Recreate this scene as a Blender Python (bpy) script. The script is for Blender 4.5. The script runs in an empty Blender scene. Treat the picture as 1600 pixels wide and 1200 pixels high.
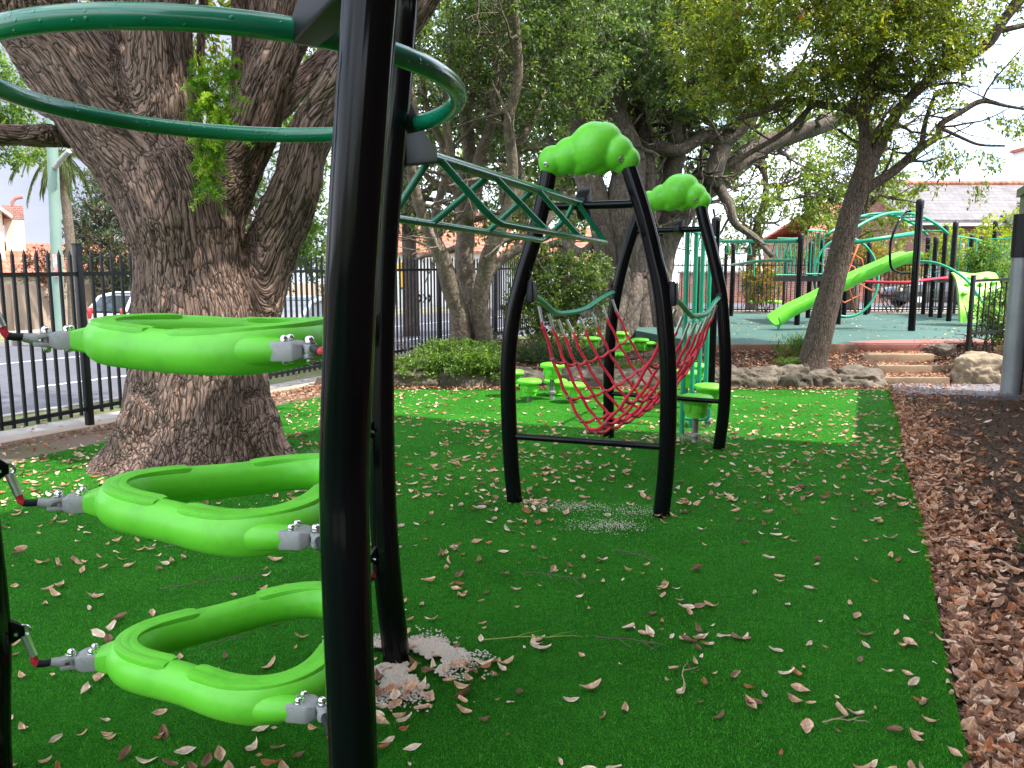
import bpy, bmesh, math, random
import numpy as np
from mathutils import Vector, Matrix

random.seed(7)
RNG = np.random.default_rng(11)
SC = bpy.context.scene
R = math.radians

# ------------------------------------------------------------------ camera
CAM_H = 1.5
PITCH = math.atan(160 / 1200.0)
FPX = 1200.0
cam_d = bpy.data.cameras.new("camera")
cam = bpy.data.objects.new("camera", cam_d)
SC.collection.objects.link(cam)
cam.location = (0, 0, CAM_H)
cam.rotation_euler = (math.pi / 2 - PITCH, 0, 0)
cam_d.sensor_width = 36.0
cam_d.lens = 27.0
cam_d.clip_start = 0.05
cam_d.clip_end = 2000
SC.camera = cam

# ------------------------------------------------------------------ light
SUN_AZ = Vector((0.95, -0.31)).normalized()      # horizontal direction towards the sun
SUN_EL = R(57)
sun_dir = Vector((SUN_AZ.x * math.cos(SUN_EL), SUN_AZ.y * math.cos(SUN_EL), math.sin(SUN_EL)))
sd = bpy.data.lights.new("sun", "SUN")
sd.energy = 2.5
sd.angle = R(0.55)
sd.color = (1.0, 0.95, 0.87)
so = bpy.data.objects.new("sun", sd)
SC.collection.objects.link(so)
so.location = (20, -10, 40)
so.rotation_euler = sun_dir.to_track_quat('Z', 'Y').to_euler()

world = bpy.data.worlds.new("World")
SC.world = world
world.use_nodes = True
wn = world.node_tree
wn.nodes.clear()
w_out = wn.nodes.new("ShaderNodeOutputWorld")
w_bg = wn.nodes.new("ShaderNodeBackground")
w_bg.inputs[1].default_value = 0.15
w_sky = wn.nodes.new("ShaderNodeTexSky")
w_sky.sky_type = 'NISHITA'
w_sky.sun_disc = False
w_sky.sun_elevation = SUN_EL
w_sky.sun_rotation = math.atan2(SUN_AZ.x, SUN_AZ.y)
w_sky.dust_density = 2.0
w_sky.ozone_density = 1.5
w_tc = wn.nodes.new("ShaderNodeTexCoord")
w_map = wn.nodes.new("ShaderNodeMapping")
w_map.inputs['Scale'].default_value = (1.6, 1.6, 4.5)
w_noise = wn.nodes.new("ShaderNodeTexNoise")
w_noise.inputs['Scale'].default_value = 1.7
w_noise.inputs['Detail'].default_value = 7
w_noise.inputs['Roughness'].default_value = 0.58
w_ramp = wn.nodes.new("ShaderNodeValToRGB")
w_ramp.color_ramp.elements[0].position = 0.36
w_ramp.color_ramp.elements[1].position = 0.58
w_mix = wn.nodes.new("ShaderNodeMixRGB")
w_mix.inputs[2].default_value = (7.2, 7.5, 8.3, 1)
wl = wn.links.new
wl(w_tc.outputs['Generated'], w_map.inputs[0]); wl(w_map.outputs[0], w_noise.inputs['Vector'])
wl(w_noise.outputs[0], w_ramp.inputs[0]); wl(w_ramp.outputs[0], w_mix.inputs[0])
# a lower grey-lavender cloud bank over the street side
w_dot = wn.nodes.new("ShaderNodeVectorMath"); w_dot.operation = 'DOT_PRODUCT'
w_dot.inputs[1].default_value = Vector((-0.62, 0.76, 0.12)).normalized()
w_r2 = wn.nodes.new("ShaderNodeMapRange"); w_r2.interpolation_type = 'SMOOTHSTEP'
w_r2.inputs[1].default_value = 0.80; w_r2.inputs[2].default_value = 0.95
w_n2 = wn.nodes.new("ShaderNodeTexNoise"); w_n2.inputs['Scale'].default_value = 3.2; w_n2.inputs['Detail'].default_value = 6
w_bank = wn.nodes.new("ShaderNodeValToRGB")
w_bank.color_ramp.elements[0].position = 0.35; w_bank.color_ramp.elements[0].color = (1.30 / 3, 1.42 / 3, 1.85 / 3, 1)
w_bank.color_ramp.elements[1].position = 0.68; w_bank.color_ramp.elements[1].color = (1.75 / 3, 1.85 / 3, 2.15 / 3, 1)
w_sc = wn.nodes.new("ShaderNodeMixRGB"); w_sc.blend_type = 'MULTIPLY'; w_sc.inputs[0].default_value = 1.0; w_sc.inputs[2].default_value = (3, 3, 3, 1)
w_mix2 = wn.nodes.new("ShaderNodeMixRGB")
wl(w_tc.outputs['Generated'], w_dot.inputs[0]); wl(w_dot.outputs['Value'], w_r2.inputs[0]); wl(w_map.outputs[0], w_n2.inputs['Vector'])
wl(w_n2.outputs[0], w_bank.inputs[0]); wl(w_bank.outputs[0], w_sc.inputs[1])
wl(w_r2.outputs[0], w_mix2.inputs[0]); wl(w_mix.outputs[0], w_mix2.inputs[1]); wl(w_sc.outputs[0], w_mix2.inputs[2])
wl(w_sky.outputs[0], w_mix.inputs[1]); wl(w_mix2.outputs[0], w_bg.inputs[0]); wl(w_bg.outputs[0], w_out.inputs[0])

SC.view_settings.view_transform = 'Standard'
SC.view_settings.look = 'None'
SC.view_settings.exposure = 1.8
SC.view_settings.gamma = 1
SC.view_settings.use_curve_mapping = False
SC.render.engine = 'CYCLES'
SC.cycles.use_denoising = True
SC.cycles.max_bounces = 6
SC.cycles.diffuse_bounces = 3
SC.cycles.glossy_bounces = 2
SC.cycles.transmission_bounces = 2
SC.cycles.caustics_reflective = False
SC.cycles.caustics_refractive = False

# ------------------------------------------------------------------ measuring helpers
FWD = Vector((0, math.cos(PITCH), -math.sin(PITCH)))
UPV = Vector((0, math.sin(PITCH), math.cos(PITCH)))
RGT = Vector((1, 0, 0))
EYE = Vector((0, 0, CAM_H))

def ray(u, v):
    return RGT * ((u - 800) / FPX) + FWD - UPV * ((v - 600) / FPX)
def G(u, v, z=0.0):
    d = ray(u, v)
    return EYE + d * ((z - CAM_H) / d.z)
def P(u, v, Y):
    d = ray(u, v)
    return EYE + d * (Y / d.y)
def PL(u, v, A, B):
    n = Vector((B.y - A.y, -(B.x - A.x), 0))
    d = ray(u, v)
    return EYE + d * (n.dot(A - EYE) / n.dot(d))

AX = Vector((math.sin(R(24.6)), math.cos(R(24.6)), 0))       # the direction the yard runs in
AL = Vector((-AX.y, AX.x, 0))                                # to the street side
F0 = Vector((-4.7, 7.06, 0))                                 # a point of the street fence
def S(s, o, z=0.0):
    return F0 + AX * s + AL * o + Vector((0, 0, z))

# ------------------------------------------------------------------ scene helpers
def tag(o, label=None, cat=None, group=None, kind=None):
    if label: o["label"] = label
    if cat: o["category"] = cat
    if group: o["group"] = group
    if kind: o["kind"] = kind
    return o
def thing(name, loc, label, cat, group=None):
    o = bpy.data.objects.new(name, None)
    SC.collection.objects.link(o)
    o.location = loc
    o.empty_display_size = 0.2
    return tag(o, label, cat, group)
def root_loc(o):
    v = Vector((0, 0, 0))
    while o is not None:
        v += o.location
        o = o.parent
    return v
def link_mesh(name, me, m, parent=None, smooth=40):
    if m is not None:
        me.materials.append(m)
    o = bpy.data.objects.new(name, me)
    SC.collection.objects.link(o)
    if parent is not None:
        o.parent = parent
        me.transform(Matrix.Translation(-root_loc(parent)))
    if smooth:
        me.polygons.foreach_set("use_smooth", [True] * len(me.polygons))
        if smooth < 180:
            me.set_sharp_from_angle(angle=R(smooth))
    return o

class MB:
    def __init__(s):
        s.v = []; s.f = []
    def add(s, vs, fs):
        b = len(s.v)
        s.v.extend([tuple(v) for v in vs])
        s.f.extend([tuple(i + b for i in f) for f in fs])
        return s
    def bm(s, bm):
        bm.verts.index_update()
        s.add([v.co[:] for v in bm.verts], [[v.index for v in f.verts] for f in bm.faces])
        bm.free()
        return s
    def box(s, c, size, ax=None, ay=None, bevel=0.0, az=None):
        ax = Vector(ax or (1, 0, 0)).normalized()
        az = Vector(az or (0, 0, 1)).normalized()
        ay = az.cross(ax) if ay is None else Vector(ay).normalized()
        c = Vector(c)
        h = [x / 2 for x in size]
        vs = [c + ax * (h[0] * i) + ay * (h[1] * j) + az * (h[2] * k) for i in (-1, 1) for j in (-1, 1) for k in (-1, 1)]
        fs = [(0, 1, 3, 2), (4, 6, 7, 5), (0, 4, 5, 1), (2, 3, 7, 6), (0, 2, 6, 4), (1, 5, 7, 3)]
        if bevel <= 0:
            return s.add(vs, fs)
        bm = bmesh.new()
        bv = [bm.verts.new(v) for v in vs]
        for f in fs: bm.faces.new([bv[i] for i in f])
        bmesh.ops.bevel(bm, geom=list(bm.edges), offset=bevel, segments=2, profile=0.5, affect='EDGES')
        return s.bm(bm)
    def hull(s, pts, bevel=0.0, seg=2):
        bm = bmesh.new()
        for p in pts: bm.verts.new(p)
        r = bmesh.ops.convex_hull(bm, input=list(bm.verts))
        bmesh.ops.delete(bm, geom=[g for g in r['geom_interior'] if isinstance(g, bmesh.types.BMVert)], context='VERTS')
        bmesh.ops.dissolve_limit(bm, angle_limit=0.05, verts=list(bm.verts), edges=list(bm.edges))
        if bevel > 0:
            bmesh.ops.bevel(bm, geom=list(bm.edges), offset=bevel, segments=seg, profile=0.5, affect='EDGES')
        return s.bm(bm)
    def tube(s, pts, r, n=10, caps=True, prof=None, closed=False, up=None):
        pts = [Vector(p) for p in pts]
        k = len(pts)
        rr = list(r) if hasattr(r, '__len__') else [r] * k
        tg = []
        for i in range(k):
            if closed:
                t = pts[(i + 1) % k] - pts[i - 1]
            else:
                t = pts[min(i + 1, k - 1)] - pts[max(i - 1, 0)]
            tg.append(t.normalized() if t.length > 1e-9 else Vector((0, 0, 1)))
        a = Vector(up) if up else (Vector((0, 0, 1)) if abs(tg[0].z) < 0.9 else Vector((1, 0, 0)))
        vs = []
        for i in range(k):
            if up is not None: a = Vector(up)
            nx = (a - tg[i] * a.dot(tg[i])).normalized()
            ny = tg[i].cross(nx)
            a = nx
            for j in range(n):
                th = 2 * math.pi * j / n
                q = rr[i] * (prof[j] if prof is not None else 1.0)
                vs.append(pts[i] + nx * (math.cos(th) * q) + ny * (math.sin(th) * q))
        fs = []
        for i in range(k if closed else k - 1):
            i2 = (i + 1) % k
            for j in range(n):
                j2 = (j + 1) % n
                fs.append((i * n + j, i * n + j2, i2 * n + j2, i2 * n + j))
        if caps and not closed:
            fs.append(tuple(range(n - 1, -1, -1)))
            fs.append(tuple((k - 1) * n + j for j in range(n)))
        return s.add(vs, fs)
    def lathe(s, prof, n=24, o=(0, 0, 0), axis=(0, 0, 1)):
        o = Vector(o); az = Vector(axis).normalized()
        t = Vector((1, 0, 0)) if abs(az.x) < 0.9 else Vector((0, 1, 0))
        ax = (t - az * t.dot(az)).normalized(); ay = az.cross(ax)
        vs = []; fs = []
        for (r, z) in prof:
            for j in range(n):
                th = 2 * math.pi * j / n
                vs.append(o + az * z + ax * (r * math.cos(th)) + ay * (r * math.sin(th)))
        for i in range(len(prof) - 1):
            for j in range(n):
                j2 = (j + 1) % n
                fs.append((i * n + j, i * n + j2, (i + 1) * n + j2, (i + 1) * n + j))
        fs.append(tuple(range(n - 1, -1, -1)))
        fs.append(tuple((len(prof) - 1) * n + j for j in range(n)))
        return s.add(vs, fs)
    def ball(s, c, r, sub=2, sc=(1, 1, 1)):
        bm = bmesh.new()
        bmesh.ops.create_icosphere(bm, subdivisions=sub, radius=1.0)
        for v in bm.verts:
            v.co = Vector((v.co.x * sc[0] * r, v.co.y * sc[1] * r, v.co.z * sc[2] * r)) + Vector(c)
        return s.bm(bm)
    def prism(s, poly, d0, d1):
        """poly: 3-D outline, pushed from d0 to d1 (vectors)"""
        n = len(poly)
        vs = [Vector(p) + Vector(d0) for p in poly] + [Vector(p) + Vector(d1) for p in poly]
        fs = [tuple(range(n - 1, -1, -1)), tuple(range(n, 2 * n))] + [(i, (i + 1) % n, n + (i + 1) % n, n + i) for i in range(n)]
        return s.add(vs, fs)
    def mesh(s, name):
        me = bpy.data.meshes.new(name)
        me.from_pydata(s.v, [], s.f)
        me.validate()
        bm = bmesh.new(); bm.from_mesh(me)
        bmesh.ops.recalc_face_normals(bm, faces=bm.faces)
        bm.to_mesh(me); bm.free()
        return me
    def build(s, name, m, parent=None, smooth=40):
        return link_mesh(name, s.mesh(name), m, parent, smooth)

def spline(pts, n=6):
    """Catmull-Rom through tuples of any length"""
    A = [np.array(p, float) for p in pts]
    out = []
    for i in range(len(A) - 1):
        p0 = A[i - 1] if i > 0 else 2 * A[0] - A[1]
        p1, p2 = A[i], A[i + 1]
        p3 = A[i + 2] if i + 2 < len(A) else 2 * A[-1] - A[-2]
        for j in range(n):
            t = j / n
            out.append(0.5 * (2 * p1 + (p2 - p0) * t + (2 * p0 - 5 * p1 + 4 * p2 - p3) * t * t + (3 * p1 - p0 - 3 * p2 + p3) * t ** 3))
    out.append(A[-1])
    return out

def copy_tree(o, parent=None):
    c = o.copy()
    SC.collection.objects.link(c)
    if parent is not None: c.parent = parent
    for ch in list(o.children):
        copy_tree(ch, c)
    return c

# ------------------------------------------------------------------ numeric noise
def _hash(ix, iy, iz, seed):
    h = (ix.astype(np.int64) * 374761393 + iy.astype(np.int64) * 668265263 + iz.astype(np.int64) * 2147483647 + seed * 974711) & 0xFFFFFFFF
    h = ((h ^ (h >> 13)) * 1274126177) & 0xFFFFFFFF
    h = ((h ^ (h >> 16)) * 2246822519) & 0xFFFFFFFF
    h = h ^ (h >> 15)
    return (h & 0xFFFFFF) / float(0xFFFFFF)
def vnoise(p, seed=0):
    p = np.asarray(p, float)
    i = np.floor(p); f = p - i
    f = f * f * (3 - 2 * f)
    i = i.astype(np.int64)
    r = 0
    for dx in (0, 1):
        for dy in (0, 1):
            for dz in (0, 1):
                w = (f[:, 0] if dx else 1 - f[:, 0]) * (f[:, 1] if dy else 1 - f[:, 1]) * (f[:, 2] if dz else 1 - f[:, 2])
                r = r + w * _hash(i[:, 0] + dx, i[:, 1] + dy, i[:, 2] + dz, seed)
    return r
def fbm(p, seed=0, o=4):
    p = np.asarray(p, float)
    r = 0; a = 0.5; t = 0
    for k in range(o):
        r = r + a * vnoise(p * 2 ** k, seed + k); t += a; a *= 0.5
    return r / t
def worley(p, seed=0):
    p = np.asarray(p, float)
    i = np.floor(p).astype(np.int64)
    d1 = np.full(len(p), 9.0); d2 = np.full(len(p), 9.0)
    for dx in (-1, 0, 1):
        for dy in (-1, 0, 1):
            for dz in (-1, 0, 1):
                c = i + np.array([dx, dy, dz])
                q = c + np.stack([_hash(c[:, 0], c[:, 1], c[:, 2], seed + k) for k in (0, 77, 191)], 1)
                d = np.sqrt(((p - q) ** 2).sum(1))
                m = d < d1
                d2 = np.where(m, d1, np.minimum(d2, d)); d1 = np.where(m, d, d1)
    return d1, d2

# ------------------------------------------------------------------ materials
def new_mat(name):
    m = bpy.data.materials.new(name); m.use_nodes = True
    nt = m.node_tree; nt.nodes.clear()
    out = nt.nodes.new("ShaderNodeOutputMaterial"); bs = nt.nodes.new("ShaderNodeBsdfPrincipled")
    nt.links.new(bs.outputs[0], out.inputs[0])
    return m, nt, bs, out
def nd(nt, t, **kw):
    n = nt.nodes.new(t)
    for k, v in kw.items():
        if k in n.inputs: n.inputs[k].default_value = v
        else: setattr(n, k, v)
    return n
def ramp(nt, src, stops):
    r = nt.nodes.new("ShaderNodeValToRGB")
    e = r.color_ramp.elements
    while len(e) > 1: e.remove(e[-1])
    e[0].position = stops[0][0]; e[0].color = (*stops[0][1], 1)
    for p, c in stops[1:]:
        x = e.new(p); x.color = (*c, 1)
    nt.links.new(src, r.inputs[0])
    return r
def mat(name, col, rough=0.5, metal=0.0, var=None, bump=None, coat=0.0, spec=0.5, fine=None, rvar=0.0):
    """col base; var=(scale, other colour, lo, hi) patches; fine=(scale, other, lo, hi); bump=(scale, strength, distance)"""
    m, nt, bs, out = new_mat(name)
    tc = nd(nt, "ShaderNodeTexCoord")
    L = nt.links.new
    cur = None
    for k, vv in enumerate((var, fine)):
        if not vv: continue
        n = nd(nt, "ShaderNodeTexNoise", Scale=vv[0], Detail=6.0, Roughness=0.6)
        L(tc.outputs['Object'], n.inputs['Vector'])
        rp = ramp(nt, n.outputs[0], [(vv[2], (0, 0, 0)), (vv[3], (1, 1, 1))])
        mx = nd(nt, "ShaderNodeMixRGB")
        L(rp.outputs[0], mx.inputs[0])
        if cur is None: mx.inputs[1].default_value = (*col, 1)
        else: L(cur, mx.inputs[1])
        mx.inputs[2].default_value = (*vv[1], 1)
        cur = mx.outputs[0]
    if cur is not None: L(cur, bs.inputs['Base Color'])
    else: bs.inputs['Base Color'].default_value = (*col, 1)
    bs.inputs['Roughness'].default_value = rough
    if rvar:
        n = nd(nt, "ShaderNodeTexNoise", Scale=9.0, Detail=5.0)
        L(tc.outputs['Object'], n.inputs['Vector'])
        mr = nd(nt, "ShaderNodeMapRange")
        mr.inputs[3].default_value = max(0.03, rough - rvar); mr.inputs[4].default_value = rough + rvar
        L(n.outputs[0], mr.inputs[0]); L(mr.outputs[0], bs.inputs['Roughness'])
    bs.inputs['Metallic'].default_value = metal
    bs.inputs['Specular IOR Level'].default_value = spec
    bs.inputs['Coat Weight'].default_value = coat
    bs.inputs['Coat Roughness'].default_value = 0.08
    if bump:
        n = nd(nt, "ShaderNodeTexNoise", Scale=bump[0], Detail=5.0, Roughness=0.6)
        L(tc.outputs['Object'], n.inputs['Vector'])
        b = nd(nt, "ShaderNodeBump", Strength=bump[1], Distance=bump[2])
        L(n.outputs[0], b.inputs['Height']); L(b.outputs[0], bs.inputs['Normal'])
    return m

def leaf_mat(name, rough=0.45, trans=0.35, gloss=0.5):
    m, nt, bs, out = new_mat(name)
    L = nt.links.new
    at = nd(nt, "ShaderNodeAttribute", attribute_name="col")
    L(at.outputs[0], bs.inputs['Base Color'])
    bs.inputs['Roughness'].default_value = rough
    bs.inputs['Specular IOR Level'].default_value = gloss
    tr = nd(nt, "ShaderNodeBsdfTranslucent")
    hs = nd(nt, "ShaderNodeHueSaturation", Saturation=1.1, Value=1.6)
    L(at.outputs[0], hs.inputs['Color']); L(hs.outputs[0], tr.inputs[0])
    mx = nd(nt, "ShaderNodeMixShader"); mx.inputs[0].default_value = trans
    L(bs.outputs[0], mx.inputs[1]); L(tr.outputs[0], mx.inputs[2]); L(mx.outputs[0], out.inputs[0])
    return m

def droplet_mat(name, col, dark, rough):
    """smooth powder coat with scattered raindrops"""
    m, nt, bs, out = new_mat(name)
    L = nt.links.new
    tc = nd(nt, "ShaderNodeTexCoord")
    n = nd(nt, "ShaderNodeTexNoise", Scale=7.0, Detail=4.0)
    L(tc.outputs['Object'], n.inputs['Vector'])
    rp = ramp(nt, n.outputs[0], [(0.35, dark), (0.65, col)])
    L(rp.outputs[0], bs.inputs['Base Color'])
    v = nd(nt, "ShaderNodeTexVoronoi", Scale=62.0, Randomness=1.0)
    L(tc.outputs['Object'], v.inputs['Vector'])
    sep = nd(nt, "ShaderNodeSeparateColor"); L(v.outputs['Color'], sep.inputs[0])
    gate = nd(nt, "ShaderNodeMath", operation='GREATER_THAN'); gate.inputs[1].default_value = 0.78
    L(sep.outputs[0], gate.inputs[0])
    hr = ramp(nt, v.outputs['Distance'], [(0.0, (1, 1, 1)), (0.26, (0.55, 0.55, 0.55)), (0.34, (0, 0, 0))])
    mu = nd(nt, "ShaderNodeMath", operation='MULTIPLY'); L(hr.outputs[0], mu.inputs[0]); L(gate.outputs[0], mu.inputs[1])
    b = nd(nt, "ShaderNodeBump", Strength=0.8, Distance=0.003)
    L(mu.outputs[0], b.inputs['Height']); L(b.outputs[0], bs.inputs['Normal'])
    bs.inputs['Roughness'].default_value = rough
    bs.inputs['Coat Weight'].default_value = 0.3
    bs.inputs['Coat Roughness'].default_value = 0.06
    return m

def bark_mat(name, plate, plate2, fissure, sx=26.0, sz=8.0, attr=True, bumpd=0.03, moss=None):
    m, nt, bs, out = new_mat(name)
    L = nt.links.new
    if attr:
        src = nd(nt, "ShaderNodeAttribute", attribute_name="bark").outputs['Vector']
    else:
        src = nd(nt, "ShaderNodeTexCoord").outputs['Object']
    mp = nd(nt, "ShaderNodeMapping"); mp.inputs['Scale'].default_value = (sx, sx, sz)
    L(src, mp.inputs[0])
    dn = nd(nt, "ShaderNodeTexNoise", Scale=0.9, Detail=4.0)
    L(mp.outputs[0], dn.inputs['Vector'])
    mxv = nd(nt, "ShaderNodeMixRGB", blend_type='ADD'); mxv.inputs[0].default_value = 0.42
    L(mp.outputs[0], mxv.inputs[1]); L(dn.outputs['Color'], mxv.inputs[2])
    vo = nd(nt, "ShaderNodeTexVoronoi", feature='DISTANCE_TO_EDGE', Scale=1.0)
    L(mxv.outputs[0], vo.inputs['Vector'])
    vo2 = nd(nt, "ShaderNodeTexVoronoi", Scale=1.0)
    L(mxv.outputs[0], vo2.inputs['Vector'])
    fn = nd(nt, "ShaderNodeTexNoise", Scale=3.0, Detail=8.0, Roughness=0.7)
    L(mp.outputs[0], fn.inputs['Vector'])
    bn = nd(nt, "ShaderNodeTexNoise", Scale=0.12, Detail=3.0)
    L(mp.outputs[0], bn.inputs['Vector'])
    c1 = nd(nt, "ShaderNodeMixRGB"); c1.inputs[1].default_value = (*plate, 1); c1.inputs[2].default_value = (*plate2, 1)
    sepc = nd(nt, "ShaderNodeSeparateColor"); L(vo2.outputs['Color'], sepc.inputs[0])
    av = nd(nt, "ShaderNodeMath", operation='MULTIPLY_ADD'); L(sepc.outputs[0], av.inputs[0]); av.inputs[1].default_value = 0.5
    bnr = ramp(nt, bn.outputs[0], [(0.35, (0, 0, 0)), (0.65, (0.5, 0.5, 0.5))])
    L(bnr.outputs[0], av.inputs[2]); L(av.outputs[0], c1.inputs[0])
    c2 = nd(nt, "ShaderNodeMixRGB", blend_type='MULTIPLY'); c2.inputs[0].default_value = 0.85
    fr = ramp(nt, fn.outputs[0], [(0.3, (0.45, 0.42, 0.4)), (0.7, (1.15, 1.12, 1.1))])
    L(c1.outputs[0], c2.inputs[1]); L(fr.outputs[0], c2.inputs[2])
    er0 = ramp(nt, vo.outputs['Distance'], [(0.008, (0.05, 0.05, 0.05)), (0.075, (1, 1, 1))])
    mpr = nd(nt, "ShaderNodeMapping"); mpr.inputs['Scale'].default_value = (0.8, 0.8, 0.26)
    L(mp.outputs[0], mpr.inputs[0])
    rn = nd(nt, "ShaderNodeTexNoise", Scale=1.0, Detail=3.0, Roughness=0.55); L(mpr.outputs[0], rn.inputs['Vector'])
    rs = nd(nt, "ShaderNodeMath", operation='SUBTRACT'); L(rn.outputs[0], rs.inputs[0]); rs.inputs[1].default_value = 0.5
    ra_ = nd(nt, "ShaderNodeMath", operation='ABSOLUTE'); L(rs.outputs[0], ra_.inputs[0])
    er1 = ramp(nt, ra_.outputs[0], [(0.004, (0, 0, 0)), (0.036, (1, 1, 1))])
    er = nd(nt, "ShaderNodeMixRGB", blend_type='MULTIPLY'); er.inputs[0].default_value = 1.0
    L(er0.outputs[0], er.inputs[1]); L(er1.outputs[0], er.inputs[2])
    c3 = nd(nt, "ShaderNodeMixRGB"); L(er.outputs[0], c3.inputs[0]); c3.inputs[1].default_value = (*fissure, 1); L(c2.outputs[0], c3.inputs[2])
    L(c3.outputs[0], bs.inputs['Base Color'])
    bs.inputs['Roughness'].default_value = 0.85
    bs.inputs['Specular IOR Level'].default_value = 0.25
    hr0 = ramp(nt, vo.outputs['Distance'], [(0.0, (0.3, 0.3, 0.3)), (0.18, (0.85, 0.85, 0.85)), (0.5, (1, 1, 1))])
    hr1 = ramp(nt, ra_.outputs[0], [(0.0, (0, 0, 0)), (0.09, (0.9, 0.9, 0.9)), (0.25, (1, 1, 1))])
    hr = nd(nt, "ShaderNodeMixRGB", blend_type='MULTIPLY'); hr.inputs[0].default_value = 1.0
    L(hr0.outputs[0], hr.inputs[1]); L(hr1.outputs[0], hr.inputs[2])
    hm = nd(nt, "ShaderNodeMath", operation='MULTIPLY_ADD'); L(fn.outputs[0], hm.inputs[0]); hm.inputs[1].default_value = 0.6; L(hr.outputs[0], hm.inputs[2])
    b = nd(nt, "ShaderNodeBump", Strength=1.0, Distance=bumpd)
    L(hm.outputs[0], b.inputs['Height']); L(b.outputs[0], bs.inputs['Normal'])
    return m

def tile_mat(name, a, b, mortar, scale, bw, bh, rough=0.7, msize=0.02, axes='XZ', bumpd=0.01):
    """bricks or roof tiles laid in the object's own coordinates"""
    m, nt, bs, out = new_mat(name)
    L = nt.links.new
    tc = nd(nt, "ShaderNodeTexCoord")
    sp = nd(nt, "ShaderNodeSeparateXYZ"); L(tc.outputs['Object'], sp.inputs[0])
    cb = nd(nt, "ShaderNodeCombineXYZ")
    if axes == 'ALL':
        ad = nd(nt, "ShaderNodeMath", operation='ADD'); L(sp.outputs[0], ad.inputs[0]); L(sp.outputs[1], ad.inputs[1])
        L(ad.outputs[0], cb.inputs[0])
    else:
        L(sp.outputs['XYZ'.index(axes[0])], cb.inputs[0])
    L(sp.outputs['XYZ'.index(axes[1]) if axes != 'ALL' else 2], cb.inputs[1])
    br = nd(nt, "ShaderNodeTexBrick")
    br.inputs['Color1'].default_value = (*a, 1); br.inputs['Color2'].default_value = (*b, 1); br.inputs['Mortar'].default_value = (*mortar, 1)
    br.inputs['Scale'].default_value = scale; br.inputs['Brick Width'].default_value = bw; br.inputs['Row Height'].default_value = bh
    br.inputs['Mortar Size'].default_value = msize
    L(cb.outputs[0], br.inputs['Vector'])
    n = nd(nt, "ShaderNodeTexNoise", Scale=1.3, Detail=7.0, Roughness=0.65); L(tc.outputs['Object'], n.inputs['Vector'])
    rp = ramp(nt, n.outputs[0], [(0.3, (0.62, 0.6, 0.6)), (0.7, (1.15, 1.15, 1.15))])
    mx = nd(nt, "ShaderNodeMixRGB", blend_type='MULTIPLY'); mx.inputs[0].default_value = 1.0
    L(br.outputs[0], mx.inputs[1]); L(rp.outputs[0], mx.inputs[2]); L(mx.outputs[0], bs.inputs['Base Color'])
    bs.inputs['Roughness'].default_value = rough
    bp = nd(nt, "ShaderNodeBump", Strength=0.6, Distance=bumpd, invert=True)
    L(br.outputs['Fac'], bp.inputs['Height']); L(bp.outputs[0], bs.inputs['Normal'])
    return m

M = {}
M['black'] = mat('black_coat', (0.003, 0.0034, 0.0045), 0.12, spec=0.2, coat=0.0, bump=(60, 0.015, 0.002), rvar=0.05)
M['black_matt'] = mat('black_plastic', (0.008, 0.0085, 0.0105), 0.45, spec=0.3, bump=(220, 0.12, 0.001))
M['fence'] = mat('black_paint', (0.008, 0.0085, 0.010), 0.42, spec=0.3, var=(3, (0.03, 0.03, 0.03), 0.55, 0.8))
M['green'] = droplet_mat('green_coat', (0.006, 0.19, 0.098), (0.004, 0.155, 0.080), 0.2)
M['green_far'] = mat('green_coat_dry', (0.010, 0.30, 0.16), 0.35, var=(4, (0.02, 0.36, 0.20), 0.5, 0.8))
M['lime'] = mat('lime_plastic', (0.135, 0.62, 0.030), 0.40, var=(2.5, (0.16, 0.66, 0.045), 0.4, 0.7), fine=(11, (0.108, 0.50, 0.028), 0.5, 0.8), bump=(140, 0.05, 0.001), spec=0.45, rvar=0.1)
M['red_rope'] = mat('red_rope', (0.70, 0.026, 0.055), 0.75, fine=(160, (0.45, 0.015, 0.032), 0.45, 0.65), bump=(300, 0.6, 0.004))
M['orange_rope'] = mat('orange_rope', (0.65, 0.16, 0.06), 0.8)
M['alu'] = mat('aluminium', (0.62, 0.62, 0.62), 0.35, 0.9, bump=(120, 0.1, 0.001))
M['cast'] = mat('cast_grey', (0.34, 0.35, 0.34), 0.55, 0.35, var=(30, (0.25, 0.26, 0.25), 0.45, 0.7), bump=(160, 0.2, 0.001))
M['chrome'] = mat('bolt_steel', (0.72, 0.72, 0.74), 0.16, 1.0)
M['galv'] = mat('galvanised', (0.42, 0.42, 0.40), 0.5, 0.6, var=(14, (0.30, 0.30, 0.28), 0.4, 0.7))
# ================================================================== SETTING
M['terrain'] = mat('terrain_grass', (0.07, 0.10, 0.03), 0.9, var=(0.4, (0.13, 0.12, 0.05), 0.4, 0.65), fine=(9, (0.05, 0.07, 0.02), 0.45, 0.7))
M['asphalt'] = mat('asphalt', (0.085, 0.085, 0.10), 0.75, var=(0.7, (0.065, 0.065, 0.078), 0.4, 0.7), fine=(90, (0.13, 0.13, 0.14), 0.5, 0.8), bump=(200, 0.3, 0.004))
M['concrete'] = mat('concrete', (0.26, 0.24, 0.22), 0.85, var=(1.2, (0.19, 0.175, 0.16), 0.4, 0.7), fine=(40, (0.40, 0.38, 0.35), 0.5, 0.8), bump=(120, 0.25, 0.003))
M['plinth'] = mat('sandy_concrete', (0.36, 0.28, 0.21), 0.9, var=(1.5, (0.25, 0.19, 0.14), 0.4, 0.7), fine=(60, (0.44, 0.36, 0.28), 0.5, 0.8), bump=(120, 0.3, 0.004))
M['paint'] = mat('road_paint', (0.72, 0.72, 0.70), 0.6, fine=(30, (0.5, 0.5, 0.49), 0.55, 0.75))
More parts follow.
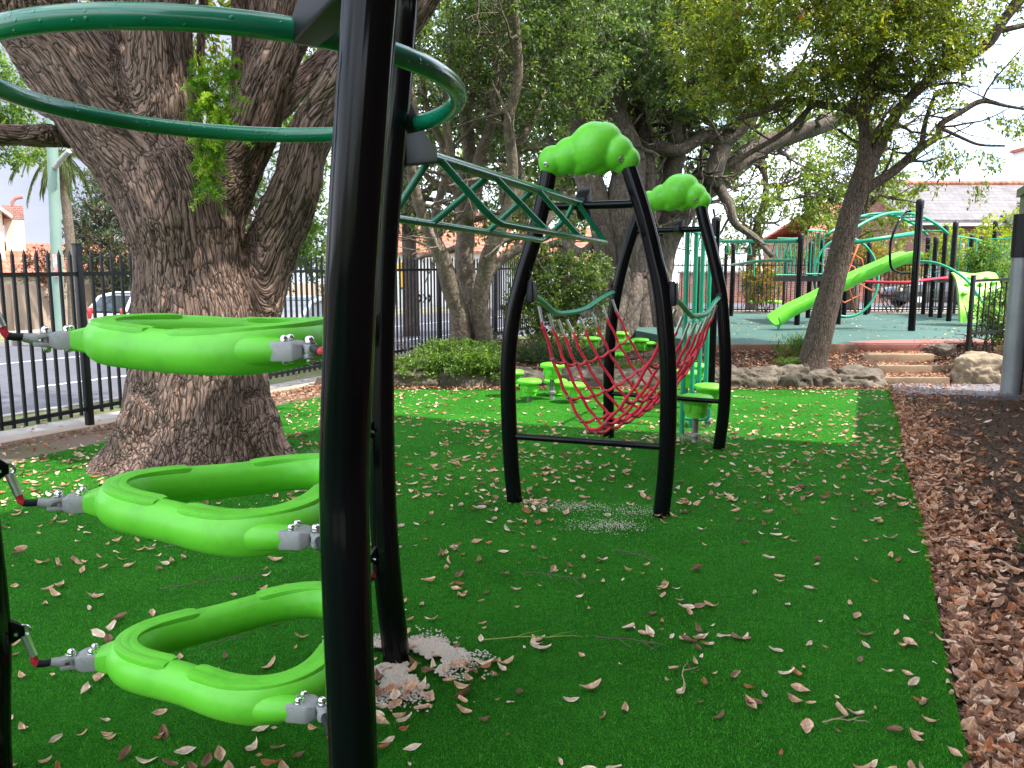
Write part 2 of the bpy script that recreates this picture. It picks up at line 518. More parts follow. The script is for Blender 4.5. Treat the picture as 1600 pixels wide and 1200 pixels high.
M['yellow_paint'] = mat('yellow_paint', (0.70, 0.48, 0.05), 0.6)
M['soil'] = mat('soil', (0.090, 0.060, 0.042), 0.95, spec=0.1, var=(1.1, (0.050, 0.034, 0.026), 0.4, 0.65), fine=(34, (0.165, 0.115, 0.080), 0.5, 0.8), bump=(24, 0.9, 0.03))
M['dirt'] = mat('dirt_strip', (0.19, 0.135, 0.10), 0.95, var=(1.4, (0.10, 0.10, 0.035), 0.45, 0.68), fine=(30, (0.11, 0.075, 0.055), 0.45, 0.75), bump=(30, 0.7, 0.02))
M['rubber'] = mat('rubber_green', (0.038, 0.100, 0.080), 0.85, var=(0.8, (0.052, 0.122, 0.098), 0.4, 0.7), fine=(120, (0.035, 0.095, 0.08), 0.45, 0.7), bump=(180, 0.4, 0.004))
M['rubber_red'] = mat('rubber_red', (0.27, 0.105, 0.085), 0.85, var=(1.2, (0.21, 0.075, 0.06), 0.4, 0.7), fine=(90, (0.34, 0.16, 0.13), 0.5, 0.75), bump=(150, 0.3, 0.004))
M['timber'] = mat('timber_edge', (0.23, 0.12, 0.075), 0.85, var=(3, (0.15, 0.085, 0.06), 0.4, 0.7), fine=(50, (0.30, 0.18, 0.12), 0.5, 0.8))
M['step'] = mat('sandstone_step', (0.32, 0.225, 0.140), 0.9, var=(2.0, (0.20, 0.14, 0.09), 0.42, 0.7), fine=(30, (0.40, 0.30, 0.20), 0.5, 0.8), bump=(40, 0.5, 0.012))

def turf_material():
    m, nt, bs, out = new_mat('artificial_turf')
    L = nt.links.new
    tc = nd(nt, "ShaderNodeTexCoord")
    n1 = nd(nt, "ShaderNodeTexNoise", Scale=150.0, Detail=4.0, Roughness=0.75)
    n2 = nd(nt, "ShaderNodeTexNoise", Scale=1.1, Detail=5.0, Roughness=0.6)
    n3 = nd(nt, "ShaderNodeTexNoise", Scale=28.0, Detail=5.0, Roughness=0.7)
    for n in (n1, n2, n3): L(tc.outputs['Object'], n.inputs['Vector'])
    r1 = ramp(nt, n1.outputs[0], [(0.32, (0.007, 0.070, 0.006)), (0.50, (0.026, 0.200, 0.014)), (0.70, (0.105, 0.43, 0.040))])
    r3 = ramp(nt, n3.outputs[0], [(0.32, (0.62, 0.66, 0.62)), (0.68, (1.2, 1.15, 1.2))])
    mx = nd(nt, "ShaderNodeMixRGB", blend_type='MULTIPLY'); mx.inputs[0].default_value = 1
    L(r1.outputs[0], mx.inputs[1]); L(r3.outputs[0], mx.inputs[2])
    r2 = ramp(nt, n2.outputs[0], [(0.35, (0.74, 0.78, 0.74)), (0.65, (1.32, 1.24, 1.3))])
    mx2 = nd(nt, "ShaderNodeMixRGB", blend_type='MULTIPLY'); mx2.inputs[0].default_value = 1
    L(mx.outputs[0], mx2.inputs[1]); L(r2.outputs[0], mx2.inputs[2])
    L(mx2.outputs[0], bs.inputs['Base Color'])
    bs.inputs['Roughness'].default_value = 0.75
    bs.inputs['Specular IOR Level'].default_value = 0.06
    b = nd(nt, "ShaderNodeBump", Strength=1.0, Distance=0.02)
    ad = nd(nt, "ShaderNodeMath", operation='MULTIPLY_ADD'); L(n3.outputs[0], ad.inputs[0]); ad.inputs[1].default_value = 0.8; L(n1.outputs[0], ad.inputs[2])
    L(ad.outputs[0], b.inputs['Height']); L(b.outputs[0], bs.inputs['Normal'])
    return m
M['turf'] = turf_material()

def sheet(name, pts, m, kind='structure', thick=0.0):
    mb = MB()
    if thick:
        mb.prism(pts, (0, 0, -thick), (0, 0, 0))
    else:
        mb.add(pts, [tuple(range(len(pts)))])
    o = mb.build(name, m, None, 0)
    return tag(o, kind=kind)
def strip(name, o0, o1, z, m, s0=-40, s1=160, thick=0.0):
    return sheet(name, [S(s0, o0, z), S(s1, o0, z), S(s1, o1, z), S(s0, o1, z)], m, thick=thick)

UP = 0.54                                     # height of the upper play area
sheet('terrain', [(-600, -400, -0.42), (600, -400, -0.42), (600, 900, -0.42), (-600, 900, -0.42)], M['terrain'])
strip('road', 2.65, 14.9, -0.32, M['asphalt'])
strip('footpath', 0.12, 1.5, -0.16, M['concrete'], thick=0.3)
strip('verge', 1.5, 2.5, -0.18, mat('verge_grass', (0.09, 0.12, 0.03), 0.9, var=(1.3, (0.17, 0.14, 0.07), 0.4, 0.65), fine=(40, (0.05, 0.09, 0.02), 0.45, 0.7), bump=(50, 0.8, 0.03)), thick=0.3)
strip('kerb', 2.5, 2.65, -0.17, M['concrete'], thick=0.3)
strip('far_kerb', 14.9, 15.1, -0.17, M['concrete'], thick=0.3)
strip('far_verge', 15.1, 17.6, -0.18, mat('far_grass', (0.15, 0.16, 0.045), 0.9, var=(0.7, (0.22, 0.19, 0.08), 0.4, 0.65)), thick=0.3)
strip('far_footpath', 17.6, 19.2, -0.165, M['concrete'], thick=0.3)
strip('lane_line', 10.15, 10.27, -0.316, M['paint'])
mb = MB()
for k in range(-12, 60):
    a, b = k * 3.4 + 0.7, k * 3.4 + 3.2
    mb.add([S(a, 5.75, -0.316), S(b, 5.75, -0.316), S(b, 5.87, -0.316), S(a, 5.87, -0.316)], [(0, 1, 2, 3)])
tag(mb.build('lane_dashes', M['paint'], None, 0), kind='structure')

# the yard's own soil, gently uneven
def grid_mesh(name, xs, ys, zf, m, keep=None):
    X, Y = np.meshgrid(xs, ys, indexing='ij')
    Z = zf(X, Y)
    nx, ny = X.shape
    idx = np.arange(nx * ny).reshape(nx, ny)
    q = np.stack([idx[:-1, :-1], idx[1:, :-1], idx[1:, 1:], idx[:-1, 1:]], -1).reshape(-1, 4)
    if keep is not None:
        cx = (X[:-1, :-1] + X[1:, 1:]) / 2; cy = (Y[:-1, :-1] + Y[1:, 1:]) / 2
        q = q[keep(cx, cy).reshape(-1)]
    me = bpy.data.meshes.new(name)
    me.from_pydata(np.stack([X, Y, Z], -1).reshape(-1, 3).tolist(), [], q.tolist())
    me.update()
    o = link_mesh(name, me, m, None, 180)
    return o
def fence_x(y): return F0.x + (y - F0.y) * AX.x / AX.y
def turf_rx(y): return 1.51 + (y - 2.37) * 0.4557
TURF_FAR = 10.75
xs = np.arange(-16, 20, 0.12); ys = np.arange(-8, 11.4, 0.12)
def soil_z(x, y):
    p = np.stack([x.ravel() * 1.3, y.ravel() * 1.3, 0 * x.ravel()], 1)
    n = fbm(p, 3).reshape(x.shape)
    edge = np.clip((x - turf_rx(y)) / 0.5, 0, 1)
    return -0.035 + (n - 0.45) * 0.12 * edge + 0.05 * edge
tag(grid_mesh('garden_soil', xs, ys, soil_z, M['soil'], keep=lambda x, y: x > fence_x(y) + 0.06), kind='structure')
strip('fence_plinth', -0.10, 0.12, 0.035, M['plinth'], s0=-16, s1=18.6, thick=0.5)
tag(grid_mesh('dirt_strip', np.arange(-14, -0.5, 0.1), np.arange(-8, 11.3, 0.1),
    lambda x, y: -0.012 + 0.03 * (fbm(np.stack([x.ravel() * 2, y.ravel() * 2, 0 * x.ravel()], 1), 5).reshape(x.shape) - 0.5), M['dirt'],
    keep=lambda x, y: (x > fence_x(y) + 0.12) & (x < fence_x(y) + 1.6)), kind='structure')

# artificial turf: one carpet with a cut edge
def turf_poly():
    left = [(fence_x(y) + 0.80 + 0.03 * math.sin(y * 2.1), y) for y in np.arange(-5, TURF_FAR + 0.01, 0.45)]
    right = [(turf_rx(y) + 0.018 * math.sin(y * 1.7) + 0.01 * math.sin(y * 5.3), y) for y in np.arange(TURF_FAR, -5.01, -0.35)]
    return [Vector((x, y, 0.0)) for x, y in left + right]
tp = turf_poly()
turf = sheet('turf', tp, M['turf'], thick=0.03)

def in_turf(x, y):
    return (y < TURF_FAR - 0.02) & (x < turf_rx(y) - 0.01) & (x > fence_x(y) + 0.85)

# standing fibres of the turf, thick near the eye and thinning with distance
M['fibre'] = leaf_mat('turf_fibre', 0.85, 0.3, 0.06)
def blades_mesh(name, p, h, w, lean, colr, m):
    n = len(p)
    a = RNG.uniform(0, 2 * np.pi, n); l = RNG.uniform(0, 2 * np.pi, n)
    dx = np.stack([np.cos(a), np.sin(a), 0 * a], 1) * (w / 2)[:, None]
    tip = p + np.stack([np.cos(l) * lean, np.sin(l) * lean, h], 1)
    V = np.stack([p - dx, p + dx, tip], 1).reshape(-1, 3)
    me = bpy.data.meshes.new(name)
    me.vertices.add(3 * n); me.vertices.foreach_set('co', V.ravel())
    me.loops.add(3 * n); me.loops.foreach_set('vertex_index', np.arange(3 * n))
    me.polygons.add(n); me.polygons.foreach_set('loop_start', np.arange(n) * 3); me.polygons.foreach_set('loop_total', np.full(n, 3))
    me.update(calc_edges=True)
    at = me.attributes.new('col', 'FLOAT_COLOR', 'FACE')
    at.data.foreach_set('color', np.concatenate([colr, np.ones((n, 1))], 1).ravel())
    return link_mesh(name, me, m, None, 0)
n = 520000
yy = 1.9 * (11.0 / 1.9) ** RNG.random(n) ** 1.15
xx = (RNG.random(n) * 1.5 - 0.76) * yy
k = in_turf(xx, yy)
# fuller fringe along the cut edge
ye = RNG.uniform(1.8, TURF_FAR, 26000); xe = turf_rx(ye) - np.abs(RNG.normal(0, 0.012, 26000)) + 0.018 * np.sin(ye * 1.7)
xx = np.concatenate([xx[k], xe]); yy = np.concatenate([yy[k], ye])
n = len(xx)
pp = np.stack([xx, yy, np.full(n, -0.002)], 1)
sc_ = np.clip(yy / 3.0, 0.8, 2.2)
tone = np.clip(RNG.random(n) ** 1.6 * (0.35 + 1.2 * fbm(pp * 1.3, 21)), 0, 1)
cols = np.array([0.013, 0.125, 0.008])[None] * (1 - tone[:, None]) + np.array([0.125, 0.48, 0.045])[None] * tone[:, None]
straw = RNG.random(n) < 0.02
cols[straw] = np.array([0.22, 0.25, 0.07])
tag(blades_mesh('turf_fibres', pp, RNG.uniform(0.005, 0.014, n), 0.0030 * sc_, RNG.uniform(0.002, 0.014, n), cols, M['fibre']), kind='stuff')

# paving strip at the foot of the steps
sheet('paved_path', [(5.02, 9.95, 0.055), (6.6, 9.6, 0.055), (7.4, 10.85, 0.055), (5.42, 10.85, 0.055)],
      mat('dark_paving', (0.16, 0.16, 0.18), 0.75, var=(2, (0.11, 0.11, 0.12), 0.4, 0.7), fine=(60, (0.22, 0.22, 0.23), 0.5, 0.8), bump=(80, 0.3, 0.005)), thick=0.08)

# garden bed behind the boulders, rising to the upper level
BED_X1 = 5.05
def bed_z(x, y):
    p = np.stack([np.asarray(x).ravel() * 1.5, np.asarray(y).ravel() * 1.5, 0 * np.asarray(x).ravel()], 1)
    n = fbm(p, 9).reshape(np.shape(x))
    t = np.clip((y - 10.9) / 0.75, 0, 1)
    s_ = np.clip((x - 2.3) / 0.7, 0, 1); s_ = s_ * s_ * (3 - 2 * s_)
    return 0.02 + (0.22 + 0.18 * s_) * t ** 0.7 + (n - 0.5) * 0.14 * np.clip(t * 2, 0.1, 1) + s_ * np.clip((y - 11.9) / 1.2, 0, 1) * 0.11 + (1 - s_) * np.clip((y - 14) / 4, 0, 1) * 0.16
RUB_Y = 11.75
def rub_front(x):       # front edge of the rubber surface, set back to the left where the bed runs on
    return np.where(x > 3.05, RUB_Y + 0.03 * (x - 3.05), np.where(x > 2.4, RUB_Y + (3.05 - x) * 6.0, 16.0))
tag(grid_mesh('garden_bed', np.arange(-4.2, 5.42, 0.08), np.arange(10.78, 24.4, 0.08), bed_z, M['soil'],
    keep=lambda x, y: (x > fence_x(y) + 0.05) & (y < rub_front(x) - 0.02) & ((y < 12.1) | (x < 3.2))), kind='structure')
rub = [(3.05, RUB_Y), (5.32, RUB_Y + 0.06), (5.36, 12.02), (12.5, 12.6), (17, 13.2), (17, 23.2), (4.2, 23.2), (2.6, 16.0), (2.45, 15.2)]
sheet('rubber_surface', [Vector((x, y, UP)) for x, y in rub], M['rubber'], thick=0.5)
red = [(5.34, 12.0), (6.75, 12.0), (9.5, 12.3), (17, 13.0), (17, 13.9), (9.4, 13.0), (6.4, 12.75), (5.4, 12.35)]
sheet('red_rubber_border', [Vector((x, y, UP + 0.006)) for x, y in red], M['rubber_red'], thick=0.03)
# street behind the upper play area
sheet('back_ground', [(2.0, 23.2, 0.50), (60, 23.2, 0.50), (60, 60, 0.50), (18.5, 60, 0.50)], M['dirt'])
sheet('back_path', [(2.6, 25.6, 0.53), (60, 25.6, 0.53), (60, 28.5, 0.53), (3.8, 28.5, 0.53)], M['concrete'], thick=0.2)
sheet('back_road', [(3.9, 28.6, 0.505), (60, 28.6, 0.505), (60, 36.5, 0.505), (7.6, 36.5, 0.505)], M['asphalt'])
sheet('kerb_line', [(3.9, 28.40, 0.535), (60, 28.40, 0.535), (60, 28.55, 0.535), (3.9, 28.55, 0.535)], M['yellow_paint'])
sheet('side_ground', [(6.9, 10.9, 0.30), (40, 10.9, 0.30), (40, 23.2, 0.30), (6.9, 23.2, 0.30)], M['soil'])
mb = MB()
mb.add([(6.3, 10.95, 0.0), (8.2, 10.95, 0.0), (8.2, 12.2, 0.53), (6.5, 12.0, 0.50)], [(0, 1, 2, 3)])
tag(mb.build('bank', M['soil'], None, 0), kind='structure')

# timber edging board along the rubber
def board(x0, x1, y0, y1, label):
    o = MB().box(((x0 + x1) / 2, (y0 + y1) / 2, UP - 0.075), (math.hypot(x1 - x0, y1 - y0), 0.06, 0.17), ax=(x1 - x0, y1 - y0, 0), bevel=0.006).build('edging_board', M['timber'])
    tag(o, label, 'edging')
board(3.04, 4.05, RUB_Y - 0.035, RUB_Y + 0.0, 'brown timber edging board along the green rubber, left of the leaning tree')
board(4.08, 5.32, RUB_Y + 0.0, RUB_Y + 0.03, 'brown timber edging board between the leaning tree and the steps')

# stone steps
st = thing('garden_steps', (5.6, 11.3, 0), 'worn sandstone steps with leaf litter climbing to the green rubber', 'steps')
e = [(10.95, 0.135), (11.30, 0.27), (11.65, 0.405)]
for k, (y, z) in enumerate(e):
    x0 = 5.33 + 0.04 * k; x1 = 6.30 + 0.07 * k
    pts = []
    mbs = MB().box(((x0 + x1) / 2, y + 0.24, z - 0.1), (x1 - x0, 0.48, 0.2), bevel=0.018)
    mbs.build('step', M['step'], st)
MB().box((6.02, 12.10, UP - 0.07), (1.36, 0.26, 0.13), bevel=0.015).build('landing_edge', M['rubber_red'], st)

# boulders
def rock_mat(name, a, b, c):
    m, nt, bs, out = new_mat(name)
    L = nt.links.new
    tc = nd(nt, "ShaderNodeTexCoord")
    n = nd(nt, "ShaderNodeTexNoise", Scale=3.0, Detail=9.0, Roughness=0.68); L(tc.outputs['Object'], n.inputs['Vector'])
    rp = ramp(nt, n.outputs[0], [(0.30, a), (0.5, b), (0.68, c)])
    L(rp.outputs[0], bs.inputs['Base Color']); bs.inputs['Roughness'].default_value = 0.9
    vo = nd(nt, "ShaderNodeTexVoronoi", feature='DISTANCE_TO_EDGE', Scale=5.0); L(tc.outputs['Object'], vo.inputs['Vector'])
    hr = ramp(nt, vo.outputs['Distance'], [(0, (0, 0, 0)), (0.05, (0.10, 0.10, 0.10))])
    ad = nd(nt, "ShaderNodeMath", operation='ADD'); L(n.outputs[0], ad.inputs[0]); L(hr.outputs[0], ad.inputs[1])
    b_ = nd(nt, "ShaderNodeBump", Strength=0.9, Distance=0.05); L(ad.outputs[0], b_.inputs['Height']); L(b_.outputs[0], bs.inputs['Normal'])
    return m
M['rock'] = rock_mat('boulder_stone', (0.045, 0.037, 0.028), (0.115, 0.092, 0.068), (0.235, 0.195, 0.15))
M['rock_pale'] = rock_mat('pale_sandstone', (0.15, 0.115, 0.075), (0.34, 0.27, 0.18), (0.45, 0.38, 0.26))
def boulder(x, y, z, rx, ry, rz, seed, label, m='rock'):
    bm = bmesh.new()
    bmesh.ops.create_icosphere(bm, subdivisions=5, radius=1.0)
    co = np.array([v.co[:] for v in bm.verts])
    q = np.sign(co) * np.abs(co) ** 0.72
    d = 1 + 0.85 * (fbm(co * 1.2 + seed * 7.1, seed, 3) - 0.5) + 0.34 * (fbm(co * 4.0 + seed, seed + 5, 4) - 0.5)
    d1, d2 = worley(co * 1.5 + seed * 3.3, seed)
    d = d - 0.16 * np.clip(d1 - 0.45, 0, 0.5) + 0.10 * (fbm(co * 9 + seed, seed + 8, 3) - 0.5)
    q = q * d[:, None] * np.array([rx, ry, rz])
    for v, c in zip(bm.verts, q): v.co = c
    mb = MB().bm(bm)
    mb.v = [(a + x, b + y, c + z) for a, b, c in mb.v]
    o = mb.build('boulder', M[m], None, 180)
    tag(o, label, 'boulder', 'boulders edging the garden bed')
rocks = [(-2.05, 10.95, .36, .17, 'low flat boulder nearest the street fence, under the pale shrub'),
         (-1.35, 10.98, .42, .22, 'boulder under the clipped shrub, second from the street fence'),
         (-0.62, 11.0, .40, .24, 'rounded boulder below the multi-trunked tree'),
         (0.08, 11.0, .38, .25, 'boulder behind the near left stepping stools'),
         (0.75, 11.0, .36, .26, 'boulder seen through the left half of the red rope net'),
         (1.40, 11.0, .38, .24, 'boulder seen through the right half of the red rope net'),
         (2.02, 11.0, .34, .26, 'boulder behind the black legs right of the red net'),
         (2.62, 11.0, .34, .26, 'boulder behind the green pole climber'),
         (3.12, 10.98, .28, .27, 'grey boulder just right of the second black arch'),
         (3.58, 10.98, .27, .29, 'mottled pale boulder left of the leaning tree base'),
         (4.0, 10.95, .25, .31, 'dark boulder directly below the leaning tree'),
         (4.42, 10.98, .26, .27, 'flat topped boulder right of the leaning tree base'),
         (4.98, 10.97, .36, .24, 'dark boulder touching the left end of the steps')]
for i, (x, y, rx, rz, lb) in enumerate(rocks):
    boulder(x, y + 0.05, 0.02, rx * 1.12, 0.30, rz * random.uniform(.88, 1.12), i + 3, lb)
boulder(6.85, 11.1, 0.10, 0.42, 0.35, 0.33, 41, 'large pale sandstone boulder right of the steps', 'rock_pale')
boulder(7.6, 11.0, 0.08, 0.48, 0.35, 0.33, 43, 'pale sandstone boulder behind the grey downpipe', 'rock_pale')
boulder(6.62, 11.85, 0.40, 0.22, 0.2, 0.16, 47, 'small dark rock beside the top of the steps', 'rock')

# ------------------------------------------------------------------ fences
def fence(name, pts, zf, H, spacing, label, cat='fence', post_at=(), rails=(0.13, -0.24), picket=0.025, post=0.065, spear=True, maxp=100, order=None, group=None, ph=0.06):
    t = thing(name, Vector((pts[0].x, pts[0].y, zf(0))), label, cat, group)
    a, b = pts; d = (b - a); Lg = d.length; d.normalize()
    sd_ = Vector((-d.y, d.x, 0))
    def at(s, z): return a + d * s + Vector((0, 0, z + zf(s)))
    for k, rz in enumerate(rails):
        z = rz if rz > 0 else H + rz
        m_ = MB(); w = 0.02
        n = 12
        for i in range(n):
            p, q = at(Lg * i / n, z), at(Lg * (i + 1) / n, z)
            m_.box((p + q) / 2, ((q - p).length, 0.04, 0.04), ax=(q - p), az=sd_.cross(q - p).normalized() * (1 if sd_.cross(q - p).z < 0 else -1))
        m_.build('rail', M['fence'], t, 0)
    for s in post_at:
        m_ = MB().box(at(s, (H + ph) / 2 - 0.1), (post, post, H + ph + 0.2), ax=d, bevel=0.004)
        m_.box(at(s, H + ph + 0.006), (post + 0.012, post + 0.012, 0.012), ax=d)
        m_.build('post', M['fence'], t, 30)
    ss = [s for s in np.arange(spacing / 2, Lg, spacing) if all(abs(s - q) > post * 0.9 for q in post_at)]
    base = MB()
    def pick(mb, s):
        z0, z1 = rails[0] - 0.06, H
        w = picket / 2
        mb.box(at(s, (z0 + z1 - 0.05) / 2), (picket, picket, z1 - z0 - 0.05), ax=d)
        if spear:
            c = at(s, z1 - 0.05)
            mb.add([c + d * (w * i) + sd_ * (w * j) for i, j in ((-1, -1), (1, -1), (1, 1), (-1, 1))] + [c + Vector((0, 0, 0.06))],
                   [(0, 1, 4), (1, 2, 4), (2, 3, 4), (3, 0, 4)])
    key = (lambda s: at(s, 0).length) if order is None else order
    srt = sorted(ss, key=key)
    near = set(srt[:maxp]); rest = [s for s in ss if s not in near]
    for s in ss:
        if s in near:
            m_ = MB(); pick(m_, s); m_.build('picket', M['fence'], t, 0)
    if rest:
        m_ = MB()
        for s in rest: pick(m_, s)
        tag(m_.build('picket_run', M['fence'], t, 0), kind='stuff')
    return t
fence('street_fence', (S(-1.62, 0), S(18.5, 0)), lambda s: 0.03 + 0.02 * max(0, s - 1.6), 1.76, 0.115,
      'black steel picket fence with spear tops along the street behind the big tree',
      post_at=[0.04 + 2.4 * k for k in range(0, 9)] , rails=(0.16, -0.23))
fence('playground_fence', (Vector((3.05, 23.9, 0)), Vector((16.5, 23.9, 0))), lambda s: 0.5, 1.7, 0.125,
      'thin black picket fence behind the upper playground slide', post_at=[0.05 + 2.65 * k for k in range(6)], rails=(0.14, -0.2), picket=0.022)
fence('step_railing', (G(1509, 566, .33) , G(1575, 560, .36)), lambda s: 0.36, 0.84, 0.105,
      'short black railing beside the top of the steps', cat='railing', post_at=[0.02, 0.86], rails=(0.06, -0.02), picket=0.016, post=0.05, spear=False, ph=0.05)
# ================================================================== PLAY EQUIPMENT
POST_R = 0.0535
PROF = [1.0 - 0.035 * max(0.0, 1 - abs(((j / 64 * 8) % 1) - 0.5) / 0.14) for j in range(64)]
def post_tube(mb, pts, r=POST_R, up=None):
    mb.tube(pts, r, 64, True, PROF, up=up)
def fin(parent, p0, p1, up=0.11, down=0.07, th=0.06, tip=0.035, name='bracket', upv=(0, 0, 1)):
    """moulded wedge bracket from a post face p0 to a tube end p1"""
    p0, p1 = Vector(p0), Vector(p1); U = Vector(upv)
    d = (p1 - p0); s_ = d.cross(U).normalized()
    pts = []
    for k in (-1, 1):
        pts += [p0 + U * up + s_ * (k * th * 0.45), p0 - U * down + s_ * (k * th * 0.5),
                p1 + U * tip + s_ * (k * tip), p1 - U * tip + s_ * (k * tip),
                p0 + d * 0.45 + U * (up * 0.75) + s_ * (k * th * 0.42)]
    o = MB().hull(pts, 0.011, 3).build(name, M['black_matt'], parent, 60)
    return o
def bolt(mb, c, axis=(0, 0, 1), r=0.011, h=0.010):
    """domed cap nut"""
    mb.lathe([(r * 1.25, 0), (r * 1.25, h * 0.25), (r, h * 0.3), (r, h * 0.9), (r * 0.85, h * 1.35), (r * 0.5, h * 1.7), (0.0006, h * 1.8)], 14, c, axis)

# ---------------- pod climber: three posts and the overhead hoop
RING_C = Vector((-0.87, 2.5, 2.085)); RING_R = 0.70
pc = thing('pod_climber', (-0.9, 2.4, 0), 'three tall black posts joined by a dark green overhead hoop in the foreground', 'climber')
near_path = [P(554, 1740, 1.58), P(554, 1450, 1.58), P(552, 1200, 1.58), P(541, 900, 1.61), P(538, 740, 1.63), P(545, 540, 1.60), P(551, 400, 1.58), P(564, 200, 1.56), P(579, 0, 1.54), P(588, -140, 1.53)]
far_b = G(620, 1036)
far_path = [far_b - Vector((0, 0, .15)), far_b, P(603, 870, far_b.y + .02), P(595, 700, far_b.y + .06), P(595, 520, far_b.y + .08), P(600, 380, far_b.y + .08), P(611, 230, far_b.y + .06), P(622, 120, far_b.y + .04), P(630, 0, far_b.y), P(634, -60, far_b.y)]
left_path = [(-1.56, 2.12, -0.1), (-1.545, 2.12, 0.2), (-1.52, 2.12, .5), (-1.525, 2.12, 0.9), (-1.53, 2.12, 1.25), (-1.54, 2.12, 1.6), (-1.56, 2.12, 2.0), (-1.58, 2.12, 2.3)]
posts_p = []
for pth in (near_path, far_path, left_path):
    pts = [Vector(p) for p in spline([tuple(q) for q in pth], 5)]
    mb = MB(); post_tube(mb, pts, POST_R, up=(0.3, -1, 0.1))
    top = pts[-1]; tdir = (pts[-1] - pts[-2]).normalized()
    o = mb.build('post', M['black'], pc, 60)
    mb = MB(); mb.lathe([(POST_R * 1.08, -0.02), (POST_R * 1.08, 0.02), (POST_R * 0.9, 0.045), (POST_R * 0.4, 0.06), (0.001, 0.062)], 32, top, tdir)
    mb.build('post_cap', M['black_matt'], pc)
    posts_p.append(pts)
def on_post(k, z):
    pts = posts_p[k]
    for a, b in zip(pts, pts[1:]):
        if (a.z - z) * (b.z - z) <= 0 and abs(a.z - b.z) > 1e-6:
            return a.lerp(b, (z - a.z) / (b.z - a.z))
    return pts[-1]
mb = MB()
mb.tube([RING_C + Vector((RING_R * math.cos(a), RING_R * math.sin(a), 0)) for a in np.linspace(0, 2 * math.pi, 97)[:-1]], 0.029, 20, False, closed=True, up=(0, 0, 1))
mb.build('hoop', M['green'], pc, 180)
for k in range(3):
    q = on_post(k, RING_C.z)
    d = Vector((q.x - RING_C.x, q.y - RING_C.y, 0)); d.normalize()
    rp = RING_C + d * RING_R
    tgt = rp
    src = q - d * (POST_R * 0.55)
    if k == 0:
        a = math.atan2(rp.y - RING_C.y, rp.x - RING_C.x) + 0.01
        tgt = RING_C + Vector((RING_R * math.cos(a), RING_R * math.sin(a), 0.0))
    fin(pc, src + Vector((0, 0, 0.02)), tgt, up=0.15, down=0.055, th=0.09, tip=0.032)

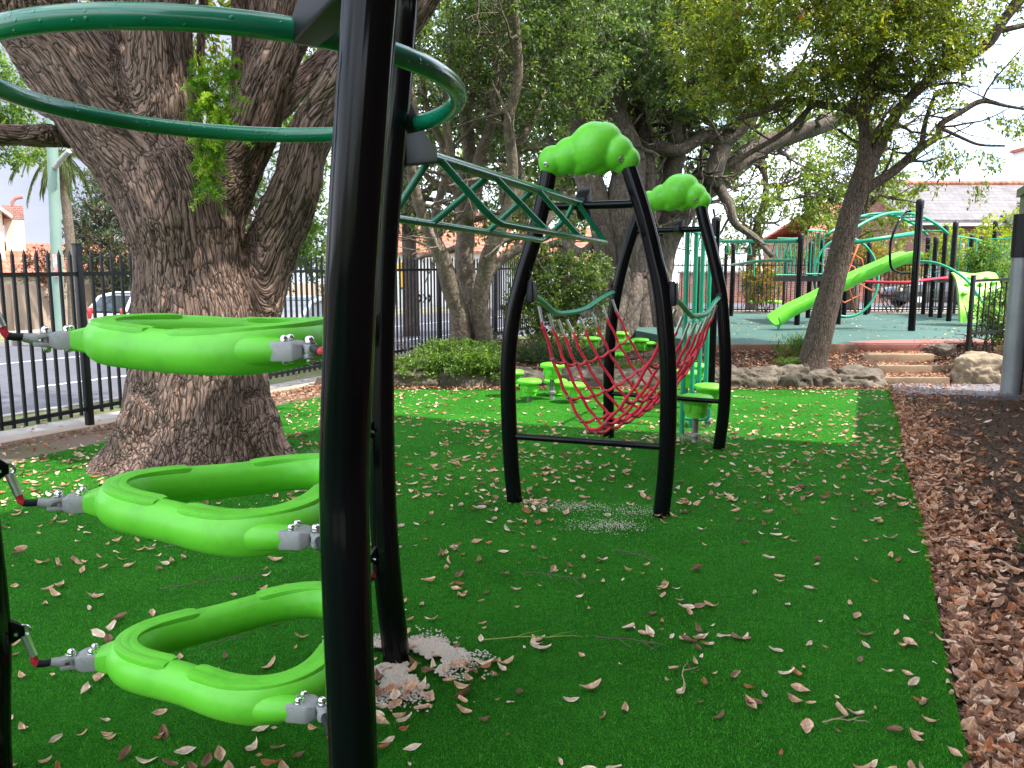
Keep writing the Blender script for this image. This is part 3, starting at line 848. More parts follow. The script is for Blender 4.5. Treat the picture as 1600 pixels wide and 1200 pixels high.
# ---------------- floating pods
PODC = Vector((-0.825, 2.335, 0))
CORN = [R(193), R(-62), R(62)]
CRAD = [0.375, 0.35, 0.35]
def pod_r(th):
    # smooth rounded triangle
    best = 0
    w = 0
    for a, r in zip(CORN, CRAD):
        d = (th - a + math.pi) % (2 * math.pi) - math.pi
        k = math.exp(-(d / R(36)) ** 2)
        best += k * r; w += k
    return 0.262 + (best - 0.262 * w)
def pod_pt(th, z, k=1.0):
    r = pod_r(th) * k
    return PODC + Vector((r * math.cos(th), r * math.sin(th), z))
POD_Z = [0.345, 0.835, 1.325]
pod_labels = ['lowest lime green floating pod ring, nearest the turf, hung between the black posts',
              'middle lime green floating pod ring, hung between the black posts',
              'topmost lime green floating pod ring, at eye level in front of the big trunk']
TUBE = 0.056
for k, z0 in enumerate(POD_Z):
    t = thing('floating_pod', (PODC.x, PODC.y, z0), pod_labels[k], 'climbing pod', 'lime pods of the pod climber')
    def zt(th): return z0 + 0.012 * math.sin(2 * th + k)
    N = 120
    pts = []
    rad = []
    for i in range(N):
        th = 2 * math.pi * i / N
        pts.append(pod_pt(th, zt(th)))
        dc = min(abs((th - a + math.pi) % (2 * math.pi) - math.pi) for a in CORN)
        rad.append(TUBE * (1.0 + 0.10 * math.exp(-(dc / .35) ** 2)))
    n = 28
    prof = []
    for j in range(n):
        a = 2 * math.pi * j / n      # 0 = up
        prof.append(1.0 + 0.06 * math.cos(2 * a))
    body = MB(); body.tube(pts, rad, n, False, prof, closed=True, up=(0, 0, 1))
    # raised grip pads on top of each rounded corner
    for a in CORN:
        pp_ = []
        for i in range(25):
            th = a + R(-44) + R(88) * i / 24
            zz = zt(th) + TUBE * 0.85
            pp_.append(pod_pt(th, zz, 1.0))
        prof2 = [0.30 if abs(math.cos(2 * math.pi * j / 16)) > 0.9 else 0.62 + 0.38 * abs(math.sin(2 * math.pi * j / 16)) for j in range(16)]
        m2 = []
        for i, p in enumerate(pp_):
            e_ = min(i, 24 - i)
            m2.append(0.037 if e_ > 0 else 0.031)
        sub = MB(); sub.tube(pp_, m2, 16, True, [0.36 if j in (0, 8) else 0.42 if j in (1, 15, 7, 9) else 0.62 if j in (2, 14, 6, 10) else 0.93 for j in range(16)], up=(0, 0, 1))
        body.add(sub.v, sub.f)
    # tapered necks to the connectors
    cdir = []
    for a in CORN:
        d = Vector((math.cos(a), math.sin(a), 0)); c0 = pod_pt(a, zt(a)) + d * (TUBE * 0.55)
        if a == CORN[1]:        # this lug leaves the front limb sideways
            c0 = pod_pt(R(-70), zt(a)) + Vector((0.062, -0.020, 0)); d = Vector((math.cos(R(-10)), math.sin(R(-10)), 0))
        s_ = Vector((-d.y, d.x, 0))
        c1 = c0 + d * 0.082
        ks = 0.74 if a == CORN[1] else 1.0
        neck = []
        for q, (hw, hh) in ((c0 - d * .03, (0.058, 0.046)), (c0 + d * .028, (0.046, 0.034)), (c1, (0.025, 0.020))):
            for i, j in ((-1, -1), (1, -1), (1, 1), (-1, 1)):
                kk = ks if hw > .03 else 1.0
                neck.append(q + s_ * (hw * kk * i) + Vector((0, 0, hh * kk * j)))
        if a == CORN[1]:
            st_ = pod_pt(R(-78), zt(a)) + Vector((0.01, 0.004, 0))
            nk = [Vector(p) for p in spline([tuple(st_), tuple(st_.lerp(c1, .45) + Vector((0, -.012, 0))), tuple(c1.lerp(st_, .12)), tuple(c1)], 5)]
            body.tube(nk, [.050 - .027 * (i / (len(nk) - 1)) ** .8 for i in range(len(nk))], 20, True, up=(0, 0, 1))
        else:
            body.hull(neck, 0.010, 3)
        cdir.append((d, s_, c1))
    body.build('pod_body', M['lime'], t, 50)
    for pi, (d, s_, c1) in zip((2, 0, 1), cdir):
        lug_z = z0 + (0.13 if pi == 2 else 0.10)
        q = on_post(pi, lug_z)
        to = Vector((c1.x - q.x, c1.y - q.y, 0)).normalized()
        lug = q + to * (POST_R + 0.03)
        # cast clamp on the neck
        up = Vector((0, 0, 1))
        mb = MB()
        mb.hull([c1 + d * x + s_ * (w * i) + up * (h * j) for x, w, h in ((-0.048, .036, .026), (0.012, .034, .026), (0.034, .020, .018)) for i in (-1, 1) for j in (-1, 1)], 0.005)
        cl = mb.build('clamp', M['cast'], t)
        for i in (-1, 1):
            mb = MB(); bolt(mb, c1 - d * 0.016 + s_ * (0.017 * i) + up * 0.025, up, 0.0105, 0.010); mb.build('cap_nut', M['chrome'], cl)
            mb = MB(); bolt(mb, c1 - d * 0.016 + s_ * (0.017 * i) - up * 0.025, -up, 0.0085, 0.006); mb.build('cap_nut', M['chrome'], cl)
        # fork swinging on the clamp
        f0 = c1 + d * 0.045
        rope_dir = (lug - f0)
        hz = Vector((rope_dir.x, rope_dir.y, 0)).normalized()
        f1 = f0 + hz * 0.056 + up * 0.010
        fs_ = Vector((-hz.y, hz.x, 0))
        mb = MB()
        for j in (-1, 1):
            mb.hull([f0 + fs_ * (.020 * i) + up * (.016 * j + .006 * l) - hz * .012 for i in (-1, 1) for l in (-1, 1)] + [f0 + hz * .034 + fs_ * (.013 * i) + up * (.008 * j + .008 * l) for i in (-1, 1) for l in (-1, 1)], 0.003)
        mb.tube([f0 + hz * 0.02 + up * .002, f1], [0.017, 0.013], 16)
        mb.tube([f0 - up * .02, f0 + up * .02], 0.011, 12)
        fk = mb.build('fork', M['cast'], t)
        mb = MB(); bolt(mb, f0 + up * .021, up, 0.0125, 0.011); mb.build('cap_nut', M['chrome'], fk)
        mb = MB(); bolt(mb, f0 - up * .021, -up, 0.010, 0.009); mb.build('cap_nut', M['chrome'], fk)
        # rope, its black sleeve and the swaged ferrule
        fd = (lug - f1); L_ = fd.length
        e1 = lug + (f1 - lug) * 0.30 - Vector((0, 0, 1)) * min(0.055, L_ * 0.3)
        ctl = f1 + hz * (L_ * 0.33)
        rp_ = [Vector(p) for p in spline([tuple(f1 - hz * .01), tuple(ctl.lerp(f1.lerp(e1, .4), .35)), tuple(ctl.lerp(e1, .62) + up * .006), tuple(e1)], 7)]
        MB().tube(rp_[:8], 0.0112, 12).build('rope_sleeve', M['black_matt'], t)
        ro = MB(); ro.tube(rp_[6:], 0.0095, 12)
        for st_ in range(4):      # laid strands
            hel = []
            seg = rp_[6:]
            for i in range(len(seg) * 3 - 2):
                a_ = seg[i // 3]; b_ = seg[min(i // 3 + 1, len(seg) - 1)]
                c_ = a_.lerp(b_, (i % 3) / 3)
                tg = (b_ - a_).normalized() if (b_ - a_).length > 1e-6 else up
                x_ = tg.cross(Vector((1, .2, 0))).normalized(); y_ = tg.cross(x_)
                an = i * 0.62 + st_ * math.pi / 2
                hel.append(c_ + x_ * (math.cos(an) * .0065) + y_ * (math.sin(an) * .0065))
            ro.tube(hel, 0.0042, 6)
        ro.build('rope', M['red_rope'], t, 60)
        MB().tube([e1 - (lug - e1).normalized() * 0.008, lug - (lug - e1).normalized() * 0.012], 0.0125, 16).build('ferrule', M['alu'], t)
        # shackle and lug on the post
        mb = MB()
        mb.tube([lug + (Vector((0, 0, 1)) * math.cos(a_) + to * math.sin(a_)) * 0.017 for a_ in np.linspace(0, 2 * math.pi, 15)[:-1]], 0.005, 8, closed=True)
        mb.tube([lug - s_ * .02 + to * -.012, lug + s_ * .02 + to * -.012], 0.0055, 8)
        mb.build('shackle', M['chrome'], t)
        lq = on_post(pi, lug_z)
        mb = MB().hull([lq + to * (POST_R * 0.8) + fs_ * (.008 * i) + up * h for i in (-1, 1) for h in (-.035, .05)] + [lug + to * 0.004 + fs_ * (.008 * i) + up * h for i in (-1, 1) for h in (-.014, .016)], 0.003)
        mb.build('lug', M['black'], pc)

# ---------------- overhead ladder
T0 = P(668, 243, 3.2); T1 = P(908, 318, 5.0)
ta = (T1 - T0); TL = ta.length; ta.normalize(); ta_h = Vector((ta.x, ta.y, 0)).normalized(); tl = Vector((-ta_h.y, ta_h.x, 0))
ol = thing('overhead_ladder', T0, 'green triangular overhead monkey bar ladder running to the first cloud topped arch', 'monkey bars')
def tp_(t, side=0, down=0): return T0 + (T1 - T0) * t + tl * side + Vector((0, 0, -down))
DN, SD = 0.245, 0.15
MB().tube([tp_(-0.03), tp_(1.0)], 0.0250, 16).build('top_rail', M['green'], ol)
rb = 0.0168
lb = [tp_(-0.02, SD, DN), tp_(.84, SD, DN), tp_(.88, SD * .95, DN - .02), tp_(.94, SD * .4, .10), tp_(.955, 0.02, 0.01)]
MB().tube(lb, rb, 12).build('grip_rail', M['green'], ol)
rbp = [tp_(.05, -.01, .01), tp_(.13, -SD * .85, DN - .05), tp_(.16, -SD, DN - .012), tp_(.20, -SD, DN), tp_(1.02, -SD, DN), tp_(.955, -.01, .01)]
MB().tube(rbp, rb, 12).build('grip_rail', M['green'], ol)
for (a, b) in ((.015, -.02), (.3, .15), (.59, .45), ):
    MB().tube([tp_(a, .01, .01), tp_(b, SD, DN)], rb * .93, 12).build('strut', M['green'], ol)
for (a, b) in ((.33, .50), (.62, .77)):
    MB().tube([tp_(a, -.01, .01), tp_(b, -SD, DN)], rb * .93, 12).build('strut', M['green'], ol)
q = on_post(1, T0.z)
fin(ol, q + ta_h * .03, T0 + ta_h * 0.035, up=0.13, down=0.08, th=0.085, tip=0.028)

# ---------------- the two arches with cloud tops
def arch(lbl, L0, R0, left_px, right_px, bar_px, rung_px, cover_px, mpx, group):
    """legs traced in the arch's own vertical plane"""
    c = (L0 + R0) / 2
    t = thing('climbing_arch', (c.x, c.y, 0), lbl, 'climbing frame', group)
    w = (R0 - L0).normalized(); nrm = Vector((-w.y, w.x, 0))
    def pl(u, v): return PL(u, v, L0, R0)
    legs = []
    for base, px in ((L0, left_px), (R0, right_px)):
        pts = [base - Vector((0, 0, .1)), base] + [pl(*p) for p in px]
        sp = [Vector(p) for p in spline([tuple(q) for q in pts], 5)]
        mb = MB(); post_tube(mb, sp, POST_R, up=tuple(nrm))
        mb.build('leg', M['black'], t, 60)
        legs.append(sp)
    def leg_at(k, z):
        for a, b in zip(legs[k], legs[k][1:]):
            if (a.z - z) * (b.z - z) <= 0 and abs(a.z - b.z) > 1e-6:
                return a.lerp(b, (z - a.z) / (b.z - a.z))
        return legs[k][-1]
    zb = pl(*bar_px).z; zr = pl(*rung_px).z
    MB().tube([leg_at(0, zb), leg_at(1, zb)], 0.026, 16).build('top_bar', M['black'], t)
    MB().tube([leg_at(0, zr), leg_at(1, zr)], 0.022, 16).build('rung', M['black'], t)
    # cloud cover: lobes fused into one moulded shell
    mb = MB()
    for (u, v, r, th) in cover_px:
        p = pl(u, v); rr = r / mpx
        mb.ball(p, rr, 3, (1, 1, 1) if th == 0 else (1, 1, 1))
    me = mb.mesh('cover_raw')
    tmp = bpy.data.objects.new('cover_raw', me); SC.collection.objects.link(tmp)
    md = tmp.modifiers.new('r', 'REMESH'); md.mode = 'VOXEL'; md.voxel_size = 0.010
    sm = tmp.modifiers.new('s', 'SMOOTH'); sm.iterations = 2; sm.factor = 0.5
    dg = bpy.context.evaluated_depsgraph_get()
    me2 = bpy.data.meshes.new_from_object(tmp.evaluated_get(dg)); me2.name = 'cloud_cover'
    bpy.data.objects.remove(tmp)
    cov = link_mesh('cloud_cover', me2, M['lime'], t, 180)
    return t, pl, leg_at, cov, nrm, w
L2, R2 = G(804, 783), G(1033, 806)
L3, R3 = G(951, 683), G(1123, 701)
cover2 = [(864, 251, 22, 0), (892, 243, 27, 0), (929, 231, 37, 0), (944, 221, 27, 0), (915, 232, 28, 0), (963, 239, 26, 0), (981, 249, 18, 0), (880, 257, 15, 0), (908, 256, 17, 0), (938, 254, 18, 0), (972, 257, 14, 0), (856, 263, 12, 0), (868, 264, 11, 0), (986, 261, 9, 0), (976, 262, 10, 0)]
a2, pl2, leg2, cov2, n2, w2 = arch('nearer black climbing arch with lime cloud top, legs planted mid lawn', L2, R2,
    [(799, 730), (795, 650), (794, 570), (801, 497), (817, 430), (835, 371), (852, 300), (860, 255)],
    [(1040, 740), (1044, 650), (1043, 560), (1034, 460), (1022, 400), (1007, 340), (990, 285), (978, 250)],
    (915, 321), (920, 690), cover2, 232.0, 'black arches with cloud tops')
k3 = 172.0 / 236.0
cover3 = [(1055 + (u - 920) * k3 * 0.96, 303 + (v - 236) * k3, r * k3, 0) for u, v, r, _ in cover2]
a3, pl3, leg3, cov3, n3, w3 = arch('farther black climbing arch with lime cloud top, behind the red rope net', L3, R3,
    [(951, 640), (951, 595), (953, 540), (958, 490), (968, 435), (980, 390), (995, 345), (1012, 305)],
    [(1130, 650), (1133, 600), (1133, 550), (1128, 470), (1121, 430), (1112, 390), (1100, 345), (1093, 312)],
    (1060, 359), (1040, 621), cover3, 172.0, 'black arches with cloud tops')
for cov_, ps in ((cov2, ((853, 257), (970, 249))), (cov3, ((1087, 313),))):
    me_ = cov_.data; off_ = root_loc(cov_)
    dg = bpy.context.evaluated_depsgraph_get()
    for (u, v) in ps:
        ok, hit, nr_, _i = cov_.ray_cast(EYE - off_, ray(u, v).normalized(), depsgraph=dg)
        if not ok: continue
        mb = MB(); mb.lathe([(0.017, -.01), (0.017, .003), (0.012, .005), (0.011, .001), (0.001, .001)], 20, hit + off_, nr_)
        mb.build('cover_bolt', M['alu'], cov_)
# bracket that carries the overhead ladder
fin(a2, T1 + ta_h * 0.075, T1 + ta_h * -0.01, up=0.11, down=0.10, th=0.10, tip=0.034)
fin(a3, pl3(1062, 358) + n3 * .03, pl3(1060, 357) - n3 * 0.06, up=0.09, down=0.05, th=0.09, tip=0.03)

# ---------------- rope net slung between the arches
nt_ = thing('rope_net', ((L2 + R3) / 2).to_tuple()[:2] + (0.4,), 'red rope net slung between two drooping green rails and the black arches', 'rope net')
rails = []
for (A0, A1, px) in ((pl2(829, 460), pl3(962, 455), (884, 489)), (pl2(1051, 464), pl3(1125, 464), (1092, 493))):
    mid = P(px[0], px[1], (A0.y * 0.55 + A1.y * 0.45))
    pp_ = [A0, A0.lerp(mid, .28) + Vector((0, 0, -.005)), A0.lerp(mid, .65) + Vector((0, 0, -.035)), mid, mid.lerp(A1, .35) + Vector((0, 0, -.035)), mid.lerp(A1, .72) + Vector((0, 0, -.005)), A1]
    sp = [Vector(p) for p in spline([tuple(q) for q in pp_], 6)]
    MB().tube(sp, 0.0195, 16, up=(0, 0, 1)).build('hand_rail', M['green_far'], nt_)
    rails.append(sp)
    fin(nt_, A0 - AX * .02 + Vector((0, 0, 0.0)), A0 + AX * 0.07, up=0.10, down=0.06, th=0.055, tip=0.024)
    fin(nt_, A1 + AX * .02, A1 - AX * 0.08, up=0.08, down=0.06, th=0.06, tip=0.024)
def along(pts, t):
    Ls = [0]
    for a, b in zip(pts, pts[1:]): Ls.append(Ls[-1] + (b - a).length)
    d = t * Ls[-1]
    for i in range(len(pts) - 1):
        if d <= Ls[i + 1]: return pts[i].lerp(pts[i + 1], (d - Ls[i]) / max(1e-9, Ls[i + 1] - Ls[i]))
    return pts[-1]
b0 = P(921, 684, L2.y + 0.06); b1 = P(1048, 612, L3.y - 0.12)
b1.z = max(b1.z, 0.40)
mid_b = (b0 + b1) / 2; 
def bottom(t): return b0.lerp(b1, t) + Vector((0, 0, -0.05 * 4 * t * (1 - t)))
NR = 8
def net_pt(i, f):
    """rope i (0..7) at fraction f from the street-side rail (0) over the bottom (.5) to the other rail (1)"""
    t = 0.07 + 0.86 * i / (NR - 1)
    a, c = along(rails[0], t) - Vector((0, 0, .02)), along(rails[1], t) - Vector((0, 0, .02))
    b = bottom(0.02 + 0.96 * i / (NR - 1))
    def half(top, g):        # g 0 top .. 1 bottom
        p = top.lerp(b, g)
        bul = math.sin(math.pi * g) * 0.10
        out = Vector((top.x - b.x, top.y - b.y, 0))
        out = (out - AX * out.dot(AX)).normalized()
        p = p - Vector((0, 0, bul * 0.7)) + out * (bul * 0.35)
        return p
    if f <= .5: return half(a, f * 2)
    return half(c, (1 - f) * 2)
LONG = [0.18, 0.32, 0.425, 0.475, 0.525, 0.575, 0.68, 0.82]
for i in range(NR):
    t = [net_pt(i, f) for f in np.linspace(0.0, 1.0, 33)]
    # level the bottom so it is rounded, not a sharp V
    t2 = [t[0]] + [(t[j - 1] + t[j] * 2 + t[j + 1]) / 4 for j in range(1, 32)] + [t[-1]]
    for _ in range(4): t2 = [t2[0]] + [(t2[j - 1] + t2[j] * 2 + t2[j + 1]) / 4 for j in range(1, 32)] + [t2[-1]]
    wob = [p + Vector((0.006 * math.sin(j * 1.9 + i), 0.006 * math.cos(j * 1.3 + 2 * i), 0)) * (0 if j in (0, 32) else 1) for j, p in enumerate(t2)]
    rp_ = [Vector(p) for p in spline([tuple(p) for p in wob], 2)]
    ro = MB().tube(rp_[4:-4], 0.0115, 8).build('rope', M['red_rope'], nt_, 180)
    mb = MB()
    mb.tube([rp_[1], rp_[5]], 0.011, 10); mb.build('ferrule', M['alu'], ro)
    mb = MB().tube([rp_[-2], rp_[-6]], 0.011, 10); mb.build('ferrule', M['alu'], ro)
    for q in (rp_[0], rp_[-1]):
        mb = MB(); mb.tube([q + Vector((0, 0, .012)) + (Vector((0, 0, 1)) * math.cos(a_) + Vector((.7, .7, 0)) * math.sin(a_)) * 0.016 for a_ in np.linspace(0, 2 * math.pi, 11)[:-1]], 0.0045, 6, closed=True)
        mb.build('shackle', M['chrome'], ro)
for li, f in enumerate(LONG):
    pts = [net_pt(i, f) for i in range(NR)]
    sp = [Vector(p) for p in spline([tuple(p) for p in pts], 5)]
    sp = [p - Vector((0, 0, 0.018 * abs(math.sin(math.pi * j / 5)))) for j, p in enumerate(sp)]
    MB().tube(sp, 0.0112, 8).build('cross_rope', M['red_rope'], nt_, 180)
    for p in pts:
        if li == 0 and p is pts[0]:
            M['clamp'] = mat('rope_clamp', (0.22, 0.12, 0.12), 0.5, 0.4)
            kb_ = MB().ball((0, 0, 0), 0.0165, 2, (1, 1, 0.9)).mesh('rope_clamp'); kb_.materials.append(M['clamp'])
            kb_.polygons.foreach_set('use_smooth', [True] * len(kb_.polygons))
        k_o = bpy.data.objects.new('rope_clamp', kb_); SC.collection.objects.link(k_o); k_o.parent = nt_
        k_o.location = p - root_loc(nt_)

# ---------------- pole climber beyond the second arch
pcx = thing('pole_climber', G(1085, 660), 'row of upright green poles with a tall black end post behind the second arch', 'climber')
bars = [(1065, 366, 679), (1079, 366, 667), (1090, 367, 655), (1101, 368, 648)]
tops = []
for (u, vt, vb) in bars:
    b = G(u, vb); top = P(u, vt, b.y)
    MB().tube([b - Vector((0, 0, .08)), Vector((b.x, b.y, 1.99))], 0.0245, 14).build('pole', M['green_far'], pcx)
    tops.append(Vector((b.x, b.y, 1.99)))
MB().tube([tops[0], tops[-1], tops[-1] + (tops[-1] - tops[0]).normalized() * .25], 0.020, 14).build('top_rail', M['green_far'], pcx)
b = G(1109, 630)
mb = MB(); post_tube(mb, [b - Vector((0, 0, .1)), Vector((b.x, b.y, 2.22))], POST_R); mb.build('end_post', M['black'], pcx, 60)
MB().lathe([(POST_R * 1.04, 0), (POST_R, .03), (POST_R * .6, .05), (.001, .055)], 24, (b.x, b.y, 2.22)).build('post_cap', M['black_matt'], pcx)
f = G(1070, 672)
fo = [f + Vector((0, 0, .12)), f + Vector((.17, -.05, .12)), f + Vector((.22, -.065, .15)), f + Vector((.22, -.065, .24))]
MB().tube([Vector(p) for p in spline([tuple(q) for q in fo], 5)], 0.019, 12).build('foot_loop', M['green_far'], pcx)

# ---------------- stepping stools
def stool_proto():
    t = thing('stepping_stool', (0, 0, 0), 'x', 'stepping stool', 'lime stepping stools')
    mb = MB()
    mb.lathe([(0.088, -0.20), (0.092, -0.16), (0.100, -0.155), (0.104, -0.075), (0.112, -0.07), (0.118, -0.055), (0.150, -0.050), (0.158, -0.042), (0.160, -0.022), (0.154, -0.008), (0.140, 0.002), (0.10, 0.010), (0.05, 0.014), (0.001, 0.015)], 40)
    for k in range(6):
        a = 2 * math.pi * k / 6
        mb.box((0.103 * math.cos(a), 0.103 * math.sin(a), -0.112), (0.022, 0.055, 0.075), ax=(math.cos(a), math.sin(a), 0), bevel=0.006)
    mb.build('cap', M['lime'], t, 40)
    return t
stools = [  # u, v of the cap top, depth, ground z, label
    (800, 577, 10.0, 0.0, 'lime stepping stool mostly hidden by the left leg of the nearer arch'),
    (827, 591, 9.55, 0.0, 'low lime stepping stool just right of the nearer arch left leg'),
    (863, 566, 9.75, 0.0, 'taller lime stepping stool on a long grey stem, left of the red net'),
    (868, 591, 10.1, 0.0, 'lime stepping stool directly behind the tall stemmed one'),
    (896, 597, 9.5, 0.0, 'lime stepping stool seen through the left ropes of the red net'),
    (1088, 616, 7.1, 0.0, 'large lime stepping stool in front of the green poles, above the thin black rung'),
    (1108, 599, 7.9, 0.0, 'lime stepping stool half hidden by the right leg of the farther arch'),
    (1072, 577, 9.1, 0.0, 'lime stepping stool between the green poles and the arch leg'),
    (1088, 567, 9.9, 0.0, 'lime stepping stool behind the green poles, near the boulders'),
    (925, 526, 13.4, 0.24, 'lone lime stepping stool on the garden bed left of the fig roots'),
    (969, 518, 14.3, 0.24, 'lime stepping stool on the bed closest to the fig trunk roots'),
    (977, 530, 13.2, 0.24, 'lime stepping stool on the bed in front of the fig roots'),
    (1000, 528, 13.5, 0.24, 'lime stepping stool on the bed, tallest in the row right of the fig roots'),
    (1012, 533, 13.9, 0.24, 'lime stepping stool at the right end of the row on the bed'),
    (964, 550, 12.3, 0.22, 'low lime stepping stool at the front of the garden bed'),
]
sp0 = stool_proto()
for i, (u, v, Y, gz, lb) in enumerate(stools):
    top = P(u, v, Y)
    o = sp0 if i == 0 else copy_tree(sp0)
    o.location = (top.x, top.y, top.z - 0.015)
    o.rotation_euler = (0, 0, random.uniform(0, 1))
    tag(o, lb)
    h = top.z - gz
    mb = MB(); mb.lathe([(0.030, -h - .05), (0.030, -0.19)], 20); mb.lathe([(0.05, -h - .02), (0.05, -h + .006), (0.033, -h + .012)], 20)
    me = mb.mesh('stem'); me.materials.append(M['galv'])
    so_ = bpy.data.objects.new('stem', me); SC.collection.objects.link(so_); so_.parent = o
    me.polygons.foreach_set('use_smooth', [True] * len(me.polygons)); me.set_sharp_from_angle(angle=R(40))
# ================================================================== TREES AND PLANTS
M['bark_big'] = bark_mat('old_bark', (0.44, 0.312, 0.250), (0.30, 0.205, 0.163), (0.034, 0.023, 0.017), 25.0, 3.6, True, 0.04)
M['bark_pale'] = bark_mat('pale_smooth_bark', (0.27, 0.225, 0.175), (0.17, 0.14, 0.105), (0.10, 0.08, 0.06), 9.0, 14.0, False, 0.006)
M['bark_fig'] = bark_mat('fig_bark', (0.20, 0.165, 0.13), (0.12, 0.10, 0.08), (0.07, 0.055, 0.045), 8.0, 5.0, False, 0.01)
M['bark_dark'] = bark_mat('dark_bark', (0.22, 0.170, 0.135), (0.14, 0.108, 0.085), (0.03, 0.023, 0.018), 40.0, 12.0, False, 0.012)
M['leaf'] = leaf_mat('tree_leaves', 0.36, 0.42, 0.5)
M['leaf_soft'] = leaf_mat('soft_leaves', 0.55, 0.45, 0.3)

def leaf_cloud(name, p, nrm, axis, L, W, colr, m, parent, fold=0.25):
    """one mesh of folded leaf blades: p base points, axis leaf direction, nrm blade normal"""
    n = len(p)
    axis = axis / np.linalg.norm(axis, axis=1)[:, None]
    side = np.cross(axis, nrm); side /= np.maximum(1e-6, np.linalg.norm(side, axis=1))[:, None]
    up = np.cross(side, axis)
    L = np.broadcast_to(L, n)[:, None]; W = np.broadcast_to(W, n)[:, None]
    base = p; tip = p + axis * L - up * (0.10 * L)
    mid = p + axis * (0.42 * L)
    l = mid + side * (W / 2) + up * (fold * W / 2); r = mid - side * (W / 2) + up * (fold * W / 2)
    V = np.stack([base, l, tip, r], 1).reshape(-1, 3)
    i = np.arange(n) * 4
    loops = np.stack([i, i + 2, i + 1, i, i + 3, i + 2], 1).ravel()
    me = bpy.data.meshes.new(name)
    me.vertices.add(4 * n); me.vertices.foreach_set('co', V.ravel())
    me.loops.add(6 * n); me.loops.foreach_set('vertex_index', loops)
    me.polygons.add(2 * n); me.polygons.foreach_set('loop_start', np.arange(2 * n) * 3); me.polygons.foreach_set('loop_total', np.full(2 * n, 3))
    me.update(calc_edges=True)
    at = me.attributes.new('col', 'FLOAT_COLOR', 'FACE')
    c4 = np.concatenate([colr, np.ones((n, 1))], 1)
    at.data.foreach_set('color', np.repeat(c4, 2, axis=0).ravel())
    return link_mesh(name, me, m, parent, 0)

def rand_unit(n):
    v = RNG.normal(size=(n, 3)); return v / np.linalg.norm(v, axis=1)[:, None]

PAL_DARK = [((0.045, 0.080, 0.020), 3), ((0.075, 0.125, 0.028), 4), ((0.115, 0.175, 0.040), 3), ((0.21, 0.26, 0.055), 1.3)]
PAL_OLIVE = [((0.080, 0.125, 0.020), 3), ((0.15, 0.205, 0.030), 4), ((0.23, 0.29, 0.040), 3), ((0.40, 0.40, 0.05), 2.2), ((0.34, 0.08, 0.03), .06)]
PAL_LIT = [((0.10, 0.16, 0.025), 3), ((0.16, 0.23, 0.035), 4), ((0.25, 0.31, 0.05), 3)]
PAL_LIME = [((0.17, 0.24, 0.025), 3), ((0.26, 0.33, 0.03), 4), ((0.36, 0.40, 0.05), 2)]
PAL_FRESH = [((0.07, 0.14, 0.02), 3), ((0.11, 0.20, 0.03), 3), ((0.19, 0.29, 0.05), 2)]
PAL_BLUE = [((0.045, 0.075, 0.04), 4), ((0.07, 0.11, 0.05), 4), ((0.12, 0.15, 0.06), 2), ((0.16, 0.10, 0.05), .5)]
def pick_pal(pal, n, m):
    cols = np.array([c for c, w in pal]); w = np.array([w for c, w in pal], float); w /= w.sum()
    cl = RNG.choice(len(pal), n, p=w)           # tone of the cluster
    k = RNG.choice(len(pal), n * m, p=w)
    same = RNG.random(n * m) < 0.55
    k = np.where(same, np.repeat(cl, m), k)
    c = cols[k] * RNG.uniform(0.75, 1.3, (n * m, 1))
    return c

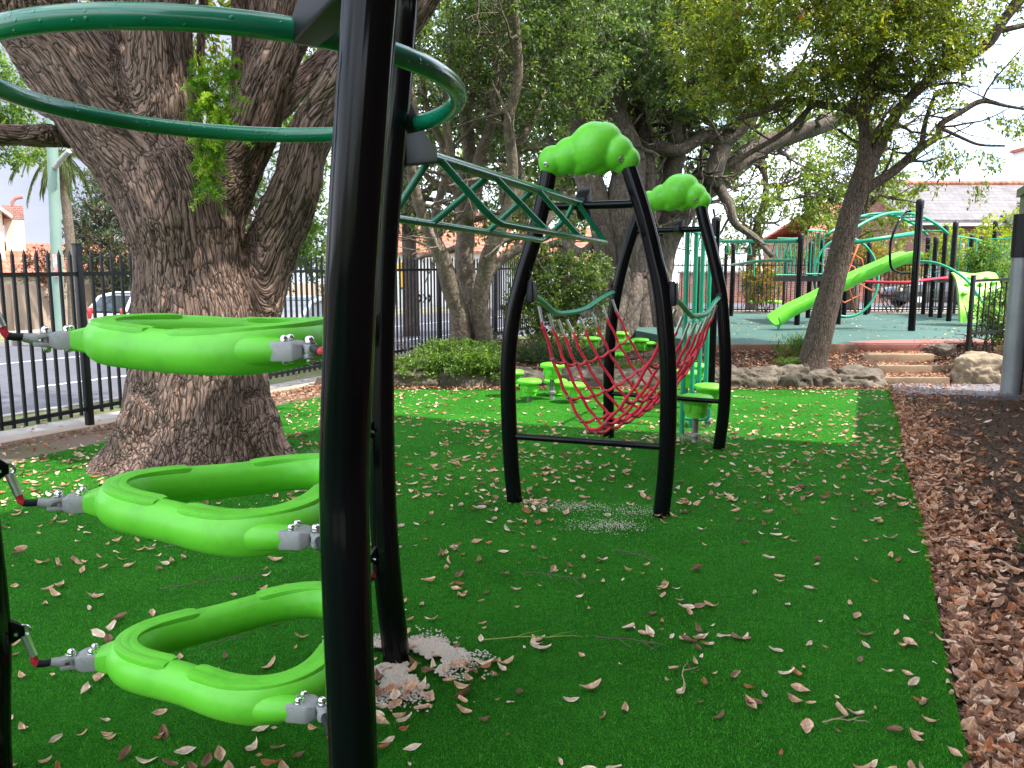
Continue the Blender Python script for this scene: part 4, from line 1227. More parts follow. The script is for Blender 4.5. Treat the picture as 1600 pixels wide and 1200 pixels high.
def crown(parent, ells, dens, per, leaf, pal, thr=0.46, nscale=1.6, seed=1, m='leaf', twigs=None, ext=0.26, droop=0.25, centre=None, wid=0.46, name='crown', shell=0.0):
    """ells: (centre, (rx, ry, rz)); dens twig sprays per cubic metre; per leaves a spray"""
    Cs = []
    for c, r in ells:
        vol = 4.19 * r[0] * r[1] * r[2]
        n = int(vol * dens)
        q = rand_unit(n) * (RNG.random((n, 1)) ** (1 / (3 + 4 * shell)))
        q = q * np.array(r) + np.array(c[:])
        Cs.append(q)
    C = np.concatenate(Cs)
    keep = fbm(C * nscale, seed, 3) > thr
    C = C[keep]
    n = len(C)
    ctr = np.array(centre[:]) if centre is not None else C.mean(0)
    d = C - ctr; d /= np.maximum(1e-6, np.linalg.norm(d, axis=1))[:, None]
    d = d + rand_unit(n) * 0.9; d[:, 2] -= droop
    d /= np.linalg.norm(d, axis=1)[:, None]
    tt = RNG.random((n, per))
    ex = ext * RNG.uniform(0.6, 1.4, (n, 1))
    pts = C[:, None, :] + d[:, None, :] * (tt * ex)[..., None] + RNG.normal(0, leaf * 0.35, (n, per, 3))
    ax = d[:, None, :] * 0.6 + RNG.normal(0, 0.75, (n, per, 3)); ax[..., 2] -= droop
    nr = RNG.normal(0, 0.55, (n, per, 3)); nr[..., 2] += 0.9
    Ls = leaf * RNG.uniform(0.65, 1.3, n * per)
    o = leaf_cloud(name, pts.reshape(-1, 3), nr.reshape(-1, 3), ax.reshape(-1, 3), Ls, Ls * wid, pick_pal(pal, n, per), M[m], parent)
    if twigs is not None:
        k = RNG.random(n) < twigs[1]
        A = C[k] - d[k] * ex[k] * 1.2; B = C[k] + d[k] * ex[k]
        mid = (A + B) / 2 + RNG.normal(0, 0.03, A.shape)
        w = twigs[2]
        V = []; F = []
        s1 = np.cross(d[k], np.array([0.3, 0.2, 1.0])); s1 /= np.linalg.norm(s1, axis=1)[:, None]; s2 = np.cross(d[k], s1)
        for Pt, ww in ((A, w), (mid, w * .75), (B, w * .35)):
            for a in (0, 2.094, 4.189): V.append(Pt + (s1 * math.cos(a) + s2 * math.sin(a)) * ww)
        V = np.stack(V, 1).reshape(-1, 3); nb = len(A)
        b = (np.arange(nb) * 9)[:, None, None]
        loc = np.array([[i * 3 + j, i * 3 + (j + 1) % 3, (i + 1) * 3 + (j + 1) % 3, (i + 1) * 3 + j] for i in (0, 1) for j in range(3)])[None]
        me = bpy.data.meshes.new('twigs'); me.from_pydata(V.tolist(), [], (b + loc).reshape(-1, 4).tolist()); me.update()
        link_mesh('canopy', me, M[twigs[0]], parent, 180)
    return C

def limb_px(px, Y, n=4):
    """(u, v, radius px[, depth]) -> smooth list of (point, radius in metres)"""
    pts = []
    for q in px:
        y = q[3] if len(q) > 3 else Y
        p = P(q[0], q[1], y)
        zc = (p - EYE).dot(FWD)
        pts.append((*p, q[2] * zc / FPX))
    return [(Vector(q[:3]), max(0.004, q[3])) for q in spline(pts, n)]
def add_limb(mb, L, n=10):
    mb.tube([p for p, r in L], [r for p, r in L], n, True)
def branch(mb, p, d, length, r, depth, wig=0.35, up=0.1, out=None, n=6, kids=3, minr=0.006):
    d = Vector(d).normalized(); k = max(4, int(length / 0.16)); step = length / k
    pts = [Vector(p)]; rr = [r]
    for i in range(k):
        d = (d + Vector((random.gauss(0, wig), random.gauss(0, wig), random.gauss(0, wig) + up)) * 0.45).normalized()
        pts.append(pts[-1] + d * step); rr.append(max(minr, r * (1 - 0.72 * (i + 1) / k)))
    mb.tube(pts, rr, n, False)
    if out is not None: out.append(pts[-1])
    if depth > 0:
        for c in range(kids):
            i = random.randint(int(k * 0.3), k - 1)
            t = (pts[min(i + 1, k)] - pts[i]).normalized()
            q = Vector((random.gauss(0, 1), random.gauss(0, 1), random.gauss(0.1, .8))).normalized()
            branch(mb, pts[i], (t * 0.6 + q * 0.8), length * random.uniform(0.45, 0.75), rr[i] * 0.62, depth - 1, wig, up, out, max(4, n - 1), kids, minr)
    return pts

# ------------------------------------------------------------------ the big trunk in front
def big_tree():
    Y0 = 6.45
    base = P(308, 735, Y0)
    t = thing('old_tree', (base.x, base.y, 0), 'huge old tree with thick furrowed trunk splitting into heavy limbs behind the pods', 'tree')
    def ov(pts, Y=Y0): return limb_px(pts, Y, 5)
    limbs = []
    limbs.append(ov([(306, 790, 225), (304, 758, 182), (306, 728, 146), (311, 690, 120), (313, 640, 106), (312, 560, 99), (305, 480, 93), (298, 410, 83), (288, 350, 92), (274, 300, 90), (255, 255, 82)]))
    limbs.append(ov([(285, 340, 85), (240, 270, 80), (185, 192, 76), (122, 112, 70), (75, 52, 66), (45, 5, 60, 6.3), (10, -70, 50, 6.2)]))                       # big left limb
    limbs.append(ov([(290, 330, 72), (268, 250, 60), (254, 180, 57), (249, 110, 53), (247, 50, 51), (246, -20, 49), (250, -110, 44)], 6.4))        # upright limb
    limbs.append(ov([(318, 350, 62), (345, 290, 54), (376, 230, 45), (402, 170, 41), (428, 105, 38), (446, 40, 40), (458, -30, 42), (470, -100, 40)], 6.5)) # right leaning limb
    limbs.append(ov([(360, 250, 20, 6.7), (378, 170, 22, 6.9), (385, 100, 23, 7.0), (385, 20, 23, 7.1), (388, -60, 21, 7.1)]))                         # rear upright
    limbs.append(ov([(396, 540, 26, 6.6), (408, 470, 32, 6.6), (420, 405, 37, 6.6), (441, 350, 40, 6.6), (466, 290, 38), (482, 225, 35), (512, 165, 35), (552, 100, 36, 6.4), (600, 50, 37, 6.3), (642, 0, 36, 6.3), (690, -80, 33, 6.3)], 6.55))  # second stem
    limbs.append(ov([(420, 180, 20, 6.9), (455, 145, 19, 7.0), (495, 105, 17, 7.2), (530, 70, 15, 7.4)]))
    limbs.append(ov([(215, 235, 34), (150, 214, 20), (100, 211, 18), (50, 211, 17, 6.3), (0, 212, 16, 6.2), (-80, 205, 14, 6.0)]))                   # level left limb
    limbs.append(ov([(140, 190, 26), (80, 168, 16, 6.8), (30, 150, 13, 7.1), (-40, 125, 11, 7.4)]))
    limbs.append(ov([(225, 190, 30, 6.8), (196, 110, 26, 7.0), (176, 50, 23, 7.1), (165, -20, 21, 7.2), (160, -80, 20, 7.3)]))
    limbs.append(ov([(332, 170, 8, 6.7), (316, 110, 7, 6.8), (315, 40, 6.5, 6.8), (318, -60, 6, 6.8)]))
    for px in ([(250, 640, 46, 6.1), (205, 702, 34, 6.02), (166, 738, 22, 5.95), (128, 766, 9, 5.85)],
               [(385, 640, 40, 6.3), (420, 692, 26, 6.25), (446, 714, 15, 6.2), (474, 732, 6, 6.15)]):
        limbs.append(ov(px))
    mb = MB()
    for L in limbs: add_limb(mb, L, 24)
    me = mb.mesh('trunk_raw')
    tmp = bpy.data.objects.new('trunk_raw', me); SC.collection.objects.link(tmp)
    md = tmp.modifiers.new('r', 'REMESH'); md.mode = 'VOXEL'; md.voxel_size = 0.017
    sm = tmp.modifiers.new('s', 'SMOOTH'); sm.iterations = 18; sm.factor = 0.5
    dg = bpy.context.evaluated_depsgraph_get()
    me2 = bpy.data.meshes.new_from_object(tmp.evaluated_get(dg)); me2.name = 'trunk'
    bpy.data.objects.remove(tmp)
    n = len(me2.vertices)
    co = np.empty(n * 3); me2.vertices.foreach_get('co', co); co = co.reshape(-1, 3)
    no = np.empty(n * 3); me2.vertex_normals.foreach_get('vector', no); no = no.reshape(-1, 3)
    # bark coordinates: across and along the limb each point belongs to
    Wt = np.zeros(n); Q = np.zeros((n, 3))
    for li, L in enumerate(limbs):
        s_acc = -np.linalg.norm(np.array(L[0][0]) - np.array(limbs[0][0][0])) * 0 + co[:, 2].min()
        s_acc = L[0][0].z
        for (a, ra), (b, rb) in zip(L, L[1:]):
            A = np.array(a); B = np.array(b); ab = B - A; l2 = ab @ ab
            if l2 < 1e-10: continue
            l = math.sqrt(l2); dv = ab / l
            tt = np.clip(((co - A) @ ab) / l2, 0, 1)
            cl = A + tt[:, None] * ab
            pv = co - cl
            dist = np.linalg.norm(pv, axis=1) / (ra + (rb - ra) * tt)
            w = np.exp(-np.clip(dist, 0, 6) * 9)
            e1 = np.array([1.0, 0, 0]) - dv * dv[0]; e1 /= np.linalg.norm(e1)
            e2 = np.cross(dv, e1)
            q = np.stack([pv @ e1 + 0.02 * li, pv @ e2, s_acc + tt * l], 1)
            Wt += w; Q += q * w[:, None]
            s_acc += l
    Q /= Wt[:, None]
    wob = np.stack([fbm(co * 2.2, 31) - .5, fbm(co * 2.2, 41) - .5, fbm(co * 2.2, 51) - .5], 1)
    Q = Q + wob * 0.10
    q = Q * np.array([23.0, 23.0, 4.2])
    d1, d2 = worley(q + (np.stack([vnoise(q * .9, 1), vnoise(q * .9, 2), vnoise(q * .9, 3)], 1) * .6), 4)
    ridg = np.abs(fbm(q * np.array([.8, .8, .26]), 4, 3) - .5) * 2
    groove = np.clip(ridg / 0.16, 0, 1) * .8 + .2 * np.clip((d2 - d1) / .3, 0, 1)
    big = fbm(co * 2.6, 61, 4) - 0.5
    rib = fbm(np.stack([Q[:, 0] * 7, Q[:, 1] * 7, Q[:, 2] * 1.2], 1), 71, 3) - 0.5
    disp = (groove - 0.6) * 0.016 + big * 0.06 + rib * 0.085
    co2 = co + no * disp[:, None]
    me2.vertices.foreach_set('co', co2.ravel())
    at = me2.attributes.new('bark', 'FLOAT_VECTOR', 'POINT')
    at.data.foreach_set('vector', Q.ravel())
    me2.update()
    o = link_mesh('trunk', me2, M['bark_big'], t, 180)
    # high crown, mostly above the picture, that throws shade on the lawn
    e = [(Vector((-4.6, 6.6, 7.4)), (2.6, 2.4, 1.0)), (Vector((-1.6, 5.6, 8.2)), (2.6, 2.6, 1.0)), (Vector((-2.6, 9.0, 8.4)), (2.4, 2.0, .9)),
         (Vector((1.0, 6.5, 8.6)), (1.8, 1.8, .8)), (Vector((-6.0, 9.0, 7.6)), (1.6, 1.6, .8)), (Vector((-2.0, 3.2, 8.0)), (2.4, 1.6, .9))]
    e += [(P(170, 0, 9.5), (1.0, .8, .5)), (P(330, 40, 9.5), (.8, .8, .9)), (P(330, 150, 9.5), (.4, .5, .5))]
    crown(t, e, 40, 22, 0.10, PAL_OLIVE, 0.44, 1.2, 5, twigs=('bark_dark', .5, .006), ext=.35)
    mb = MB()
    for L, k in ((limbs[1], 3), (limbs[2], 3), (limbs[3], 3), (limbs[5], 3)):
        p, r = L[-1]; d = (L[-1][0] - L[-2][0]).normalized()
        for j in range(k):
            branch(mb, p, d + Vector((random.gauss(0, .5), random.gauss(0, .5), .4)), 3.6, r * .7, 2, .25, .12)
    mb.build('upper_limbs', M['bark_dark'], t, 180)
    return t, limbs
bt, bt_limbs = big_tree()

# bright fern growing in the fork of the trunk
def fern():
    c = P(326, 200, 6.02)
    t = thing('fork_fern', c, 'bright feathery green fern growing out of the fork of the big trunk', 'fern')
    cl = []
    for (u, v, n, sp) in ((318, 120, 10, 14), (350, 108, 9, 16), (340, 165, 14, 16), (318, 160, 10, 12), (325, 215, 14, 12), (322, 250, 12, 11), (322, 285, 9, 9), (345, 190, 10, 12)):
        for k in range(int(n * 2.2)):
            cl.append(P(u + random.gauss(0, sp * .8), v + random.gauss(0, sp), 5.93 + random.uniform(-.05, .14)))
    pts = []; axs = []; cols = []
    stem = MB()
    for p in cl:
        d = Vector((random.gauss(0, 1), random.gauss(-.5, .6), random.gauss(0.1, .7))).normalized()
        L = random.uniform(.07, .16)
        prev = p; path = [p]
        for i in range(9):
            f = i / 8
            q = p + d * (L * f) - Vector((0, 0, 0.06 * f * f))
            path.append(q)
            for s_ in range(9):
                pts.append(q + Vector((random.gauss(0, .008), random.gauss(0, .008), random.gauss(0, .008))))
                axs.append(Vector((random.gauss(0, 1), random.gauss(0, 1), random.gauss(0.2, 1))).normalized())
        stem.tube(path[1:], 0.0016, 3, False)
        base = np.array([(0.13, .27, .02), (.23, .40, .03), (.08, .20, .025), (.34, .46, .06)][random.choices(range(4), (4, 4, 2, 1))[0]])
        cols += [base * random.uniform(.8, 1.2)] * 81
    n = len(pts)
    leaf_cloud('frond', np.array([p[:] for p in pts]), RNG.normal(size=(n, 3)), np.array([a[:] for a in axs]), RNG.uniform(.018, .036, n), .0075, np.array(cols), M['leaf_soft'], t)
    stem.build('stems', mat('fern_stem', (0.12, .17, .03), .7), t)
fern()

# ------------------------------------------------------------------ multi-trunked tree by the street fence
def mid_tree():
    Y0 = 12.6
    b = P(738, 548, Y0)
    t = thing('multi_trunk_tree', (b.x, b.y, 0.3), 'pale barked tree of several crooked trunks beside the clipped shrub', 'tree')
    mb = MB()
    LL = [[(736, 562, 26), (722, 535, 20), (716, 490, 16), (706, 450, 15), (695, 410, 14), (680, 375, 12), (662, 340, 10), (650, 300, 9), (640, 250, 8), (650, 190, 7), (640, 120, 6)],
          [(742, 562, 24), (738, 530, 17), (735, 470, 16), (728, 410, 16), (728, 360, 15), (722, 300, 14), (735, 240, 11), (728, 180, 9), (745, 110, 8), (738, 30, 6)],
          [(752, 562, 22), (757, 535, 16), (752, 480, 15), (758, 430, 14), (765, 395, 13), (790, 330, 11), (800, 260, 10), (795, 190, 9), (812, 120, 8), (805, 40, 7), (800, -30, 6)],
          [(756, 432, 10), (785, 405, 8), (815, 385, 7), (850, 350, 6), (880, 300, 5)],
          [(700, 430, 8), (688, 395, 8), (676, 350, 7), (690, 300, 7), (705, 250, 6), (695, 190, 6), (705, 120, 5)],
          [(728, 350, 11), (745, 300, 11), (748, 250, 10), (765, 200, 9), (780, 140, 7), (775, 70, 6), (790, 0, 5)],
          [(722, 310, 8), (700, 270, 7), (690, 220, 6), (670, 170, 5), (660, 120, 5)],
          [(790, 330, 7), (815, 290, 7), (808, 240, 6), (830, 190, 6), (850, 150, 5), (845, 90, 4)],
          [(795, 210, 6), (780, 190, 5), (768, 150, 5), (790, 100, 5), (800, 60, 6), (795, 0, 6)]]
    ends = []
    for i, px in enumerate(LL):
        L = limb_px([(u + random.uniform(-3, 3), v, r * .93, Y0 + (0.12 * k if i % 2 else -0.10 * k)) for k, (u, v, r) in enumerate(px)], Y0, 4)
        add_limb(mb, L, 12)
        for k in range(5, len(L) - 1, 3):
            p, r = L[k]
            if p.z > 1.9:
                branch(mb, p, Vector((random.gauss(0, 1), random.gauss(0, .8), random.gauss(.25, .5))), random.uniform(.6, 1.3), r * .5, 2, .42, .05, ends, 5, 2, .005)
    mb.build('trunk', M['bark_pale'], t, 180)
    e = [(P(690, 60, 12.6), (1.1, 1.4, 1.0)), (P(800, 90, 12.9), (1.2, 1.5, 1.2)), (P(720, 200, 13.0), (.8, 1.2, .7)), (P(860, 200, 13.2), (.9, 1.2, .8)), (P(640, 150, 12.2), (.5, .9, .7)),
         (P(900, 60, 13.0), (1.0, 1.4, 1.0)), (P(760, -60, 12.4), (1.8, 1.8, .8)), (P(650, 230, 13.5), (.5, .8, .5)), (P(840, 310, 13.6), (.5, .8, .4)), (P(800, 370, 14.4), (.7, .7, .25)), (P(690, 350, 14.6), (.6, .7, .3)), (P(880, 350, 14.4), (.6, .7, .3))]
    crown(t, e, 85, 16, 0.080, PAL_DARK, 0.48, 2.2, 15, twigs=('bark_pale', .35, .006), ext=.24, centre=P(740, 200, 12.6))
mid_tree()

# ------------------------------------------------------------------ fig with buttress roots
def fig_tree():
    Y0 = 17.2
    b = P(985, 520, Y0)
    t = thing('fig_tree', (b.x, b.y, 0.5), 'massive fig tree with buttressed roots behind the two arches', 'tree')
    mb = MB()
    LL = [[(985, 545, 52), (988, 500, 40), (990, 440, 34), (980, 380, 34), (975, 320, 30), (985, 250, 26), (960, 180, 20), (950, 100, 15), (960, 20, 11)],
          [(1015, 540, 30), (1022, 480, 26), (1030, 430, 22), (1040, 380, 22), (1060, 330, 24), (1085, 300, 24), (1120, 280, 22), (1150, 258, 19), (1190, 228, 16), (1240, 210, 14), (1300, 190, 12), (1370, 150, 9)],
          [(960, 540, 30), (955, 480, 24), (950, 420, 22), (945, 360, 22), (925, 300, 22), (910, 240, 20), (905, 160, 16), (880, 80, 12), (870, 0, 9)],
          [(1060, 340, 18), (1050, 280, 16), (1060, 220, 15), (1045, 150, 13), (1050, 70, 10), (1065, 0, 8)],
          [(1110, 290, 16), (1130, 230, 14), (1160, 190, 12), (1200, 150, 10), (1250, 110, 8)],
          [(1000, 400, 16), (1010, 340, 15), (1012, 270, 14), (1000, 200, 13), (1010, 120, 10), (1000, 40, 8)],
          [(985, 250, 12), (1020, 230, 11), (1060, 235, 10), (1100, 215, 9), (1140, 220, 8), (1180, 180, 7)],
          [(920, 290, 12), (890, 250, 10), (860, 225, 9), (830, 230, 7), (800, 215, 6)],
          [(1120, 285, 9), (1140, 320, 8), (1150, 350, 6), (1180, 370, 5), (1205, 400, 4)],
          [(940, 370, 9), (910, 395, 8), (880, 380, 7), (850, 385, 5)],
          [(965, 190, 9), (990, 160, 8), (1030, 180, 8), (1080, 160, 7), (1120, 130, 6), (1150, 90, 5)],
          [(1050, 150, 8), (1090, 120, 7), (1130, 80, 6), (1150, 30, 5)],
          [(905, 200, 9), (930, 160, 8), (920, 110, 7), (935, 60, 6)]]
    for i, px in enumerate(LL):
        L = limb_px([(u + random.uniform(-2, 2), v, r, Y0 + random.uniform(-.25, .25) + 0.07 * k * (1 if i % 2 else -1)) for k, (u, v, r) in enumerate(px)], Y0, 4)
        add_limb(mb, L, 12)
        for k in range(6, len(L) - 1, 3):
            p, r = L[k]
            if p.z > 2.6:
                branch(mb, p, Vector((random.gauss(0, 1), random.gauss(-.3, .8), random.gauss(.1, .6))), random.uniform(.8, 1.9), max(.02, r * .36), 2, .5, .03, None, 5, 2, .007)
    # buttress roots
    for (u0, v0, u1, v1, r) in ((985, 440, 940, 540, 20), (995, 430, 975, 545, 18), (1010, 440, 1010, 548, 17), (1020, 430, 1040, 545, 20), (975, 420, 955, 545, 17), (1030, 420, 1065, 540, 16), (1000, 450, 992, 550, 15)):
        L = limb_px([(u0, v0, r * .7, Y0 - .3), ((u0 + u1) / 2 + random.uniform(-6, 6), (v0 + v1) / 2, r, Y0 - .6), (u1, v1 - 16, r * 1.05, Y0 - .75), (u1 + (u1 - u0) * .3, v1 + 8, r * .6, Y0 - 1.1)], Y0, 5)
        add_limb(mb, L, 12)
    # hanging aerial roots
    for k in range(26):
        p = P(random.uniform(930, 1130), random.uniform(230, 330), Y0 + random.uniform(-.8, .4))
        pts = [p]
        for i in range(7): pts.append(pts[-1] + Vector((random.gauss(0, .04), random.gauss(0, .03), -random.uniform(.08, .18))))
        mb.tube(pts, [.03 - .003 * i for i in range(8)], 5, False)
    mb.build('trunk', M['bark_fig'], t, 180)
    e = [(P(960, 60, 17), (1.9, 2, 1.4)), (P(1060, 90, 16.6), (1.6, 2, 1.3)), (P(870, 130, 17.5), (1.3, 1.8, 1.5)), (P(1130, 170, 17), (1.1, 1.4, .8)), (P(1000, 190, 18.5), (1.6, 1.6, .9)), (P(1000, -60, 16.5), (2.6, 2.2, 1.2)),
         (P(1090, 270, 17.8), (.8, 1, .5)), (P(880, 290, 18), (.9, 1, .7)), (P(1150, 60, 16.5), (1.3, 1.6, 1.2))]
    crown(t, e, 40, 18, 0.115, PAL_DARK, 0.48, 1.5, 25, twigs=('bark_fig', .3, .009), ext=.32, centre=P(1000, 250, 17))
fig_tree()

# ------------------------------------------------------------------ leaning tree by the steps
def lean_tree():
    Y0 = 11.25
    b = P(1268, 578, Y0)
    t = thing('leaning_tree', (b.x, b.y, 0.2), 'slim dark leaning tree rising from the boulders left of the steps', 'tree')
    mb = MB()
    def lm(px, n=4, seg=14, sub=None):
        L = limb_px(px, Y0, n); add_limb(mb, L, seg); return L
    lm([(1262, 606, 34), (1266, 580, 25), (1272, 555, 21), (1281, 520, 20), (1291, 480, 19), (1302, 440, 18), (1312, 400, 17), (1324, 350, 16), (1336, 310, 15.5), (1348, 275, 16), (1358, 248, 16)], 5, 20)
    for (u, v) in ((1240, 603), (1255, 612), (1278, 610), (1292, 602)):
        lm([(1268, 560, 13), ((1268 + u) / 2, (570 + v) / 2, 11, 11.1), (u, v, 7, 10.98)], 4, 10)
    A = lm([(1352, 262, 12), (1352, 230, 9), (1350, 190, 8), (1352, 150, 7), (1358, 110, 6), (1372, 60, 5), (1380, 0, 4)])
    B = lm([(1356, 258, 12), (1370, 235, 10), (1388, 200, 9), (1410, 165, 8), (1435, 140, 7.5), (1470, 112, 7.5), (1510, 90, 8), (1545, 66, 8.5), (1565, 35, 8), (1590, 5, 7.5), (1630, -40, 7)])
    Cc = lm([(1344, 302, 9), (1362, 290, 8), (1390, 272, 7.5), (1415, 252, 7), (1440, 230, 6), (1466, 212, 5.5), (1470, 194, 5), (1500, 176, 4.5), (1534, 158, 4), (1570, 165, 2.5), (1610, 172, 2)])
    lm([(1440, 230, 4.5), (1444, 200, 4), (1448, 182, 3), (1460, 150, 2.5)])
    lm([(1470, 200, 3), (1500, 214, 2.4), (1530, 226, 2), (1570, 228, 1.6)])
    D = lm([(1350, 200, 6), (1340, 178, 6), (1318, 168, 6), (1285, 164, 6), (1255, 158, 5.5), (1225, 160, 4.5), (1190, 176, 4), (1150, 186, 3)])
    E = lm([(1270, 164, 4.5), (1240, 195, 4.5), (1205, 220, 4), (1170, 240, 4), (1140, 262, 3)])
    lm([(1560, 48, 5), (1580, 44, 4.5), (1620, 35, 4)])
    for L in (A, B, D, E, Cc):
        for k in range(5, len(L) - 1, 3):
            p, r = L[k]
            branch(mb, p, Vector((random.gauss(0, 1), random.gauss(0, .8), random.gauss(.4, .5))), random.uniform(.5, 1.1), max(.012, r * .4), 2, .35, .06, None, 5, 2, .004)
    for k in range(len(mb.v)):
        pass
    mb.build('trunk', M['bark_dark'], t, 180)
    e = [(P(1150, 40, 11.3), (1.0, 1.1, .7)), (P(1250, 50, 11), (1.0, 1.2, .85)), (P(1350, 60, 11.2), (1.0, 1.2, .8)), (P(1440, 60, 11.2), (.8, 1.1, .6)), (P(1240, 130, 11.2), (.9, 1.0, .45)), (P(1350, 140, 11.3), (.65, .8, .4)),
         (P(1440, 140, 11.2), (.55, .7, .35)), (P(1130, 120, 11.4), (.6, .9, .5)), (P(1520, 20, 11.4), (.7, .8, .35)), (P(1400, 90, 11.4), (.8, .8, .55)), (P(1480, 60, 11.5), (.7, .8, .45)), (P(1390, 190, 11.3), (.4, .5, .22)), (P(1300, -60, 11), (2.2, 1.6, .7)), (P(1480, -70, 11.4), (1.6, 1.4, .6))]
    crown(t, e, 215, 15, 0.066, PAL_OLIVE, 0.45, 2.4, 35, twigs=('bark_dark', .3, .0045), ext=.20, centre=P(1340, 150, 11.25))
    # thin hanging sprays against the sky
    e2 = [(P(1500, 250, 11.3), (.52, .4, .20)), (P(1455, 225, 11.2), (.25, .3, .18)), (P(1520, 285, 11.3), (.22, .3, .12)), (P(1395, 210, 11.3), (.2, .3, .22)), (P(1570, 195, 11.4), (.35, .3, .14)), (P(1575, 110, 11.4), (.3, .4, .18)), (P(1400, 270, 11.2), (.12, .2, .12)), (P(1440, 290, 11.2), (.2, .2, .1))]
    crown(t, e2, 620, 12, 0.062, PAL_OLIVE, 0.48, 3.2, 45, twigs=('bark_dark', .7, .003), ext=.18, droop=.7, name='crown')
lean_tree()

# ------------------------------------------------------------------ trees farther off, each its own trunk and crown
def far_tree(name, label, base, h, r, ells, pal, dens, per, leaf, seed, bark='bark_dark', thr=.44, ns=1.0, trunk_px=None, m='leaf', group=None, wid=.5, droop=.2):
    t = thing(name, base, label, 'tree', group)
    mb = MB()
    b = Vector(base)
    kb = .09 if h < 4 else .30
    stems = trunk_px or []
    if not stems:
        top = b + Vector((random.uniform(-.4, .4), random.uniform(-.3, .3), h))
        pts = [Vector(q) for q in spline([tuple(b - Vector((0, 0, .3))), tuple(b.lerp(top, .35) + Vector((random.gauss(0, .15), 0, 0))), tuple(b.lerp(top, .7) + Vector((random.gauss(0, .2), 0, 0))), tuple(top)], 5)]
        mb.tube(pts, [r * (1 - .7 * i / (len(pts) - 1)) for i in range(len(pts))], 10)
        for i in range(5, len(pts)):
            for _ in range(2):
                branch(mb, pts[i], Vector((random.gauss(0, 1), random.gauss(0, 1), random.gauss(.5, .4))), h * kb, r * .35, 2, .3, .08, None, 5, 3, .012)
    for px, Y in stems:
        L = limb_px(px, Y, 4); add_limb(mb, L, 10)
        for k in range(4, len(L) - 1, 3):
            p, rr = L[k]
            branch(mb, p, Vector((random.gauss(0, 1), random.gauss(0, .8), random.gauss(.3, .5))), random.uniform(.7, 1.6), max(.02, rr * .35), 2, .4, .05, None, 5, 2, .008)
    mb.build('trunk', M[bark], t, 180)
    crown(t, ells, dens * 1.9, per, leaf, pal, thr, ns, seed, m=m, twigs=(bark, .1, .012), ext=leaf * 3, wid=wid, droop=droop)
    return t
B_ = lambda u, v, Y: P(u, v, Y)
# dark wood between the fig and the street
far_tree('evergreen_tree', 'dark leafy evergreen between the multi-trunked tree and the fig', (1.2, 20.5, .45), 7, .28,
         [(B_(845, 210, 21), (1.7, 1.5, 2.2)), (B_(800, 60, 21), (2.3, 1.6, 2.0)), (B_(900, 20, 21), (2.0, 1.5, 1.6)), (B_(860, 330, 21), (1.0, 1, .8)), (B_(800, 330, 21.5), (1.3, 1, .9))], PAL_DARK, 9, 16, .15, 61,
         trunk_px=[([(885, 520, 16), (882, 420, 14), (888, 330, 13), (880, 220, 11), (890, 100, 9), (885, 0, 6)], 20.5)])
far_tree('evergreen_tree', 'dark evergreen standing across the street left of the multi-trunked tree', (-3.4, 26, -.2), 9, .3,
         [(B_(650, 110, 24), (1.6, 1.5, 2.6)), (B_(700, 230, 25), (1.5, 1.3, 1.6)), (B_(640, 300, 26), (1.2, 1.2, 1.2)), (B_(760, 130, 25), (2.0, 1.5, 2.4)), (B_(690, 340, 25.5), (1.3, 1.0, .8)), (B_(790, 300, 25), (1.6, 1, 1.0)), (B_(560, 60, 26), (2.2, 1.5, 2.4))], PAL_DARK, 7, 16, .17, 62)
far_tree('evergreen_tree', 'dark evergreen filling the gap behind the fig trunk', (4.6, 25.2, .5), 9, .32,
         [(B_(1000, 120, 25.5), (2.6, 1.6, 3.2)), (B_(1090, 190, 25), (1.7, 1.4, 2.2)), (B_(930, 250, 26), (1.8, 1.3, 1.8)), (B_(1080, 40, 25), (2.4, 1.6, 2.2)), (B_(1060, 330, 26), (1.0, 1, .9))], PAL_DARK, 7, 16, .17, 63)
far_tree('sunlit_tree', 'yellow green sunlit tree behind the rope swing beam, right of the fig', (8.3, 26.8, .5), 6, .2,
         [(B_(1180, 300, 26.6), (1.6, 1.3, 1.3)), (B_(1240, 250, 27), (1.4, 1.2, 1.1)), (B_(1150, 240, 27.4), (1.2, 1.1, .9)), (B_(1290, 330, 26.8), (1.3, 1.2, .9)), (B_(1160, 370, 26.8), (1.0, .9, .5)), (B_(1250, 390, 27), (.9, .8, .4))], PAL_LIT, 17, 17, .13, 64, thr=.42)
far_tree('sunlit_tree', 'bright yellow green tree above the overhead arch, behind the leaning tree', (12.2, 27.6, .5), 6.5, .2,
         [(B_(1330, 230, 28), (1.2, 1.2, 1.3)), (B_(1370, 320, 28), (1.3, 1.2, 1.1)), (B_(1390, 260, 28), (.8, .9, .6)), (B_(1310, 310, 27.6), (1.2, 1.0, 1.0)), (B_(1390, 370, 28), (.9, .9, .5)), (B_(1240, 190, 29), (1.6, 1.2, .8))], PAL_LIT, 17, 17, .13, 65, thr=.42)
far_tree('lime_tree', 'lime leaved small tree behind the green climbing wall at the right', (14.6, 22.6, .5), 3.2, .08,
         [(B_(1520, 385, 22.4), (1.0, .9, .75)), (B_(1570, 400, 22.2), (.8, .8, .7)), (B_(1470, 395, 22.8), (.6, .6, .4)), (B_(1560, 350, 22.6), (.7, .6, .4))], PAL_LIME, 42, 18, .085, 66, thr=.42, m='leaf_soft')
